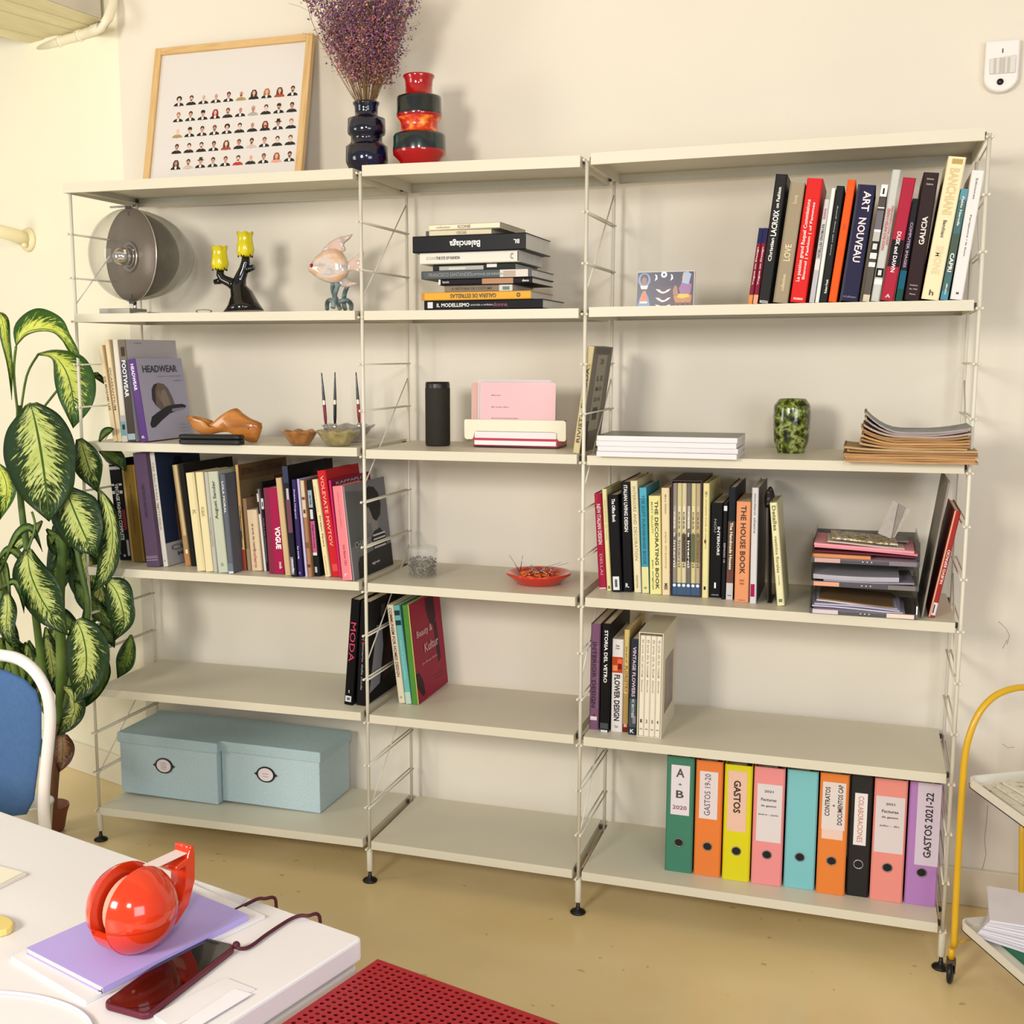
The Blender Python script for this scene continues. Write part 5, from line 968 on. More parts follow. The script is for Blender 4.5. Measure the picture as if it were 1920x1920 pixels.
# red dish
P = onz(*cv('b4', 1395, 1045), zB4(1.5)); k = mpp(P)/4.3636; R_ = 275*k; P = Vector((P.x, P.y+R_*.62, zB4(P.x)))
ds = thing('dish', 'round orange-red dish filled with orange clips and paperclips', 'dish', P)
H_ = .034; mb = MB(); mb.lathe([(0, .0), (R_*.66, 0), (R_*.7, .004), (R_*.8, .014), (R_*.97, .026), (R_, .031), (R_*.985, .034), (R_*.9, .033), (R_*.72, .022), (R_*.62, .010), (0, .008)], 48); part('dish_body', mb, M('c2301a', .12, coat=.5, noise=.08, scale=6), ds)
mb = MB()
for i in range(46):
    a = R3.uniform(0, 2*PI); rr = R_*.6*math.sqrt(R3.random()); p = Vector((rr*math.cos(a), rr*math.sin(a), R3.uniform(.016, .03))); d = Vector((R3.uniform(-1, 1), R3.uniform(-1, 1), R3.uniform(-.2, .2))).normalized()*.012
    mb.tube([p-d, p, p+d], [.002, .0035, .002], 6)
o = tag(part('orange_clips', mb, M('e0651c', .3), None, loc=P), 'heap of small bright orange clips inside the red dish', 'clips', kind='stuff')
for i in range(14):
    a = R3.uniform(0, 2*PI); rr = R_*.55*math.sqrt(R3.random()); L_ = R3.uniform(.022, .035); yaw = R3.uniform(0, 2*PI); mb = MB(); w_ = .004
    pth = [(-L_/2, w_, 0), (L_/2-w_, w_, 0), (L_/2, 0, 0), (L_/2-w_, -w_, 0), (-L_/3, -w_*.9, .0006), (-L_/3-w_*.6, 0, .0008), (-L_/3, w_*.6, .001), (L_/4, w_*.5, .001)]
    mb.tube(pth, .0007, 6)
    tag(part('paper_clip', mb, chrome, None, loc=P+Vector((rr*math.cos(a), rr*math.sin(a), .036+.002*(i % 3))), rot=(R3.uniform(-.3, .3), R3.uniform(-.5, .5), yaw)), 'silver paperclip lying on top of the heap in the red dish', 'paperclip', 'paperclips in the red dish')
for i, (x0_, y0_, x1_, y1_) in enumerate(((1285, 925, 1200, 788), (1290, 915, 1310, 790), (1440, 925, 1685, 852), (1420, 915, 1620, 850))):
    mb = MB(); a = ony(*cv('b4', x0_, y0_), P.y); b_ = ony(*cv('b4', x1_, y1_), P.y); mb.tube([a, a.lerp(b_, .5)+Vector((0, 0, .001)), b_], [.0012, .001, .0005], 6)
    tag(part('pin', mb, steel), ['long pin standing up on the left of the red dish', 'short pin standing up left of the paperclips in the red dish', 'long pin sticking out to the right of the red dish', 'shorter pin sticking out right, just above the long one in the dish'][i], 'pin', 'pins in the red dish')
# ================================================================== letter trays
zC4 = lambda x: zs('C', 4, x)+.0008
a = onz(*cv('tray', 140, 1835), zC4(2.3)); b_ = onz(*cv('tray', 1762, 1845), zC4(2.35)); Yt = a.y; Wt = ony(*cv('tray', 1762, 1845), Yt).x-a.x; zt = zC4(a.x+Wt*.5)+.001
smoke = M('2a282c', .12, alpha=.55, coat=.5, name='smoked_plastic'); smokel = M('6a6870', .1, alpha=.5, coat=.5, name='smoked_plastic_lip')
z_of = lambda y: ony(*cv('tray', 900, y), Yt).z
levels = [zt, z_of(1462), z_of(1105)]; Dt = min(.32, -Yt-.03)
white = M('d6d0da', .7, noise=.05, scale=30); R4 = random.Random(5)
trays = []
for i, z in enumerate(levels):
    t = thing('letter_tray', ['bottom', 'middle', 'top'][i]+' smoked plastic letter tray of the stack of three beside the leaning red-spined book', 'tray', (a.x, Yt, z), group='smoked letter trays'); trays.append(t)
    hw = (levels[i+1]-z if i < 2 else .058)-.001
    mb = MB(); mb.box((0, 0, 0), (Wt, Dt, .0025)); part('tray_floor', mb, smoke, t)
    for x0_ in (0, Wt-.003):
        mb = MB(); mb.prism([(0.004, .0025), (Dt, .0025), (Dt, hw), (.05, hw), (.03, hw*.7), (.012, hw*.45)], x0_, x0_+.003, axis='x'); part('side_wall', mb, smoke, t)
    mb = MB(); mb.box((.003, Dt-.003, .0025), (Wt-.003, Dt, hw*.8)); part('back_wall', mb, smoke, t)
    mb = MB(); mb.box((0, -.004, 0), (Wt, 0, .014)); part('front_lip', mb, smokel, t, bevel=.001)
    for x0_, x1_, col in ((.03*Wt, .27*Wt, ['d4c4cc', 'dca080', 'c9a39c'][i]), (.72*Wt, .97*Wt, ['efd0c0', '77706c', '7c7680'][i])):
        mb = MB(); mb.box((x0_, -.0052, .0015), (x1_, -.004, .0125)); part('label_holder', mb, M(col, .3, coat=.4), t)
    for q in (.48, .52, .56):
        mb = MB(); mb.disc((q*Wt, -.0045, .007), .0016, 10); part('lip_mark', mb, M('e2e0e6', .4), t, fixn=False)
def sheet(label, w_, d_, t_, loc, rot, col, group, bend=.004, name='paper', cat='paper', seed=0, rough=.75):
    n = 8; up = []; rr = random.Random(seed)
    ph = rr.uniform(0, 6)
    for j in range(n+1):
        s = j/n; up.append((w_*s, bend*math.sin(PI*s*1.2+ph)*.5))
    pts = up+[(x, z+t_) for x, z in reversed(up)]
    mb = MB(); mb.prism(pts, 0, d_, axis='y')
    return tag(part(name, mb, M(col, rough, noise=.04, scale=20), None, loc=loc, rot=rot), label, cat, group)
def fill(i, items):
    z = levels[i]+.0045
    for k, (lab, x, w_, t_, col, yaw, roll, bend, nm, ct) in enumerate(items):
        sheet(lab, w_*Wt, .2, t_, (a.x+x*Wt, Yt+.012+.003*k, z+max(0, math.sin(-roll)*0)+abs(bend)*.35+max(0, math.sin(roll))*w_*Wt), (0, roll, yaw), col, 'papers in the letter trays', bend, nm, ct, k+i*10)
        z += t_+.0008
fill(0, [('loose white sheets lying lowest in the bottom letter tray', .03, .86, .004, 'cfc8d6', .0, .0, .002, 'paper', 'paper'), ('white sheaf with a curled left corner in the bottom letter tray', .02, .85, .003, 'd8d2e0', .02, .015, .004, 'paper', 'paper'),
         ('lavender grey sheets in the middle of the bottom letter tray pile', .04, .8, .004, 'bdb6cc', -.02, .03, .005, 'paper', 'paper'), ('off-white folded leaflet on the bottom letter tray pile', .06, .76, .003, 'dcd6d6', .03, .045, .004, 'paper', 'leaflet'),
         ('brown envelope topping the papers of the bottom letter tray', .08, .7, .003, '8c6a44', .0, .05, .003, 'envelope', 'envelope')])
fill(1, [('dark plum folder lying on the floor of the middle letter tray', .05, .9, .004, '54283c', .0, .0, .002, 'folder', 'folder'), ('mauve grey sheets sticking out right in the middle letter tray', .12, .84, .004, 'a79cab', .03, -.01, .003, 'paper', 'paper'),
         ('wide light grey paper sheaf filling the middle letter tray', .02, .8, .012, 'b9b2b8', -.01, -.01, .004, 'paper', 'paper')])
fill(2, [('thin pink-edged sheets lying flat in the top letter tray', .02, .95, .004, 'd8a6ae', .0, .0, .002, 'paper', 'paper'), ('orange folder at the left of the top letter tray', .0, .55, .010, 'e0925a', .0, .0, .001, 'folder', 'folder'),
         ('dark maroon pouch at the right, under the pink folders', .02, .94, .003, '6e2438', .0, .02, .001, 'folder', 'folder'),
         ('lower pink folder sloping down to the right on the top letter tray', .02, .96, .005, 'dc8a94', .01, .05, .002, 'folder', 'folder'), ('upper pink folder with an open left edge on the trays', .015, .93, .006, 'e59aa2', -.01, .05, .002, 'folder', 'folder')])
zt2 = levels[2]+.052
sheet('crumpled gold-patterned tissue lying on the pink folders', .62*Wt, .14, .005, (a.x+.18*Wt, Yt+.04, zt2+.004), (0, .05, .05), '8a7448', None, .003, 'tissue', 'tissue', 3, .4).data.materials[0] = ramp_mat('gold_tissue', [(.35, '4a3620'), (.47, 'b59a5c'), (.55, 'e2d8c4'), (.65, '6a5230'), (.8, 'd6cabc')], 60, .4, 4)
sheet('flat cream wrapper under the gold-patterned tissue', .72*Wt, .15, .003, (a.x+.14*Wt, Yt+.03, zt2-.003), (0, .05, .03), 'cfc2b4', None, .003, 'wrapper', 'paper', 4)
sheet('grey paper at the back of the top letter tray', .5*Wt, .1, .002, (a.x+.4*Wt, Yt+.11, zt2-.002), (0, .03, .0), '9a9490', None, .003, 'paper', 'paper', 5)
# folded grey receipts standing up
rc = thing('receipts', 'grey folded receipts standing up on top of the letter trays', 'receipts', (0, Yt+.05, 0)); Y = Yt+.05
for k, (p, col) in enumerate((([(1165, 640), (1395, 145), (1470, 190), (1365, 720)], 'a8a098'), ([(1355, 710), (1475, 195), (1580, 250), (1400, 690)], '8f867c'), ([(1375, 715), (1585, 250), (1660, 285), (1420, 715)], 'b3aa9e'))):
    mb = MB(); q = [ony(*cv('tray', x, y), Y) for x, y in p]; mb.prism([(v.x, v.z) for v in q], .006*k, .006*k+.0015, axis='y'); part('receipt_leaf', mb, M(col, .7, noise=.1, scale=60), rc, rot=None)

# ================================================================== storage boxes
cloth = M('b0c4c8', .85, noise=.07, scale=160, bump=.5, name='box_linen'); clothd = M('a8bec3', .85, noise=.07, scale=160, bump=.5)
zA6 = lambda x: zs('A', 6, x)+.0008
def sbox(lab, bl, br, tl, group, side_bl=None):
    P = onz(*cv('boxes', *bl), zA6(.3)); Q = ony(*cv('boxes', *br), P.y); T_ = ony(*cv('boxes', *tl), P.y)
    z0 = zA6(P.x); w_ = Q.x-P.x-(.011 if 'left' in lab else 0); h_ = T_.z-z0+.001; d_ = min(.33, -P.y-.012)
    t = thing('storage_box', lab, 'box', (P.x, P.y, max(zA6(P.x), zA6(Q.x))+.0006), group=group)
    mb = MB(); mb.box((0, 0, 0), (w_, d_, h_-.004)); part('box_body', mb, cloth, t, bevel=.003)
    e = .006; mb = MB(); mb.box((-e, -e, h_-.036), (w_+e, d_+e, h_)); part('lid', mb, clothd, t, bevel=.003)
    cx_, cz_ = w_*.46, h_*.53; n = 36
    outl = []
    for k in range(n):
        an = 2*PI*k/n; r = 1.0; x = .0345*math.cos(an); z = .027*math.sin(an)
        if abs(math.sin(an)) < .2: x += math.copysign(.009*(1-abs(math.sin(an))/.2), math.cos(an))
        outl.append((cx_+x, cz_+z))
    mb = MB(); mb.prism(outl, -.003, .0, axis='y'); lh = part('label_frame', mb, M('1b1c20', .35), t)
    mb = MB(); mb.disc((cx_, -.0034, cz_), .028, 32, sz=.8); part('label_card', mb, M('dcd0d2', .7), t, fixn=False)
    for k, s in enumerate((['Archivo', 'papeleria', 'muestras', 'telas'] if 'left' in lab else ['Notas', 'varias'])):
        mb = MB(); front_text(mb, s, cx_, cz_+.010-.007*k if 'left' in lab else cz_+.003-.009*k, .022, .0035, y=-.0040); part('lettering', mb, M('9a8e94', .6), t, fixn=False)
sbox('pale blue linen storage box with a wordy oval label, the left one', (235, 912), (872, 978), (207, 535), 'pale blue linen boxes')
sbox('pale blue linen storage box with a two-line oval label, the right one', (884, 980), (1510, 1050), (860, 592), 'pale blue linen boxes')

# ================================================================== ring binders
G = 'lever arch binders on the bottom right shelf'
def binder(lab, c, xl, xr, yb, xt, yt, col, ring, label=None, txt=()):
    def mk(r, t, h, d):
        b = .0025; cc = .004; mb = MB()
        mb.prism([(0, d), (0, cc), (cc, 0), (t-cc, 0), (t, cc), (t, d), (t-b, d), (t-b, b+.001), (b, b+.001), (b, d)], 0, h); part('cover', mb, M(col, .42, noise=.03, scale=4), r)
        mb = MB(); mb.box((b+.002, b+.03, .012), (t*.7, d-.012, h-.02)); part('papers', mb, page_w, r)
        k = M('8a8a8c', .3, .9) if col != '171618' else M('b9b9bc', .25, .9)
        rz = ring*h; mb = MB(); mb.lathe([(.0135, 0), (.0135, .0016), (.0112, .0022), (.0108, .0004)], 28); part('ring_rim', mb, k, r, loc=(t*.5, 0, rz), rot=(PI/2, 0, 0))
        mb = MB(); mb.disc((t*.5, -.0005, rz), .0112, 24); part('ring_hole', mb, M('08080a', .6), r, fixn=False)
        if label:
            for L_ in label:
                x0_, x1_, z0_, z1_, lc = L_; mb = MB(); mb.box((x0_*t, -.0007-.0002*label.index(L_), z0_*h), (x1_*t, -.0002, z1_*h)); part('spine_label', mb, M(lc, .55), r)
    P = ROW
    bk('C6', c, (xl, xr, yb, xt, yt), lab, col, d=.28, group=G, name='ring_binder', cat='binder', extra=mk, txt=[(*q,) for q in txt])
    ROW[-1]['th'] = 0
ink = '4a4648'
binder('green lever arch binder labelled A + B 2020, leftmost on the bottom shelf', 'c6l', 850, 1083, 1150, 870, 170, '3c7a62', .26, [(.17, .85, .5, .93, 'ddd3d8')], [('A', .865, .075, .3, ink, 'h'), ('+', .765, .02, .14, ink, 'h'), ('B', .68, .065, .28, ink, 'h'), ('2020', .565, .035, .52, '8a5a6a', 'h')])
binder('orange lever arch binder labelled GASTOS 19-20, second from the left', 'c6l', 1097, 1325, 1185, 1120, 205, 'e07a34', .26, [(.15, .83, .5, .91, 'ddd0d0')], [('GASTOS 19-20', .71, .36, .22, ink, 'u', .45, .0)])
binder('acid yellow lever arch binder labelled GASTOS on pink card', 'c6l', 1340, 1575, 1225, 1365, 240, 'd6cb12', .26, [(.13, .82, .43, .95, 'e2b9a2')], [('GASTOS', .73, .28, .26, '3c2c2c', 'd', .47, .03)])
binder('pink lever arch binder with a white handwritten label, beside the yellow one', 'c6l', 1588, 1850, 1258, 1615, 260, 'e58c8c', .26, [(.12, .93, .37, .86, 'd9d0ce')], [('2021', .8, .02, .3, ink, 'h'), ('Facturas', .73, .025, .5, ink, 'h'), ('de gastos', .675, .022, .5, ink, 'h'), ('enero - junio', .6, .018, .66, ink, 'h')])
binder('turquoise lever arch binder without any label', 'c6r', 130, 395, 1290, 155, 285, '79bcc0', .27)
binder('orange lever arch binder labelled CONTRATOS + DOCUMENTOS CAP', 'c6r', 408, 655, 1340, 432, 312, 'e07d32', .28, [(.12, .85, .46, .88, 'e6c4b4'), (.1, .9, .54, .93, 'ddd0ca')], [('CONTRATOS', .77, .24, .17, '2f2a2c', 'u', .28), ('+', .74, .02, .1, '2f2a2c', 'h'), ('DOCUMENTOS CAP', .75, .33, .17, '2f2a2c', 'u', .72)])
binder('slim black lever arch binder with red lettered label COLABORACIONES', 'c6r', 665, 858, 1362, 695, 335, '171618', .27, [(.22, .78, .43, .86, 'e6dfdc')], [('COLABORACIONES', .645, .38, .24, 'c06a4c', 'd', .5, .0)])
binder('salmon pink lever arch binder with a large white handwritten label, second from the right', 'c6r', 868, 1150, 1398, 890, 358, 'e58c80', .28, [(.06, .94, .4, .86, 'd9cdcc')], [('2021', .8, .02, .28, ink, 'h'), ('Facturas', .74, .025, .5, ink, 'h'), ('de gastos', .69, .022, .5, ink, 'h'), ('julio - dic', .62, .018, .6, ink, 'h')])
binder('lilac lever arch binder labelled GASTOS 2021-22, rightmost on the bottom shelf', 'c6r', 1165, 1440, 1432, 1200, 388, 'b07cbc', .27, [(.25, .98, .33, 1.0, 'd2c4d2')], [('GASTOS 2021-22', .66, .53, .24, '2a2630', 'u', .63, .02)])
flush()

# ================================================================== desk
ZT = .74
c0 = onz(682, 1757, ZT); far = onz(0, 1520, ZT); e1 = Vector((far.x-c0.x, far.y-c0.y, 0)).normalized(); e2 = Vector((-e1.y, e1.x, 0))
if e2.y > 0: e2 = -e2
yawd = math.atan2(e1.y, e1.x)
dk = thing('desk', 'white desk with a thick rounded top in the foreground', 'desk', (c0.x, c0.y, 0), (0, 0, yawd))
sgn = 1 if Vector((-math.sin(yawd), math.cos(yawd), 0)).dot(e2) > 0 else -1
def rrect(x0, y0, x1, y1, r, n=5):
    o = []
    for cx_, cy_, a0 in ((x1-r, y1-r, 0), (x0+r, y1-r, PI/2), (x0+r, y0+r, PI), (x1-r, y0+r, 1.5*PI)):
        o += [(cx_+r*math.cos(a0+PI/2*q/n), cy_+r*math.sin(a0+PI/2*q/n)) for q in range(n+1)]
    return o
LD, WD = 1.6, .95
def yy(a_, b_): return (min(sgn*a_, sgn*b_), max(sgn*a_, sgn*b_))
desk_m = M('e6e1df', .4, noise=.012, scale=5)
mb = MB(); y0, y1 = yy(0, WD); mb.prism(rrect(0, y0, LD, y1, .012), ZT-.036, ZT); part('desk_top', mb, desk_m, dk, bevel=.004)
mb = MB(); y0, y1 = yy(.006, WD-.006); mb.prism(rrect(.004, y0, LD-.004, y1, .012), ZT-.075, ZT-.046); part('under_shelf', mb, desk_m, dk, bevel=.004)
mb = MB(); y0, y1 = yy(.02, WD-.02); mb.box((.02, y0, ZT-.046), (LD-.02, y1, ZT-.036)); part('spacer', mb, M('b9b6c0', .5), dk)
for lx in (.03, LD-.07):
    for ly in (.03, WD-.07):
        mb = MB(); y0, y1 = yy(ly, ly+.04); mb.box((lx, y0, 0), (lx+.04, y1, ZT-.075)); part('leg', mb, desk_m, dk)
def DP(c, x, y, z): return onz(*cv(c, x, y), z)
# papers under the notebook
def slab(name, lab, cat, corners, z0, z1, col, mats=None, bev=.0, group=None, rough=.6):
    mb = MB(); mb.prism([(p.x, p.y) for p in corners], z0, z1)
    return tag(part(name, mb, mats or M(col, rough, noise=.02, scale=20), None, bevel=bev), lab, cat, group)
zn = ZT+.0162
n1 = DP('desk', 130, 792, zn); n2 = DP('desk', 515, 990, zn); n3 = DP('desk', 1142, 592, zn); n4 = n1+n3-n2
u1 = (n2-n1).normalized(); u2 = (n3-n2).normalized(); nw = (n2-n1).length; nl = (n3-n2).length
yawn = math.atan2(u1.y, u1.x)
w1 = DP('desk', 78, 842, ZT+.006); w2 = DP('desk', 505, 1002, ZT+.006)
pad = thing('paper_pad', 'white paper pad lying under the lilac notebook', 'pad', (n1.x, n1.y, ZT+.0004), (0, 0, yawn-.04))
mb = MB(); mb.box((-.012, -.018, 0), (nw-.004, nl+.035, .0055)); part('sheets', mb, M('e4dfdd', .7, noise=.05, scale=80, stretch=(.05, .05, 30)), pad)
nb = thing('notebook', 'lilac notebook under the red-orange tape dispenser', 'notebook', (n1.x, n1.y, ZT+.0062), (0, 0, yawn))
lil = M('b3a3e0', .55)
mb = MB(); mb.box((0, 0, .0088), (nw, nl, .0098)); mb.box((0, 0, 0), (nw, nl, .001)); mb.box((nw-.0009, 0, .001), (nw, nl, .0088)); part('cover', mb, lil, nb)
mb = MB(); mb.box((.002, .002, .0012), (nw-.0012, nl-.002, .0087)); part('pages', mb, M('e3dcc2', .8, noise=.08, scale=120, stretch=(.05, .05, 30)), nb)
mb = MB(); mb.tube([(nw*.98+.003*math.cos(k*.5), -.002+.002*math.sin(k*.5), .001+.0004*k) for k in range(16)], .0006, 5); part('ribbon_end', mb, M('3a3a40', .4), nb)
# tape dispenser
Rr = .067; zc = ZT+.0165+Rr*.93
C0 = ony(247, 1700, 0); rr_ = ray(248, 1701); tt = (zc-CAM.z)/rr_.z; C0 = CAM+rr_*tt
fwd = u2.copy()
dirv = (onz(352, 1660, zc)-onz(240, 1700, zc)); dirv.z = 0; dirv.normalize()
dirv = (fwd*.8+dirv*.35).normalized()
yw = math.atan2(dirv.y, dirv.x)
td = thing('tape_dispenser', 'glossy red-orange ball-shaped tape dispenser on the lilac notebook', 'tape dispenser', (C0.x, C0.y, ZT+.0165), (0, 0, yw))
redp = M('d83814', .13, coat=.5)
cz = Rr*.93
# ball with a slot: two half shells about a central slot plus lower body
sw = .0165; mb = MB(); n, m_ = 40, 26
def ballcap(sg):
    vs = []; fs = []
    for i in range(m_+1):
        phi = math.acos(min(1, sw/Rr))*(1-i/m_)   # angle from slot plane
        y = Rr*math.cos(phi) if False else sw+(Rr-sw)*math.sin(PI/2*i/m_); r = math.sqrt(max(0, Rr*Rr-y*y))
        for k in range(n): a_ = 2*PI*k/n; vs.append((r*math.cos(a_), sg*y, max(cz+r*math.sin(a_), 0)))
    for i in range(m_):
        for k in range(n): fs.append((i*n+k, i*n+(k+1) % n, (i+1)*n+(k+1) % n, (i+1)*n+k))
    return vs, fs
for sg in (1, -1):
    mb = MB(); v_, f_ = ballcap(sg); mb.add(v_, f_, 0, True); r0 = math.sqrt(Rr*Rr-sw*sw)
    ri = .047
    vs = [(r0*math.cos(2*PI*k/n), sg*sw, max(0, cz+r0*math.sin(2*PI*k/n))) for k in range(n)]; mb.add(vs, [tuple(range(n))])
    part('body_half', mb, redp, td)
# lower middle fill and back band between the halves
pts = [(Rr*.982*math.cos(a_), max(0, cz+Rr*.982*math.sin(a_))) for a_ in [math.radians(q) for q in range(200, 400, 10)]]
inn = [(.0555*math.cos(a_), cz+.0555*math.sin(a_)) for a_ in [math.radians(q) for q in range(390, 190, -10)]]
mb = MB(); mb.prism(pts+inn, -sw, sw, axis='y'); part('slot_floor', mb, redp, td)
mb = MB(); mb.lathe([(.020, -.0105), (.047, -.0105), (.047, .0105), (.020, .0105), (.020, -.0105)], 40, smooth=False); part('tape_roll', mb, M('dca890', .35), td, loc=(0, 0, cz), rot=(PI/2, 0, 0))
arm = [(.045, cz-.052), (.062, cz-.05), (.085, cz-.03), (.098, cz+.005), (.1, cz+.048), (.098, cz+.058), (.091, cz+.058), (.086, cz+.046), (.066, cz+.041), (.064, cz+.034), (.082, cz+.035), (.08, cz+.005), (.072, cz-.018), (.058, cz-.03)]
mb = MB(); mb.prism([(x*1.14, z-.002) for x, z in arm], -.0165, .0165, axis='y'); part('cutter_arm', mb, redp, td, bevel=.0015)
mb = MB(); mb.box((.035, -.0125, cz+.0500), (.112, .0125, cz+.0508)); part('tape_strip', mb, M('e6d2cc', .3), td, rot=(0, 0, 0))
mb = MB(); mb.tube([(.108, -.0175, cz+.057), (.108, .0175, cz+.057)], .004, 10); part('blade_holder', mb, redp, td)
mb = MB(); mb.lathe([(Rr*1.003, -.0006), (Rr*1.004, 0), (Rr*1.003, .0006)], 56); part('seam', mb, M('a81e0a', .3), td, loc=(0, 0, cz-.011), rot=(0, 0, 0)); 
td.children[-1].scale = (.985, .985, 1)
# phone with lanyard
zp = ZT+.0105
pA, pB, pC, pD = [onz(x, y, zp) for x, y in ((186, 1873), (280, 1911), (444, 1774), (366, 1750))]
ux = (pB-pA); wx = ux.length; ux = ux.normalized(); uy = (pC-pB); ly = .5*((pC-pB).length+(pD-pA).length); uy.normalize()
uy2 = Vector((-ux.y, ux.x, 0)); uy2 = uy2 if uy2.dot(uy) > 0 else -uy2
mid = ((pD-pA)+(pC-pB)).normalized(); uy2 = mid; ux2 = Vector((mid.y, -mid.x, 0)); ux2 = ux2 if ux2.dot(ux) > 0 else -ux2
wx = .078; ly = .5*((pC-pB).length+(pD-pA).length); cen = (pA+pB+pC+pD)/4; org = cen-ux2*wx/2-uy2*ly/2
ph = thing('phone', 'smartphone with a black screen in a burgundy case, lanyard attached', 'phone', (org.x, org.y, ZT+.0006), (0, 0, math.atan2(ux2.y, ux2.x)))
mb = MB(); mb.prism(rrect(0, 0, wx, ly, .013, 6), 0, .0098); part('case', mb, M('5c1428', .4), ph, bevel=.0025)
mb = MB(); mb.prism(rrect(.004, .004, wx-.004, ly-.004, .0105, 6), .0098, .0103); part('screen', mb, M('0a0507', .06, coat=1), ph)
mb = MB(); mb.box((wx*.35, ly-.012, .01032), (wx*.65, ly-.0075, .0105)); part('camera_notch', mb, M('020203', .3), ph)
cord = M('4a0c22', .6, bump=.5, scale=300)
zl = ZT+.0045
edge = lambda p, dz=0: Vector((p.x, p.y, p.z+dz))
P1 = [onz(368, 1752, ZT+.011), onz(385, 1742, zl+.004), onz(420, 1718, zl), onz(465, 1694, zl+.001), onz(485, 1685, zl+.002), onz(497, 1685, zl+.002)]
q = onz(505, 1692, ZT); P1 += [q-e2*.012+Vector((0, 0, .003)), q-e2*.016-Vector((0, 0, .02)), q-e2*.014-Vector((0, 0, .10)), q-e2*.013+e1*-.02-Vector((0, 0, .25))]
P2 = [onz(443, 1774, ZT+.009), onz(452, 1779, zl+.002), onz(470, 1774, zl), onz(500, 1752, zl), onz(540, 1726, zl), onz(562, 1717, zl+.002), onz(578, 1717, zl+.002)]
q = onz(588, 1722, ZT); P2 += [q-e2*.010+Vector((0, 0, .003)), q-e2*.016-Vector((0, 0, .02)), q-e2*.014-Vector((0, 0, .10)), q-e2*.013+e1*.04-Vector((0, 0, .25))]
ln = tag(bpy.data.objects.new('lanyard', None), 'burgundy phone cord running over the far edge of the white desk', 'lanyard'); COL.objects.link(ln)
for P_ in (P1, P2):
    mb = MB(); mb.tube([Vector(v) for v in smooth_poly([tuple(v) for v in P_], 4, False)], .0029, 8); part('cord', mb, cord, ln)
mb = MB(); mb.sphere(onz(443, 1772, ZT+.01), .006, 10, 8); part('knot', mb, cord, ln)
# papers right of the phone, left edge papers, yellow eraser, cable
z = ZT+.0005
slab('envelope', 'folded white paper with a crease lying right of the phone', 'paper', [onz(287, 1906, z), onz(322, 1928, z), onz(478, 1857, z), onz(425, 1836, z)], ZT+.0005, ZT+.0028, 'e3dedd')
slab('paper_slip', 'narrow white paper strip on top of the creased paper', 'paper', [onz(330, 1932, z), onz(350, 1942, z), onz(472, 1868, z), onz(440, 1858, z)], ZT+.0032, ZT+.0045, 'e9e4e6')
pc = onz(50, 1643, z); pu = (onz(-60, 1612, z)-pc).normalized(); pv = Vector((-pu.y, pu.x, 0)); pv = pv if pv.y < 0 else -pv
def prect(o_, q_, w_, d_): q_ = Matrix.Rotation(q_, 3, 'Z'); return [o_, o_+q_ @ pu*w_, o_+q_ @ pu*w_+q_ @ pv*d_, o_+q_ @ pv*d_]
slab('paper_sheets', 'off-white sheets at the left edge of the desk', 'paper', prect(pc, .0, .21, .10), ZT+.0005, ZT+.006, 'dfd8cc', bev=.0)
slab('paper_note', 'single cream sheet on top of the off-white sheets', 'paper', prect(pc+pu*.006+pv*.001, .03, .20, .085), ZT+.0064, ZT+.0075, 'ece4cc')
slab('sticky_pad', 'small rounded pale yellow pad at the left edge of the desk', 'pad', [onz(-30, 1741, z)+Vector((.052*math.cos(2*PI*q/24), .03*math.sin(2*PI*q/24), 0)) for q in range(24)], ZT+.0005, ZT+.012, 'e0c878', bev=.002)
slab('loose_sheet', 'thin white sheet near the far edge behind the notebook', 'paper', [onz(405, 1694, z), onz(437, 1676, z), onz(462, 1684, z), onz(440, 1712, z)], ZT+.0005, ZT+.0012, 'dcd8dc')
mb = MB(); mb.tube([Vector(v) for v in smooth_poly([tuple(onz(x, y, ZT+.003)) for x, y in ((-90, 1856), (0, 1860), (60, 1866), (110, 1878), (150, 1896), (172, 1920), (178, 1960))], 5, False)], .0026, 8)
tag(part('cable', mb, M('d5d2de', .4)), 'pale grey cable curving over the near left of the desk', 'cable')

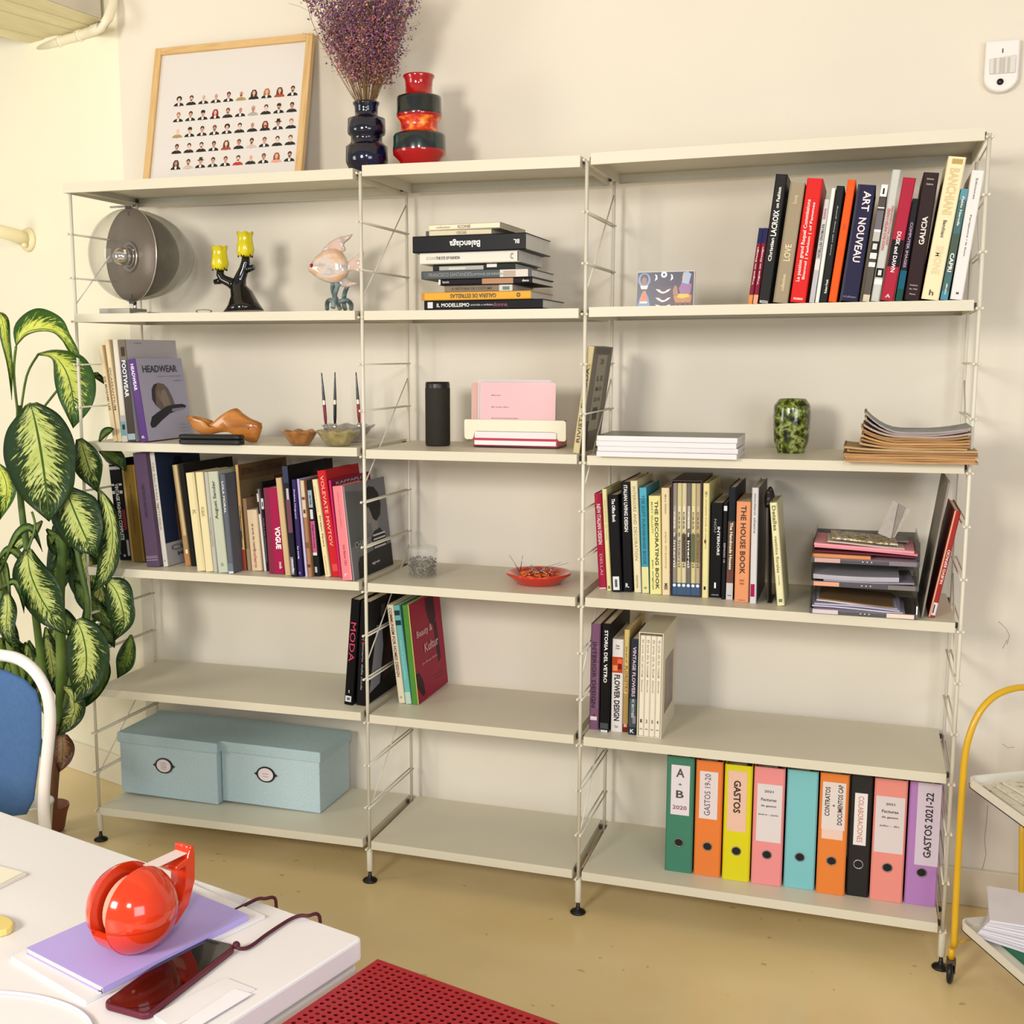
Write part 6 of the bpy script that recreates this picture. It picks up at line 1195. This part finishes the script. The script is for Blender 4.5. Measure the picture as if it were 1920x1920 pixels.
# ================================================================== red perforated table
ZR = .70
r0 = onz(708, 1798, ZR); ra = onz(545, 1920, ZR)-r0; rb = onz(1050, 1920, ZR)-r0; ra.z = rb.z = 0
ua = rb.normalized(); ub = Vector((ua.y, -ua.x, 0)); ub = ub if ub.dot(ra) > 0 else -ub
rt = thing('perforated_table', 'crimson red perforated metal table beside the white desk', 'table', (r0.x, r0.y, 0), (0, 0, math.atan2(ua.y, ua.x)))
sg = 1 if Vector((-ua.y, ua.x, 0)).dot(ub) > 0 else -1
pitch = .0122; hr_ = .0036; nx, ny = 46, 34; mg = .006; mb = MB(); red_m = M('98131f', .4)
vid = {}
def cell(i, j):
    cx_ = mg+pitch*(i+.5); cy_ = sg*(mg+pitch*(j+.5)); h = pitch/2; v = []
    for k in range(8):
        a_ = PI/8+PI/4*k; v.append((cx_+hr_*math.cos(a_), cy_+hr_*math.sin(a_), ZR))
    o = [(cx_+h, cy_+h*.414, ZR), (cx_+h*.414, cy_+h, ZR), (cx_-h*.414, cy_+h, ZR), (cx_-h, cy_+h*.414, ZR), (cx_-h, cy_-h*.414, ZR), (cx_-h*.414, cy_-h, ZR), (cx_+h*.414, cy_-h, ZR), (cx_+h, cy_-h*.414, ZR)]
    cor = {0: (cx_+h, cy_+h, ZR), 2: (cx_-h, cy_+h, ZR), 4: (cx_-h, cy_-h, ZR), 6: (cx_+h, cy_-h, ZR)}
    vs = v+o+[cor[0], cor[2], cor[4], cor[6]]
    fs = []
    for k in range(8):
        k2 = (k+1) % 8
        fs.append((k, k2, 8+k2, 8+k) if k % 2 else (k, k2, 8+k2, 16+k//2, 8+k))
    lo = [(x, y, ZR-.0016) for x, y, _ in v]
    vs += lo; fs += [(k, 20+k, 20+(k+1) % 8, (k+1) % 8) for k in range(8)]
    mb.add(vs, fs)
for i in range(nx):
    for j in range(ny): cell(i, j)
X1, Y1 = mg+nx*pitch, mg+ny*pitch
for (a_, b2) in (((0, 0), (X1+mg, mg)), ((0, Y1), (X1+mg, Y1+mg)), ((0, mg), (mg, Y1)), ((X1, mg), (X1+mg, Y1))):
    ys = sorted((sg*a_[1], sg*b2[1])); mb.add([(a_[0], ys[0], ZR), (b2[0], ys[0], ZR), (b2[0], ys[1], ZR), (a_[0], ys[1], ZR)], [(0, 1, 2, 3)])
part('perforated_top', mb, red_m, rt, fixn=False)
mb = MB(); ys = sorted((0, sg*(Y1+mg))); t_ = .0015
mb.box((0, ys[0], ZR-.025), (X1+mg, ys[0]+t_, ZR-.0002)); mb.box((0, ys[1]-t_, ZR-.025), (X1+mg, ys[1], ZR-.0002)); mb.box((0, ys[0], ZR-.025), (t_, ys[1], ZR-.0002)); mb.box((X1+mg-t_, ys[0], ZR-.025), (X1+mg, ys[1], ZR-.0002))
part('rim', mb, red_m, rt)
mb = MB(); ys = sorted((sg*.004, sg*(Y1+mg-.004))); mb.box((.004, ys[0], ZR-.022), (X1+mg-.004, ys[1], ZR-.019)); part('hole_shade_panel', mb, M('3a0a10', .6), rt)  # added dark sheet, stands in for the shade seen through the holes
for lx in (.012, X1-.02):
    for ly in (.012, Y1-.02):
        mb = MB(); mb.tube([(lx, sg*ly, 0), (lx, sg*ly, ZR-.003)], .011, 12); part('leg', mb, red_m, rt)

# ================================================================== chair
Yc = -1.32
pw = lambda x, y, Yv=Yc: ony(x, y, Yv)
c_edge = pw(95, 1340); c_mid = pw(-140, 1340).x
ch_ = thing('desk_chair', 'white tube-framed chair with a blue upholstered back, behind the desk', 'chair', (0, 0, 0))
rp = [(-140, 1222), (-60, 1222), (0, 1228), (38, 1237), (68, 1262), (88, 1300), (94, 1345), (90, 1400), (84, 1460), (82, 1520), (88, 1580)]
rw = [pw(x, y) for x, y in rp]
down = [Vector((rw[-1].x, Yc, .35)), Vector((rw[-1].x+.01, Yc+.02, 0.012))]
right = rw+down; left = [Vector((2*c_mid-p.x, p.y, p.z)) for p in right]
path = list(reversed(left))+right[1:]
mb = MB(); mb.tube([Vector(v) for v in smooth_poly([tuple(p) for p in path], 3, False)], .0145, 12); part('frame', mb, M('e9e4e0', .3, coat=.3), ch_)
bp_ = [(-140, 1250), (-40, 1250), (10, 1256), (45, 1272), (68, 1295), (78, 1330), (78, 1385), (72, 1440), (64, 1500), (50, 1527), (10, 1532), (-140, 1535)]
bw_ = [pw(x, y, Yc-.005) for x, y in bp_]; ctr = Vector((c_mid, 0, (bw_[0].z+bw_[-1].z)/2))
outl = [(p.x, p.z) for p in bw_]+[(2*c_mid-p.x, p.z) for p in reversed(bw_[1:-1])]
mb = MB(); puffy(mb, outl, .035, 4, c=(ctr.x, ctr.z), y0=Yc-.005, pw=.5); part('backrest', mb, M('41628e', .9, noise=.06, scale=90, bump=.4, name='blue_cloth'), ch_)
mb = MB(); so = [(c_mid-.21, Yc-.02), (c_mid+.21, Yc-.02), (c_mid+.22, Yc-.4), (c_mid+.12, Yc-.44), (c_mid-.12, Yc-.44), (c_mid-.22, Yc-.4)]
mb.prism(so, .43, .475); part('seat', mb, M('41628e', .9, noise=.06, scale=90, name='blue_cloth'), ch_, bevel=.015)
mb = MB(); mb.prism([(x, y) for x, y in so], .405, .43); part('seat_shell', mb, M('e9e4e0', .35), ch_, bevel=.005)
for sx in (-1, 1):
    mb = MB(); mb.tube([(c_mid+sx*.2, Yc-.38, .41), (c_mid+sx*.22, Yc-.42, .012)], .0125, 12); part('leg', mb, M('e9e4e0', .3, coat=.3), ch_)
    mb = MB(); mb.tube([(c_mid+sx*.2, Yc-.38, .41), (rw[-1].x if sx > 0 else 2*c_mid-rw[-1].x, Yc, .43)], .011, 10); part('seat_rail', mb, M('e9e4e0', .3, coat=.3), ch_)

# ================================================================== plant
pot_c = onz(108, 1560, 0); pot_c = Vector((onz(98, 1556, 0).x, onz(98, 1556, 0).y, 0))
k = mpp(pot_c)
pl_ = thing('potted_plant', 'tall dieffenbachia with big cream-streaked leaves at the left of the shelving', 'plant', pot_c)
Rp = 33*k
mb = MB(); mb.lathe([(0, 0), (Rp*.62, 0), (Rp*.7, .01), (Rp*.86, .06), (Rp, .085), (Rp*.99, .092), (Rp*.9, .09), (Rp*.8, .06), (0, .05)], 36); part('pot', mb, M('7c4630', .5, noise=.2, scale=9), pl_)
mb = MB(); mb.lathe([(Rp*.8, .058), (0, .066)], 24); part('soil', mb, M('2c2018', .95, noise=.4, scale=60, bump=1), pl_)
O = pot_c
def lp(x, y, Yv): P = ony(x, y, Yv); return P-O
stem_m = ramp_mat('plant_stem', [(.3, '3f5a20'), (.6, '5f7a30'), (.8, '7c8a48')], 9, .5); trunk_m = ramp_mat('plant_trunk', [(.3, '5a3a28'), (.6, '7a5238'), (.8, '4a3020')], 14, .7, stretch=(1, 1, .3))
for pts, r0, m_ in (([(96, 1560), (98, 1500), (104, 1430), (112, 1360)], (.019, .018, .017, .016), trunk_m), ([(112, 1400), (115, 1250), (112, 1120), (118, 1020), (112, 960), (90, 900)], (.019, .018, .017, .016, .014, .011), stem_m),
                    ([(105, 1440), (85, 1300), (70, 1180), (55, 1060), (40, 950), (34, 850), (36, 760)], (.015, .014, .013, .012, .011, .010, .009), stem_m), ([(110, 1380), (140, 1250), (165, 1150), (150, 1060), (135, 980)], (.012, .011, .01, .01, .008), stem_m),
                    ([(96, 1450), (50, 1330), (20, 1220), (0, 1100), (-20, 980)], (.014, .013, .012, .011, .01), stem_m)):
    n_ = len(pts); q = [lp(x, y, pot_c.y-.03*math.sin(PI*i/(n_-1))-.06*i/(n_-1)) for i, (x, y) in enumerate(pts)]
    sp_ = [Vector(v) for v in smooth_poly([tuple(v)+(r0[i],) for i, v in enumerate(q)], 4, False)] if False else smooth_poly([tuple(v)+(r0[i],) for i, v in enumerate(q)], 4, False)
    mb = MB(); mb.tube([v[:3] for v in sp_], [v[3] for v in sp_], 10); part('stem', mb, m_, pl_)
# leaf material: dark margin, lime/cream streaks following the side veins (uses the leaf UV)
def leaf_mat(name, dark, lime, cream, amount=.5):
    m = bpy.data.materials.new(name); m.use_nodes = True; nt = m.node_tree; N = nt.nodes; Lk = nt.links; b = N['Principled BSDF']
    uv = N.new('ShaderNodeUVMap'); uv.uv_map = 'uv'; sep = N.new('ShaderNodeSeparateXYZ'); Lk.new(uv.outputs[0], sep.inputs[0])
    def mth(op, a, b2=None, c=None):
        n = N.new('ShaderNodeMath'); n.operation = op
        for i, v in enumerate((a, b2, c)):
            if v is None: continue
            if isinstance(v, (int, float)): n.inputs[i].default_value = v
            else: Lk.new(v, n.inputs[i])
        return n.outputs[0]
    u = mth('ABSOLUTE', sep.outputs[0]); v = sep.outputs[1]
    vv = mth('ADD', v, mth('MULTIPLY', u, -.22))      # vein coordinate sweeps toward the tip
    cmb = N.new('ShaderNodeCombineXYZ'); Lk.new(mth('MULTIPLY', sep.outputs[0], 3.2), cmb.inputs[0]); Lk.new(mth('MULTIPLY', vv, 48), cmb.inputs[1])
    oi = N.new('ShaderNodeObjectInfo'); Lk.new(mth('MULTIPLY', oi.outputs['Random'], 40), cmb.inputs[2])
    nz = N.new('ShaderNodeTexNoise'); nz.inputs['Scale'].default_value = 1.0; nz.inputs['Detail'].default_value = 3; nz.inputs['Roughness'].default_value = .65; Lk.new(cmb.outputs[0], nz.inputs['Vector'])
    edge = mth('MULTIPLY', mth('SUBTRACT', .74, u), 1.9)              # strong inside, zero at the margin
    tipf = mth('MULTIPLY', mth('SUBTRACT', .93, v), 3.0); ed = mth('MINIMUM', edge, tipf); ed = mth('MINIMUM', ed, mth('MULTIPLY', v, 8))
    s = mth('ADD', mth('MULTIPLY', mth('SUBTRACT', nz.outputs['Fac'], .5), 10.5), mth('MULTIPLY', mth('SUBTRACT', ed, .45), 2.6))
    s = mth('ADD', s, amount)
    cl = N.new('ShaderNodeClamp'); Lk.new(s, cl.inputs[0])
    midr = mth('LESS_THAN', u, .035)
    mx1 = N.new('ShaderNodeMix'); mx1.data_type = 'RGBA'; mx1.inputs[6].default_value = lin(lime); mx1.inputs[7].default_value = lin(cream)
    n2 = N.new('ShaderNodeTexNoise'); n2.inputs['Scale'].default_value = .35; Lk.new(cmb.outputs[0], n2.inputs['Vector']); Lk.new(n2.outputs['Fac'], mx1.inputs[0])
    mx2 = N.new('ShaderNodeMix'); mx2.data_type = 'RGBA'; mx2.inputs[6].default_value = lin(dark); Lk.new(mx1.outputs[2], mx2.inputs[7]); Lk.new(cl.outputs[0], mx2.inputs[0])
    mx3 = N.new('ShaderNodeMix'); mx3.data_type = 'RGBA'; Lk.new(mx2.outputs[2], mx3.inputs[6]); mx3.inputs[7].default_value = lin('3c5a20'); Lk.new(midr, mx3.inputs[0])
    Lk.new(mx3.outputs[2], b.inputs['Base Color']); b.inputs['Roughness'].default_value = .42; b.inputs['Specular IOR Level'].default_value = .3
    bp = N.new('ShaderNodeBump'); bp.inputs['Strength'].default_value = .12; bp.inputs['Distance'].default_value = .002
    sn = mth('SINE', mth('MULTIPLY', vv, 75)); Lk.new(sn, bp.inputs['Height']); Lk.new(bp.outputs[0], b.inputs['Normal'])
    return m
LM = leaf_mat('variegated_leaf', '1b3511', '93a83c', 'd3d890', .1); LM2 = leaf_mat('variegated_leaf_bright', '2c5212', 'a9b832', 'd9dc6c', .3); LM3 = leaf_mat('green_leaf', '1d3a14', '4c6a24', '7c8c3c', .1); LMB = leaf_mat('withered_leaf', '5a3826', '8a6448', 'b08a68', .2)
def leaf(mid, w1, w2, ya, yb, mat=None, base=None, cup=.18, lab=None, rnd_=0):
    K_ = 12; nU = 5
    ctl = smooth_poly([tuple(p)+(a_, b2) for p, a_, b2 in zip(mid, w1, w2)], 6, False)
    N_ = len(ctl); vs = []; uvs = []
    for i, (x, y, a_, b2) in enumerate(ctl):
        x0_, y0_ = ctl[max(i-1, 0)][:2]; x1_, y1_ = ctl[min(i+1, N_-1)][:2]; dx, dy = x1_-x0_, y1_-y0_; L_ = math.hypot(dx, dy) or 1; nx_, ny_ = dy/L_*1, -dx/L_
        s = i/(N_-1); Yv = ya+(yb-ya)*s; a_ = max(a_, .3); b2 = max(b2, .3)
        for j in range(-nU, nU+1):
            u = j/nU; off = (a_ if u > 0 else b2)*u
            kk = mpp(ony(x, y, Yv)); Yo = Yv+cup*abs(off)*kk-.012*math.sin(6*s+3*u+rnd_)*abs(u)
            vs.append(lp(x+nx_*off, y+ny_*off, Yo)); uvs.append((u, s))
    W_n = 2*nU+1; fs = [(i*W_n+j, i*W_n+j+1, (i+1)*W_n+j+1, (i+1)*W_n+j) for i in range(N_-1) for j in range(W_n-1)]
    mb = MB(); mb.add(vs, fs, 0, True)
    o = part('leaf', mb, mat or LM, pl_, fixn=False, solid=.0008)
    ul = o.data.uv_layers.new(name='uv')
    for poly in o.data.polygons:
        for li, vi in zip(poly.loop_indices, poly.vertices): ul.data[li].uv = uvs[vi]
    if lab: o['label'] = lab
    if base:
        q = [lp(x, y, ya+.04*(1-i/(len(base)-1))) for i, (x, y) in enumerate(base)]; q[-1] = lp(mid[0][0], mid[0][1], ya)
        mb = MB(); mb.tube(smooth_poly([tuple(v) for v in q], 4, False), .0042, 8); part('leaf_stalk', mb, stem_m, pl_)
F = -.50
leaf([(30, 650), (46, 626), (72, 618), (100, 620), (120, 634), (138, 656), (152, 674)], [0, 26, 40, 30, 14, 8, 0], [0, 5, 4, 4, 6, 9, 0], F+.02, F+.0, LM2, [(34, 780), (26, 700), (30, 650)], cup=.3)
leaf([(72, 664), (100, 668), (120, 690), (132, 722), (138, 760), (137, 803)], [2, 14, 42, 48, 36, 0], [2, 6, 22, 28, 22, 0], F+.22, F+.2, LM2, [(38, 780), (50, 705), (72, 664)])
leaf([(184, 700), (178, 703), (188, 710), (198, 722)], [2, 6, 6, 0], [2, 4, 5, 0], F+.25, F+.3, LM3, [(85, 760), (125, 712), (150, 702), (184, 700)])
leaf([(57, 757), (66, 790), (75, 835), (82, 880), (88, 930), (92, 978)], [12, 48, 64, 60, 46, 0], [10, 52, 70, 66, 46, 0], F-.1, F-.02, LM, [(36, 800), (48, 765), (57, 757)])
leaf([(150, 822), (158, 848), (168, 880), (184, 924)], [4, 22, 26, 0], [8, 20, 26, 0], F+.02, F+.08, LM)
leaf([(124, 918), (136, 950), (153, 990), (166, 1018), (180, 1042)], [14, 46, 42, 28, 0], [14, 44, 44, 28, 0], F-.02, F+.02, LM, [(112, 960), (116, 930), (124, 918)])
leaf([(186, 915), (204, 955), (212, 1005), (205, 1050), (190, 1085), (172, 1110)], [0, 12, 14, 18, 14, 0], [4, 22, 26, 22, 12, 0], F+.02, F+.06, LM)
leaf([(200, 1088), (216, 1105), (228, 1135), (232, 1165), (214, 1202)], [6, 28, 24, 18, 0], [6, 22, 28, 30, 0], F+.05, F+.08, LM)
leaf([(246, 1190), (243, 1215), (234, 1245), (220, 1272)], [2, 12, 16, 0], [2, 16, 18, 0], F+.1, F+.1, LM3)
leaf([(52, 1030), (56, 1070), (72, 1112), (96, 1152), (128, 1192)], [8, 32, 42, 30, 0], [8, 34, 34, 26, 0], F-.08, F-.02, LM, [(60, 960), (66, 985), (60, 1010), (52, 1030)])
leaf([(143, 1162), (155, 1190), (162, 1230), (158, 1275), (140, 1318)], [12, 38, 44, 34, 0], [10, 32, 38, 30, 0], F-.04, F-.02, LM)
leaf([(160, 1240), (186, 1225), (200, 1260), (180, 1300), (155, 1330)], [0, 6, 8, 8, 0], [0, 20, 28, 24, 0], F+.0, F+.02, LM3)
leaf([(118, 1288), (134, 1305), (140, 1332), (126, 1358), (106, 1380)], [4, 20, 20, 14, 0], [2, 8, 22, 16, 0], F-.02, F-.02, LM)
leaf([(116, 1378), (118, 1400), (116, 1425), (110, 1449)], [10, 22, 17, 0], [10, 18, 15, 0], F+.04, F+.02, LMB, lab='withered brown leaf')
leaf([(12, 1112), (14, 1140), (12, 1175), (22, 1214)], [6, 18, 16, 0], [6, 20, 18, 0], F-.1, F-.1, LM)
leaf([(-8, 590), (4, 600), (10, 640), (18, 690), (22, 750)], [4, 12, 10, 6, 0], [2, 12, 8, 4, 0], F, F+.05, LM2)
leaf([(-5, 870), (10, 900), (12, 930), (0, 975)], [4, 18, 16, 0], [6, 22, 20, 0], F+.0, F+.0, LM2)
leaf([(142, 1045), (156, 1075), (164, 1110), (168, 1150)], [8, 30, 26, 0], [8, 30, 26, 0], F+.2, F+.2, LM3)
leaf([(104, 985), (112, 1030), (110, 1080), (102, 1130)], [6, 26, 22, 0], [6, 22, 22, 0], F+.22, F+.22, LM3)
leaf([(176, 1195), (190, 1180), (205, 1195), (215, 1215)], [3, 14, 12, 0], [3, 14, 12, 0], F+.22, F+.22, LM3)
leaf([(186, 845), (205, 850), (222, 862), (236, 884)], [3, 14, 14, 0], [3, 16, 14, 0], -.30, -.28, LM3)
leaf([(186, 828), (196, 812), (206, 806), (214, 804)], [2, 8, 6, 0], [2, 7, 6, 0], F+.1, F+.1, LM3)
R6 = random.Random(21)
for i in range(26):
    x = R6.uniform(-10, 190); y = R6.uniform(930, 1260); an = R6.uniform(-.9, .9)+PI/2; L_ = R6.uniform(60, 110); w_ = R6.uniform(9, 26)
    if x > 150 and y > 1130: x -= 60
    m3 = [(x+L_*t*math.cos(an+.5*t*(1 if i % 2 else -1)), y+L_*t*math.sin(an)) for t in (0, .3, .65, 1)]
    leaf(m3, [2, w_, w_*.85, 0], [2, w_, w_*.8, 0], F+.12+.1*R6.random(), F+.14+.12*R6.random(), LM3 if i % 3 else LM, rnd_=i)
for i in range(7):
    x = R6.uniform(0, 90); y = R6.uniform(1170, 1230); leaf([(x, y), (x+8, y+40), (x+14, y+80), (x+20, y+118)], [2, 16, 14, 0], [2, 16, 14, 0], F+.15, F+.18, LM3 if i % 2 else LM, rnd_=i)
for q in ([(0, 1075), (30, 1005), (58, 990), (80, 1035)], [(-10, 1060), (15, 1030), (38, 1045), (48, 1085)], [(20, 1120), (8, 1060), (-10, 1040)], [(-5, 1110), (25, 1090), (40, 1110), (45, 1150)]):
    leaf([tuple(p) for p in q], [1]+[7]*(len(q)-2)+[0], [1]+[7]*(len(q)-2)+[0], F-.06, F-.04, LM3)
# white bin in front of the pot
bn = onz(72, 1590, 0); kb = mpp(bn)
bn_ = thing('waste_bin', 'white plastic bin standing between the chair and the terracotta pot', 'bin', (onz(71, 1585, 0).x, onz(71, 1585, 0).y-.02, 0))
mb = MB(); mb.lathe([(0, 0), (.05, 0), (.054, .01), (.07, .155), (.073, .157), (.073, .163), (.067, .163), (.052, .012), (0, .01)], 36); part('bin_body', mb, M('e2ddd2', .4), bn_)

# ================================================================== trolley
wh = onz(1781, 1843, 0); Yw = wh.y
cA = ony(1812, 1455, Yw); zU = cA.z; cB = onz(1926, 1537, zU); cD = onz(1926, 1444, zU)
lA = ony(1797, 1722, Yw); zL = lA.z; lB = onz(1926, 1834, zL); lD = onz(1926, 1712, zL)
tr_ = thing('trolley', 'yellow tube-framed trolley with white trays at the right edge', 'trolley', (cA.x, Yw, 0))
O = Vector((cA.x, Yw, 0)); yel_t = M('d8a818', .3, coat=.3)
f1 = (cB-cA).normalized(); f2 = (cD-cA).normalized()
d1, d2 = f1*.62, f2*.42
arch = [ony(x, y, Yw) for x, y in ((1789, 1775), (1792, 1700), (1797, 1600), (1803, 1500), (1808, 1430), (1816, 1385), (1835, 1338), (1864, 1306), (1900, 1291), (1935, 1288))]
top_z = arch[-1].z
arch_b = Vector((cA.x, Yw, 0)); WT = .42; pn = Vector((-f2.y, f2.x, 0))
def onf(x, y): r = ray(x, y); return CAM+r*((arch_b-CAM).dot(pn)/r.dot(pn))
arch = [onf(x, y) for x, y in ((1789, 1775), (1792, 1700), (1797, 1600), (1803, 1500), (1808, 1430), (1816, 1385), (1835, 1338), (1864, 1306), (1900, 1291), (1935, 1288))]
sA = [(p-arch_b).dot(f2) for p in arch]
arch2 = arch+[arch_b+f2*(WT-s_)+Vector((0, 0, p.z)) for s_, p in reversed(list(zip(sA, arch)))]
arch2 = [p for i, p in enumerate(arch2) if not (i >= len(arch) and (p-arch_b).dot(f2) < sA[-1]+.02)]
mb = MB(); mb.tube([Vector(v)-O for v in smooth_poly([tuple(v) for v in arch2], 4, False)], .0085, 12); part('frame_loop', mb, yel_t, tr_)
mb = MB(); mb.tube([Vector(v)-O+f1*.55 for v in smooth_poly([tuple(v) for v in arch2], 4, False)], .0085, 12); part('frame_loop', mb, yel_t, tr_)
pw2 = ony(1917, 1600, Yw+.12)
mb = MB(); mb.tube([ony(1917, 1480, Yw+.12)-O, ony(1915, 1700, Yw+.12)-O], .0075, 10); part('rear_post', mb, yel_t, tr_)
mb = MB(); mb.tube([ony(1790, 1768, Yw)-O, onz(1832, 1758, ony(1790, 1768, Yw).z)-O], .003, 8); part('lower_wire', mb, yel_t, tr_)
def tray(zz, A_, f1, f2, nm, th_=.022):
    A_ = Vector((A_.x, A_.y, zz)); B_ = A_+f1*.62; D_ = A_+f2*.42; C_c = B_+f2*.42
    ctr = (A_+B_+C_c+D_)/4
    def rc(P, s): return [(P_.x-O.x, P_.y-O.y) for P_ in P]
    ins = lambda P_, s: ctr+(P_-ctr)*s
    ring = [A_, B_, C_c, D_]
    def rnd_poly(s):
        o_ = []
        for i in range(4):
            p = ins(ring[i], s); pr_c = ins(ring[i-1], s); nx_c = ins(ring[(i+1) % 4], s)
            r = .03; a_ = p+(pr_c-p).normalized()*r; b2 = p+(nx_c-p).normalized()*r
            for q in range(6):
                t = q/5; v = a_*(1-t)**2+p*2*t*(1-t)+b2*t*t; o_.append((v.x-O.x, v.y-O.y))
        return o_
    o_ = rnd_poly(1.0); i_ = rnd_poly(.985); n = len(o_); z0_ = zz-th_; mb = MB()
    vs = [(x, y, zz) for x, y in o_]+[(x, y, zz) for x, y in i_]+[(x, y, z0_) for x, y in o_]+[(x, y, z0_+.002) for x, y in i_]
    fs = []
    for k in range(n):
        j = (k+1) % n; fs += [(k, j, n+j, n+k), (k, 2*n+k, 2*n+j, j), (n+k, n+j, 3*n+j, 3*n+k)]
    fs += [tuple(range(3*n, 4*n)), tuple(reversed(range(2*n, 3*n)))]
    mb.add(vs, fs); t_ = part(nm, mb, M('e4dfd2', .35, coat=.2), tr_)
    mb = MB(); mb.tube([(x, y, z0_-.001) for x, y in rnd_poly(1.001)], .0014, 6, closed=True); part('tray_edge', mb, M('2a2624', .5), t_)
    for P_ in (A_, B_, D_):
        v = ins(P_, .965); mb = MB(); mb.sphere((v.x-O.x, v.y-O.y, z0_+.0045), .004, 8, 6); part('screw', mb, M('2a2624', .4), t_)
    return ctr
ctrU = tray(zU, cA, f1, f2, 'upper_tray'); g1 = (lB-lA).normalized(); g2 = (lD-lA).normalized(); ctrL = tray(zL, lA, g1, g2, 'lower_tray')
for base_, nm in ((wh, 'w'), (wh+f1*.55, 'w'), (wh+f2*.42, 'w'), (wh+f1*.55+f2*.42, 'w')):
    b3 = Vector((base_.x, base_.y, 0))-O
    mb = MB(); mb.tube([b3+Vector((0, 0, .098)), b3+Vector((0, 0, .068))], .0085, 12); part('caster_sleeve', mb, yel_t, tr_)
    mb = MB(); mb.box((b3.x-.011, b3.y-.012, .055), (b3.x+.011, b3.y+.012, .068)); mb.box((b3.x-.011, b3.y-.008, .03), (b3.x-.0085, b3.y+.008, .06)); mb.box((b3.x+.0085, b3.y-.008, .03), (b3.x+.011, b3.y+.008, .06)); part('caster_fork', mb, M('5a4a40', .35, .5), tr_)
    mb = MB(); mb.lathe([(0, -.007), (.024, -.007), (.030, -.004), (.031, 0), (.030, .004), (.024, .007), (0, .007)], 28); wl = part('wheel', mb, M('121112', .4), tr_, loc=(b3.x, b3.y, .0312), rot=(0, PI/2, math.radians(-12)))
    mb = MB(); mb.lathe([(0, .0085), (.008, .0085), (.009, .007)], 16); part('hub', mb, M('5a5a5c', .3, .8), wl)
# things on the trolley
R7 = random.Random(9)
def tslab(name, lab, cat, A_, ux_, uy_, w_, d_, z0, t_, col, group=None, mats=None):
    cs = [A_, A_+ux_*w_, A_+ux_*w_+uy_*d_, A_+uy_*d_]
    return slab(name, lab, cat, cs, z0, z0+t_, col, mats, group=group, rough=.7)
pA_ = onz(1830, 1742, zL); pB_ = onz(1866, 1690, zL); ey = (pB_-pA_).normalized(); ex = Vector((ey.y, -ey.x, 0)); ex = ex if ex.x > 0 else -ex
zb = zL-.0195
g_in = Vector((lA.x, lA.y, 0))+g1*.05+g2*.03
tslab('folder', 'dark green folder lying under the white papers on the lower tray', 'folder', g_in+g1*.06+g2*.02, g1, g2, .34, .25, zb, .008, '1f6a4c')
for i in range(9):
    an = .05*i-.12+R7.uniform(-.02, .02); q = Matrix.Rotation(an, 3, 'Z'); zi = zb+.009+i*.0062
    A_ = Vector((pA_.x, pA_.y, 0))+ex*(.004*i+.004)+ey*(R7.uniform(-.004, .004))-ey*.02
    tslab('paper', 'white sheaf of papers, %s in the fanned pile on the lower tray' % ['lowest', 'second from bottom', 'third from bottom', 'fourth from bottom', 'middle one', 'fourth from top', 'third from top', 'second from top', 'topmost'][i], 'paper', A_, q @ ex, q @ ey, .30, .21, zi, .0052, ['dcd6dc', 'd2ccd6', 'e2dce0'][i % 3], 'papers fanned on the lower tray')
spk = ramp_mat('speckled_print', [(.3, '8a8672'), (.42, 'd2ccb8'), (.6, 'dcd6c4'), (.72, 'c4beaa')], 40, .8, 5)
for i in range(3):
    A_ = Vector((cA.x, cA.y, 0))+f1*(.035+.012*i)+f2*(.03+.02*i); an = [-.02, .05, .1][i]; q = Matrix.Rotation(an, 3, 'Z')
    tslab('printed_sheet', 'pale speckled sheet on the upper tray, %s' % ['lowest', 'middle', 'topmost'][i], 'sheet', A_, q @ f1, q @ f2, .5, .33, zU-.0195+.0075*i, .006, 'd9d4c2', 'sheets on the upper tray', spk)
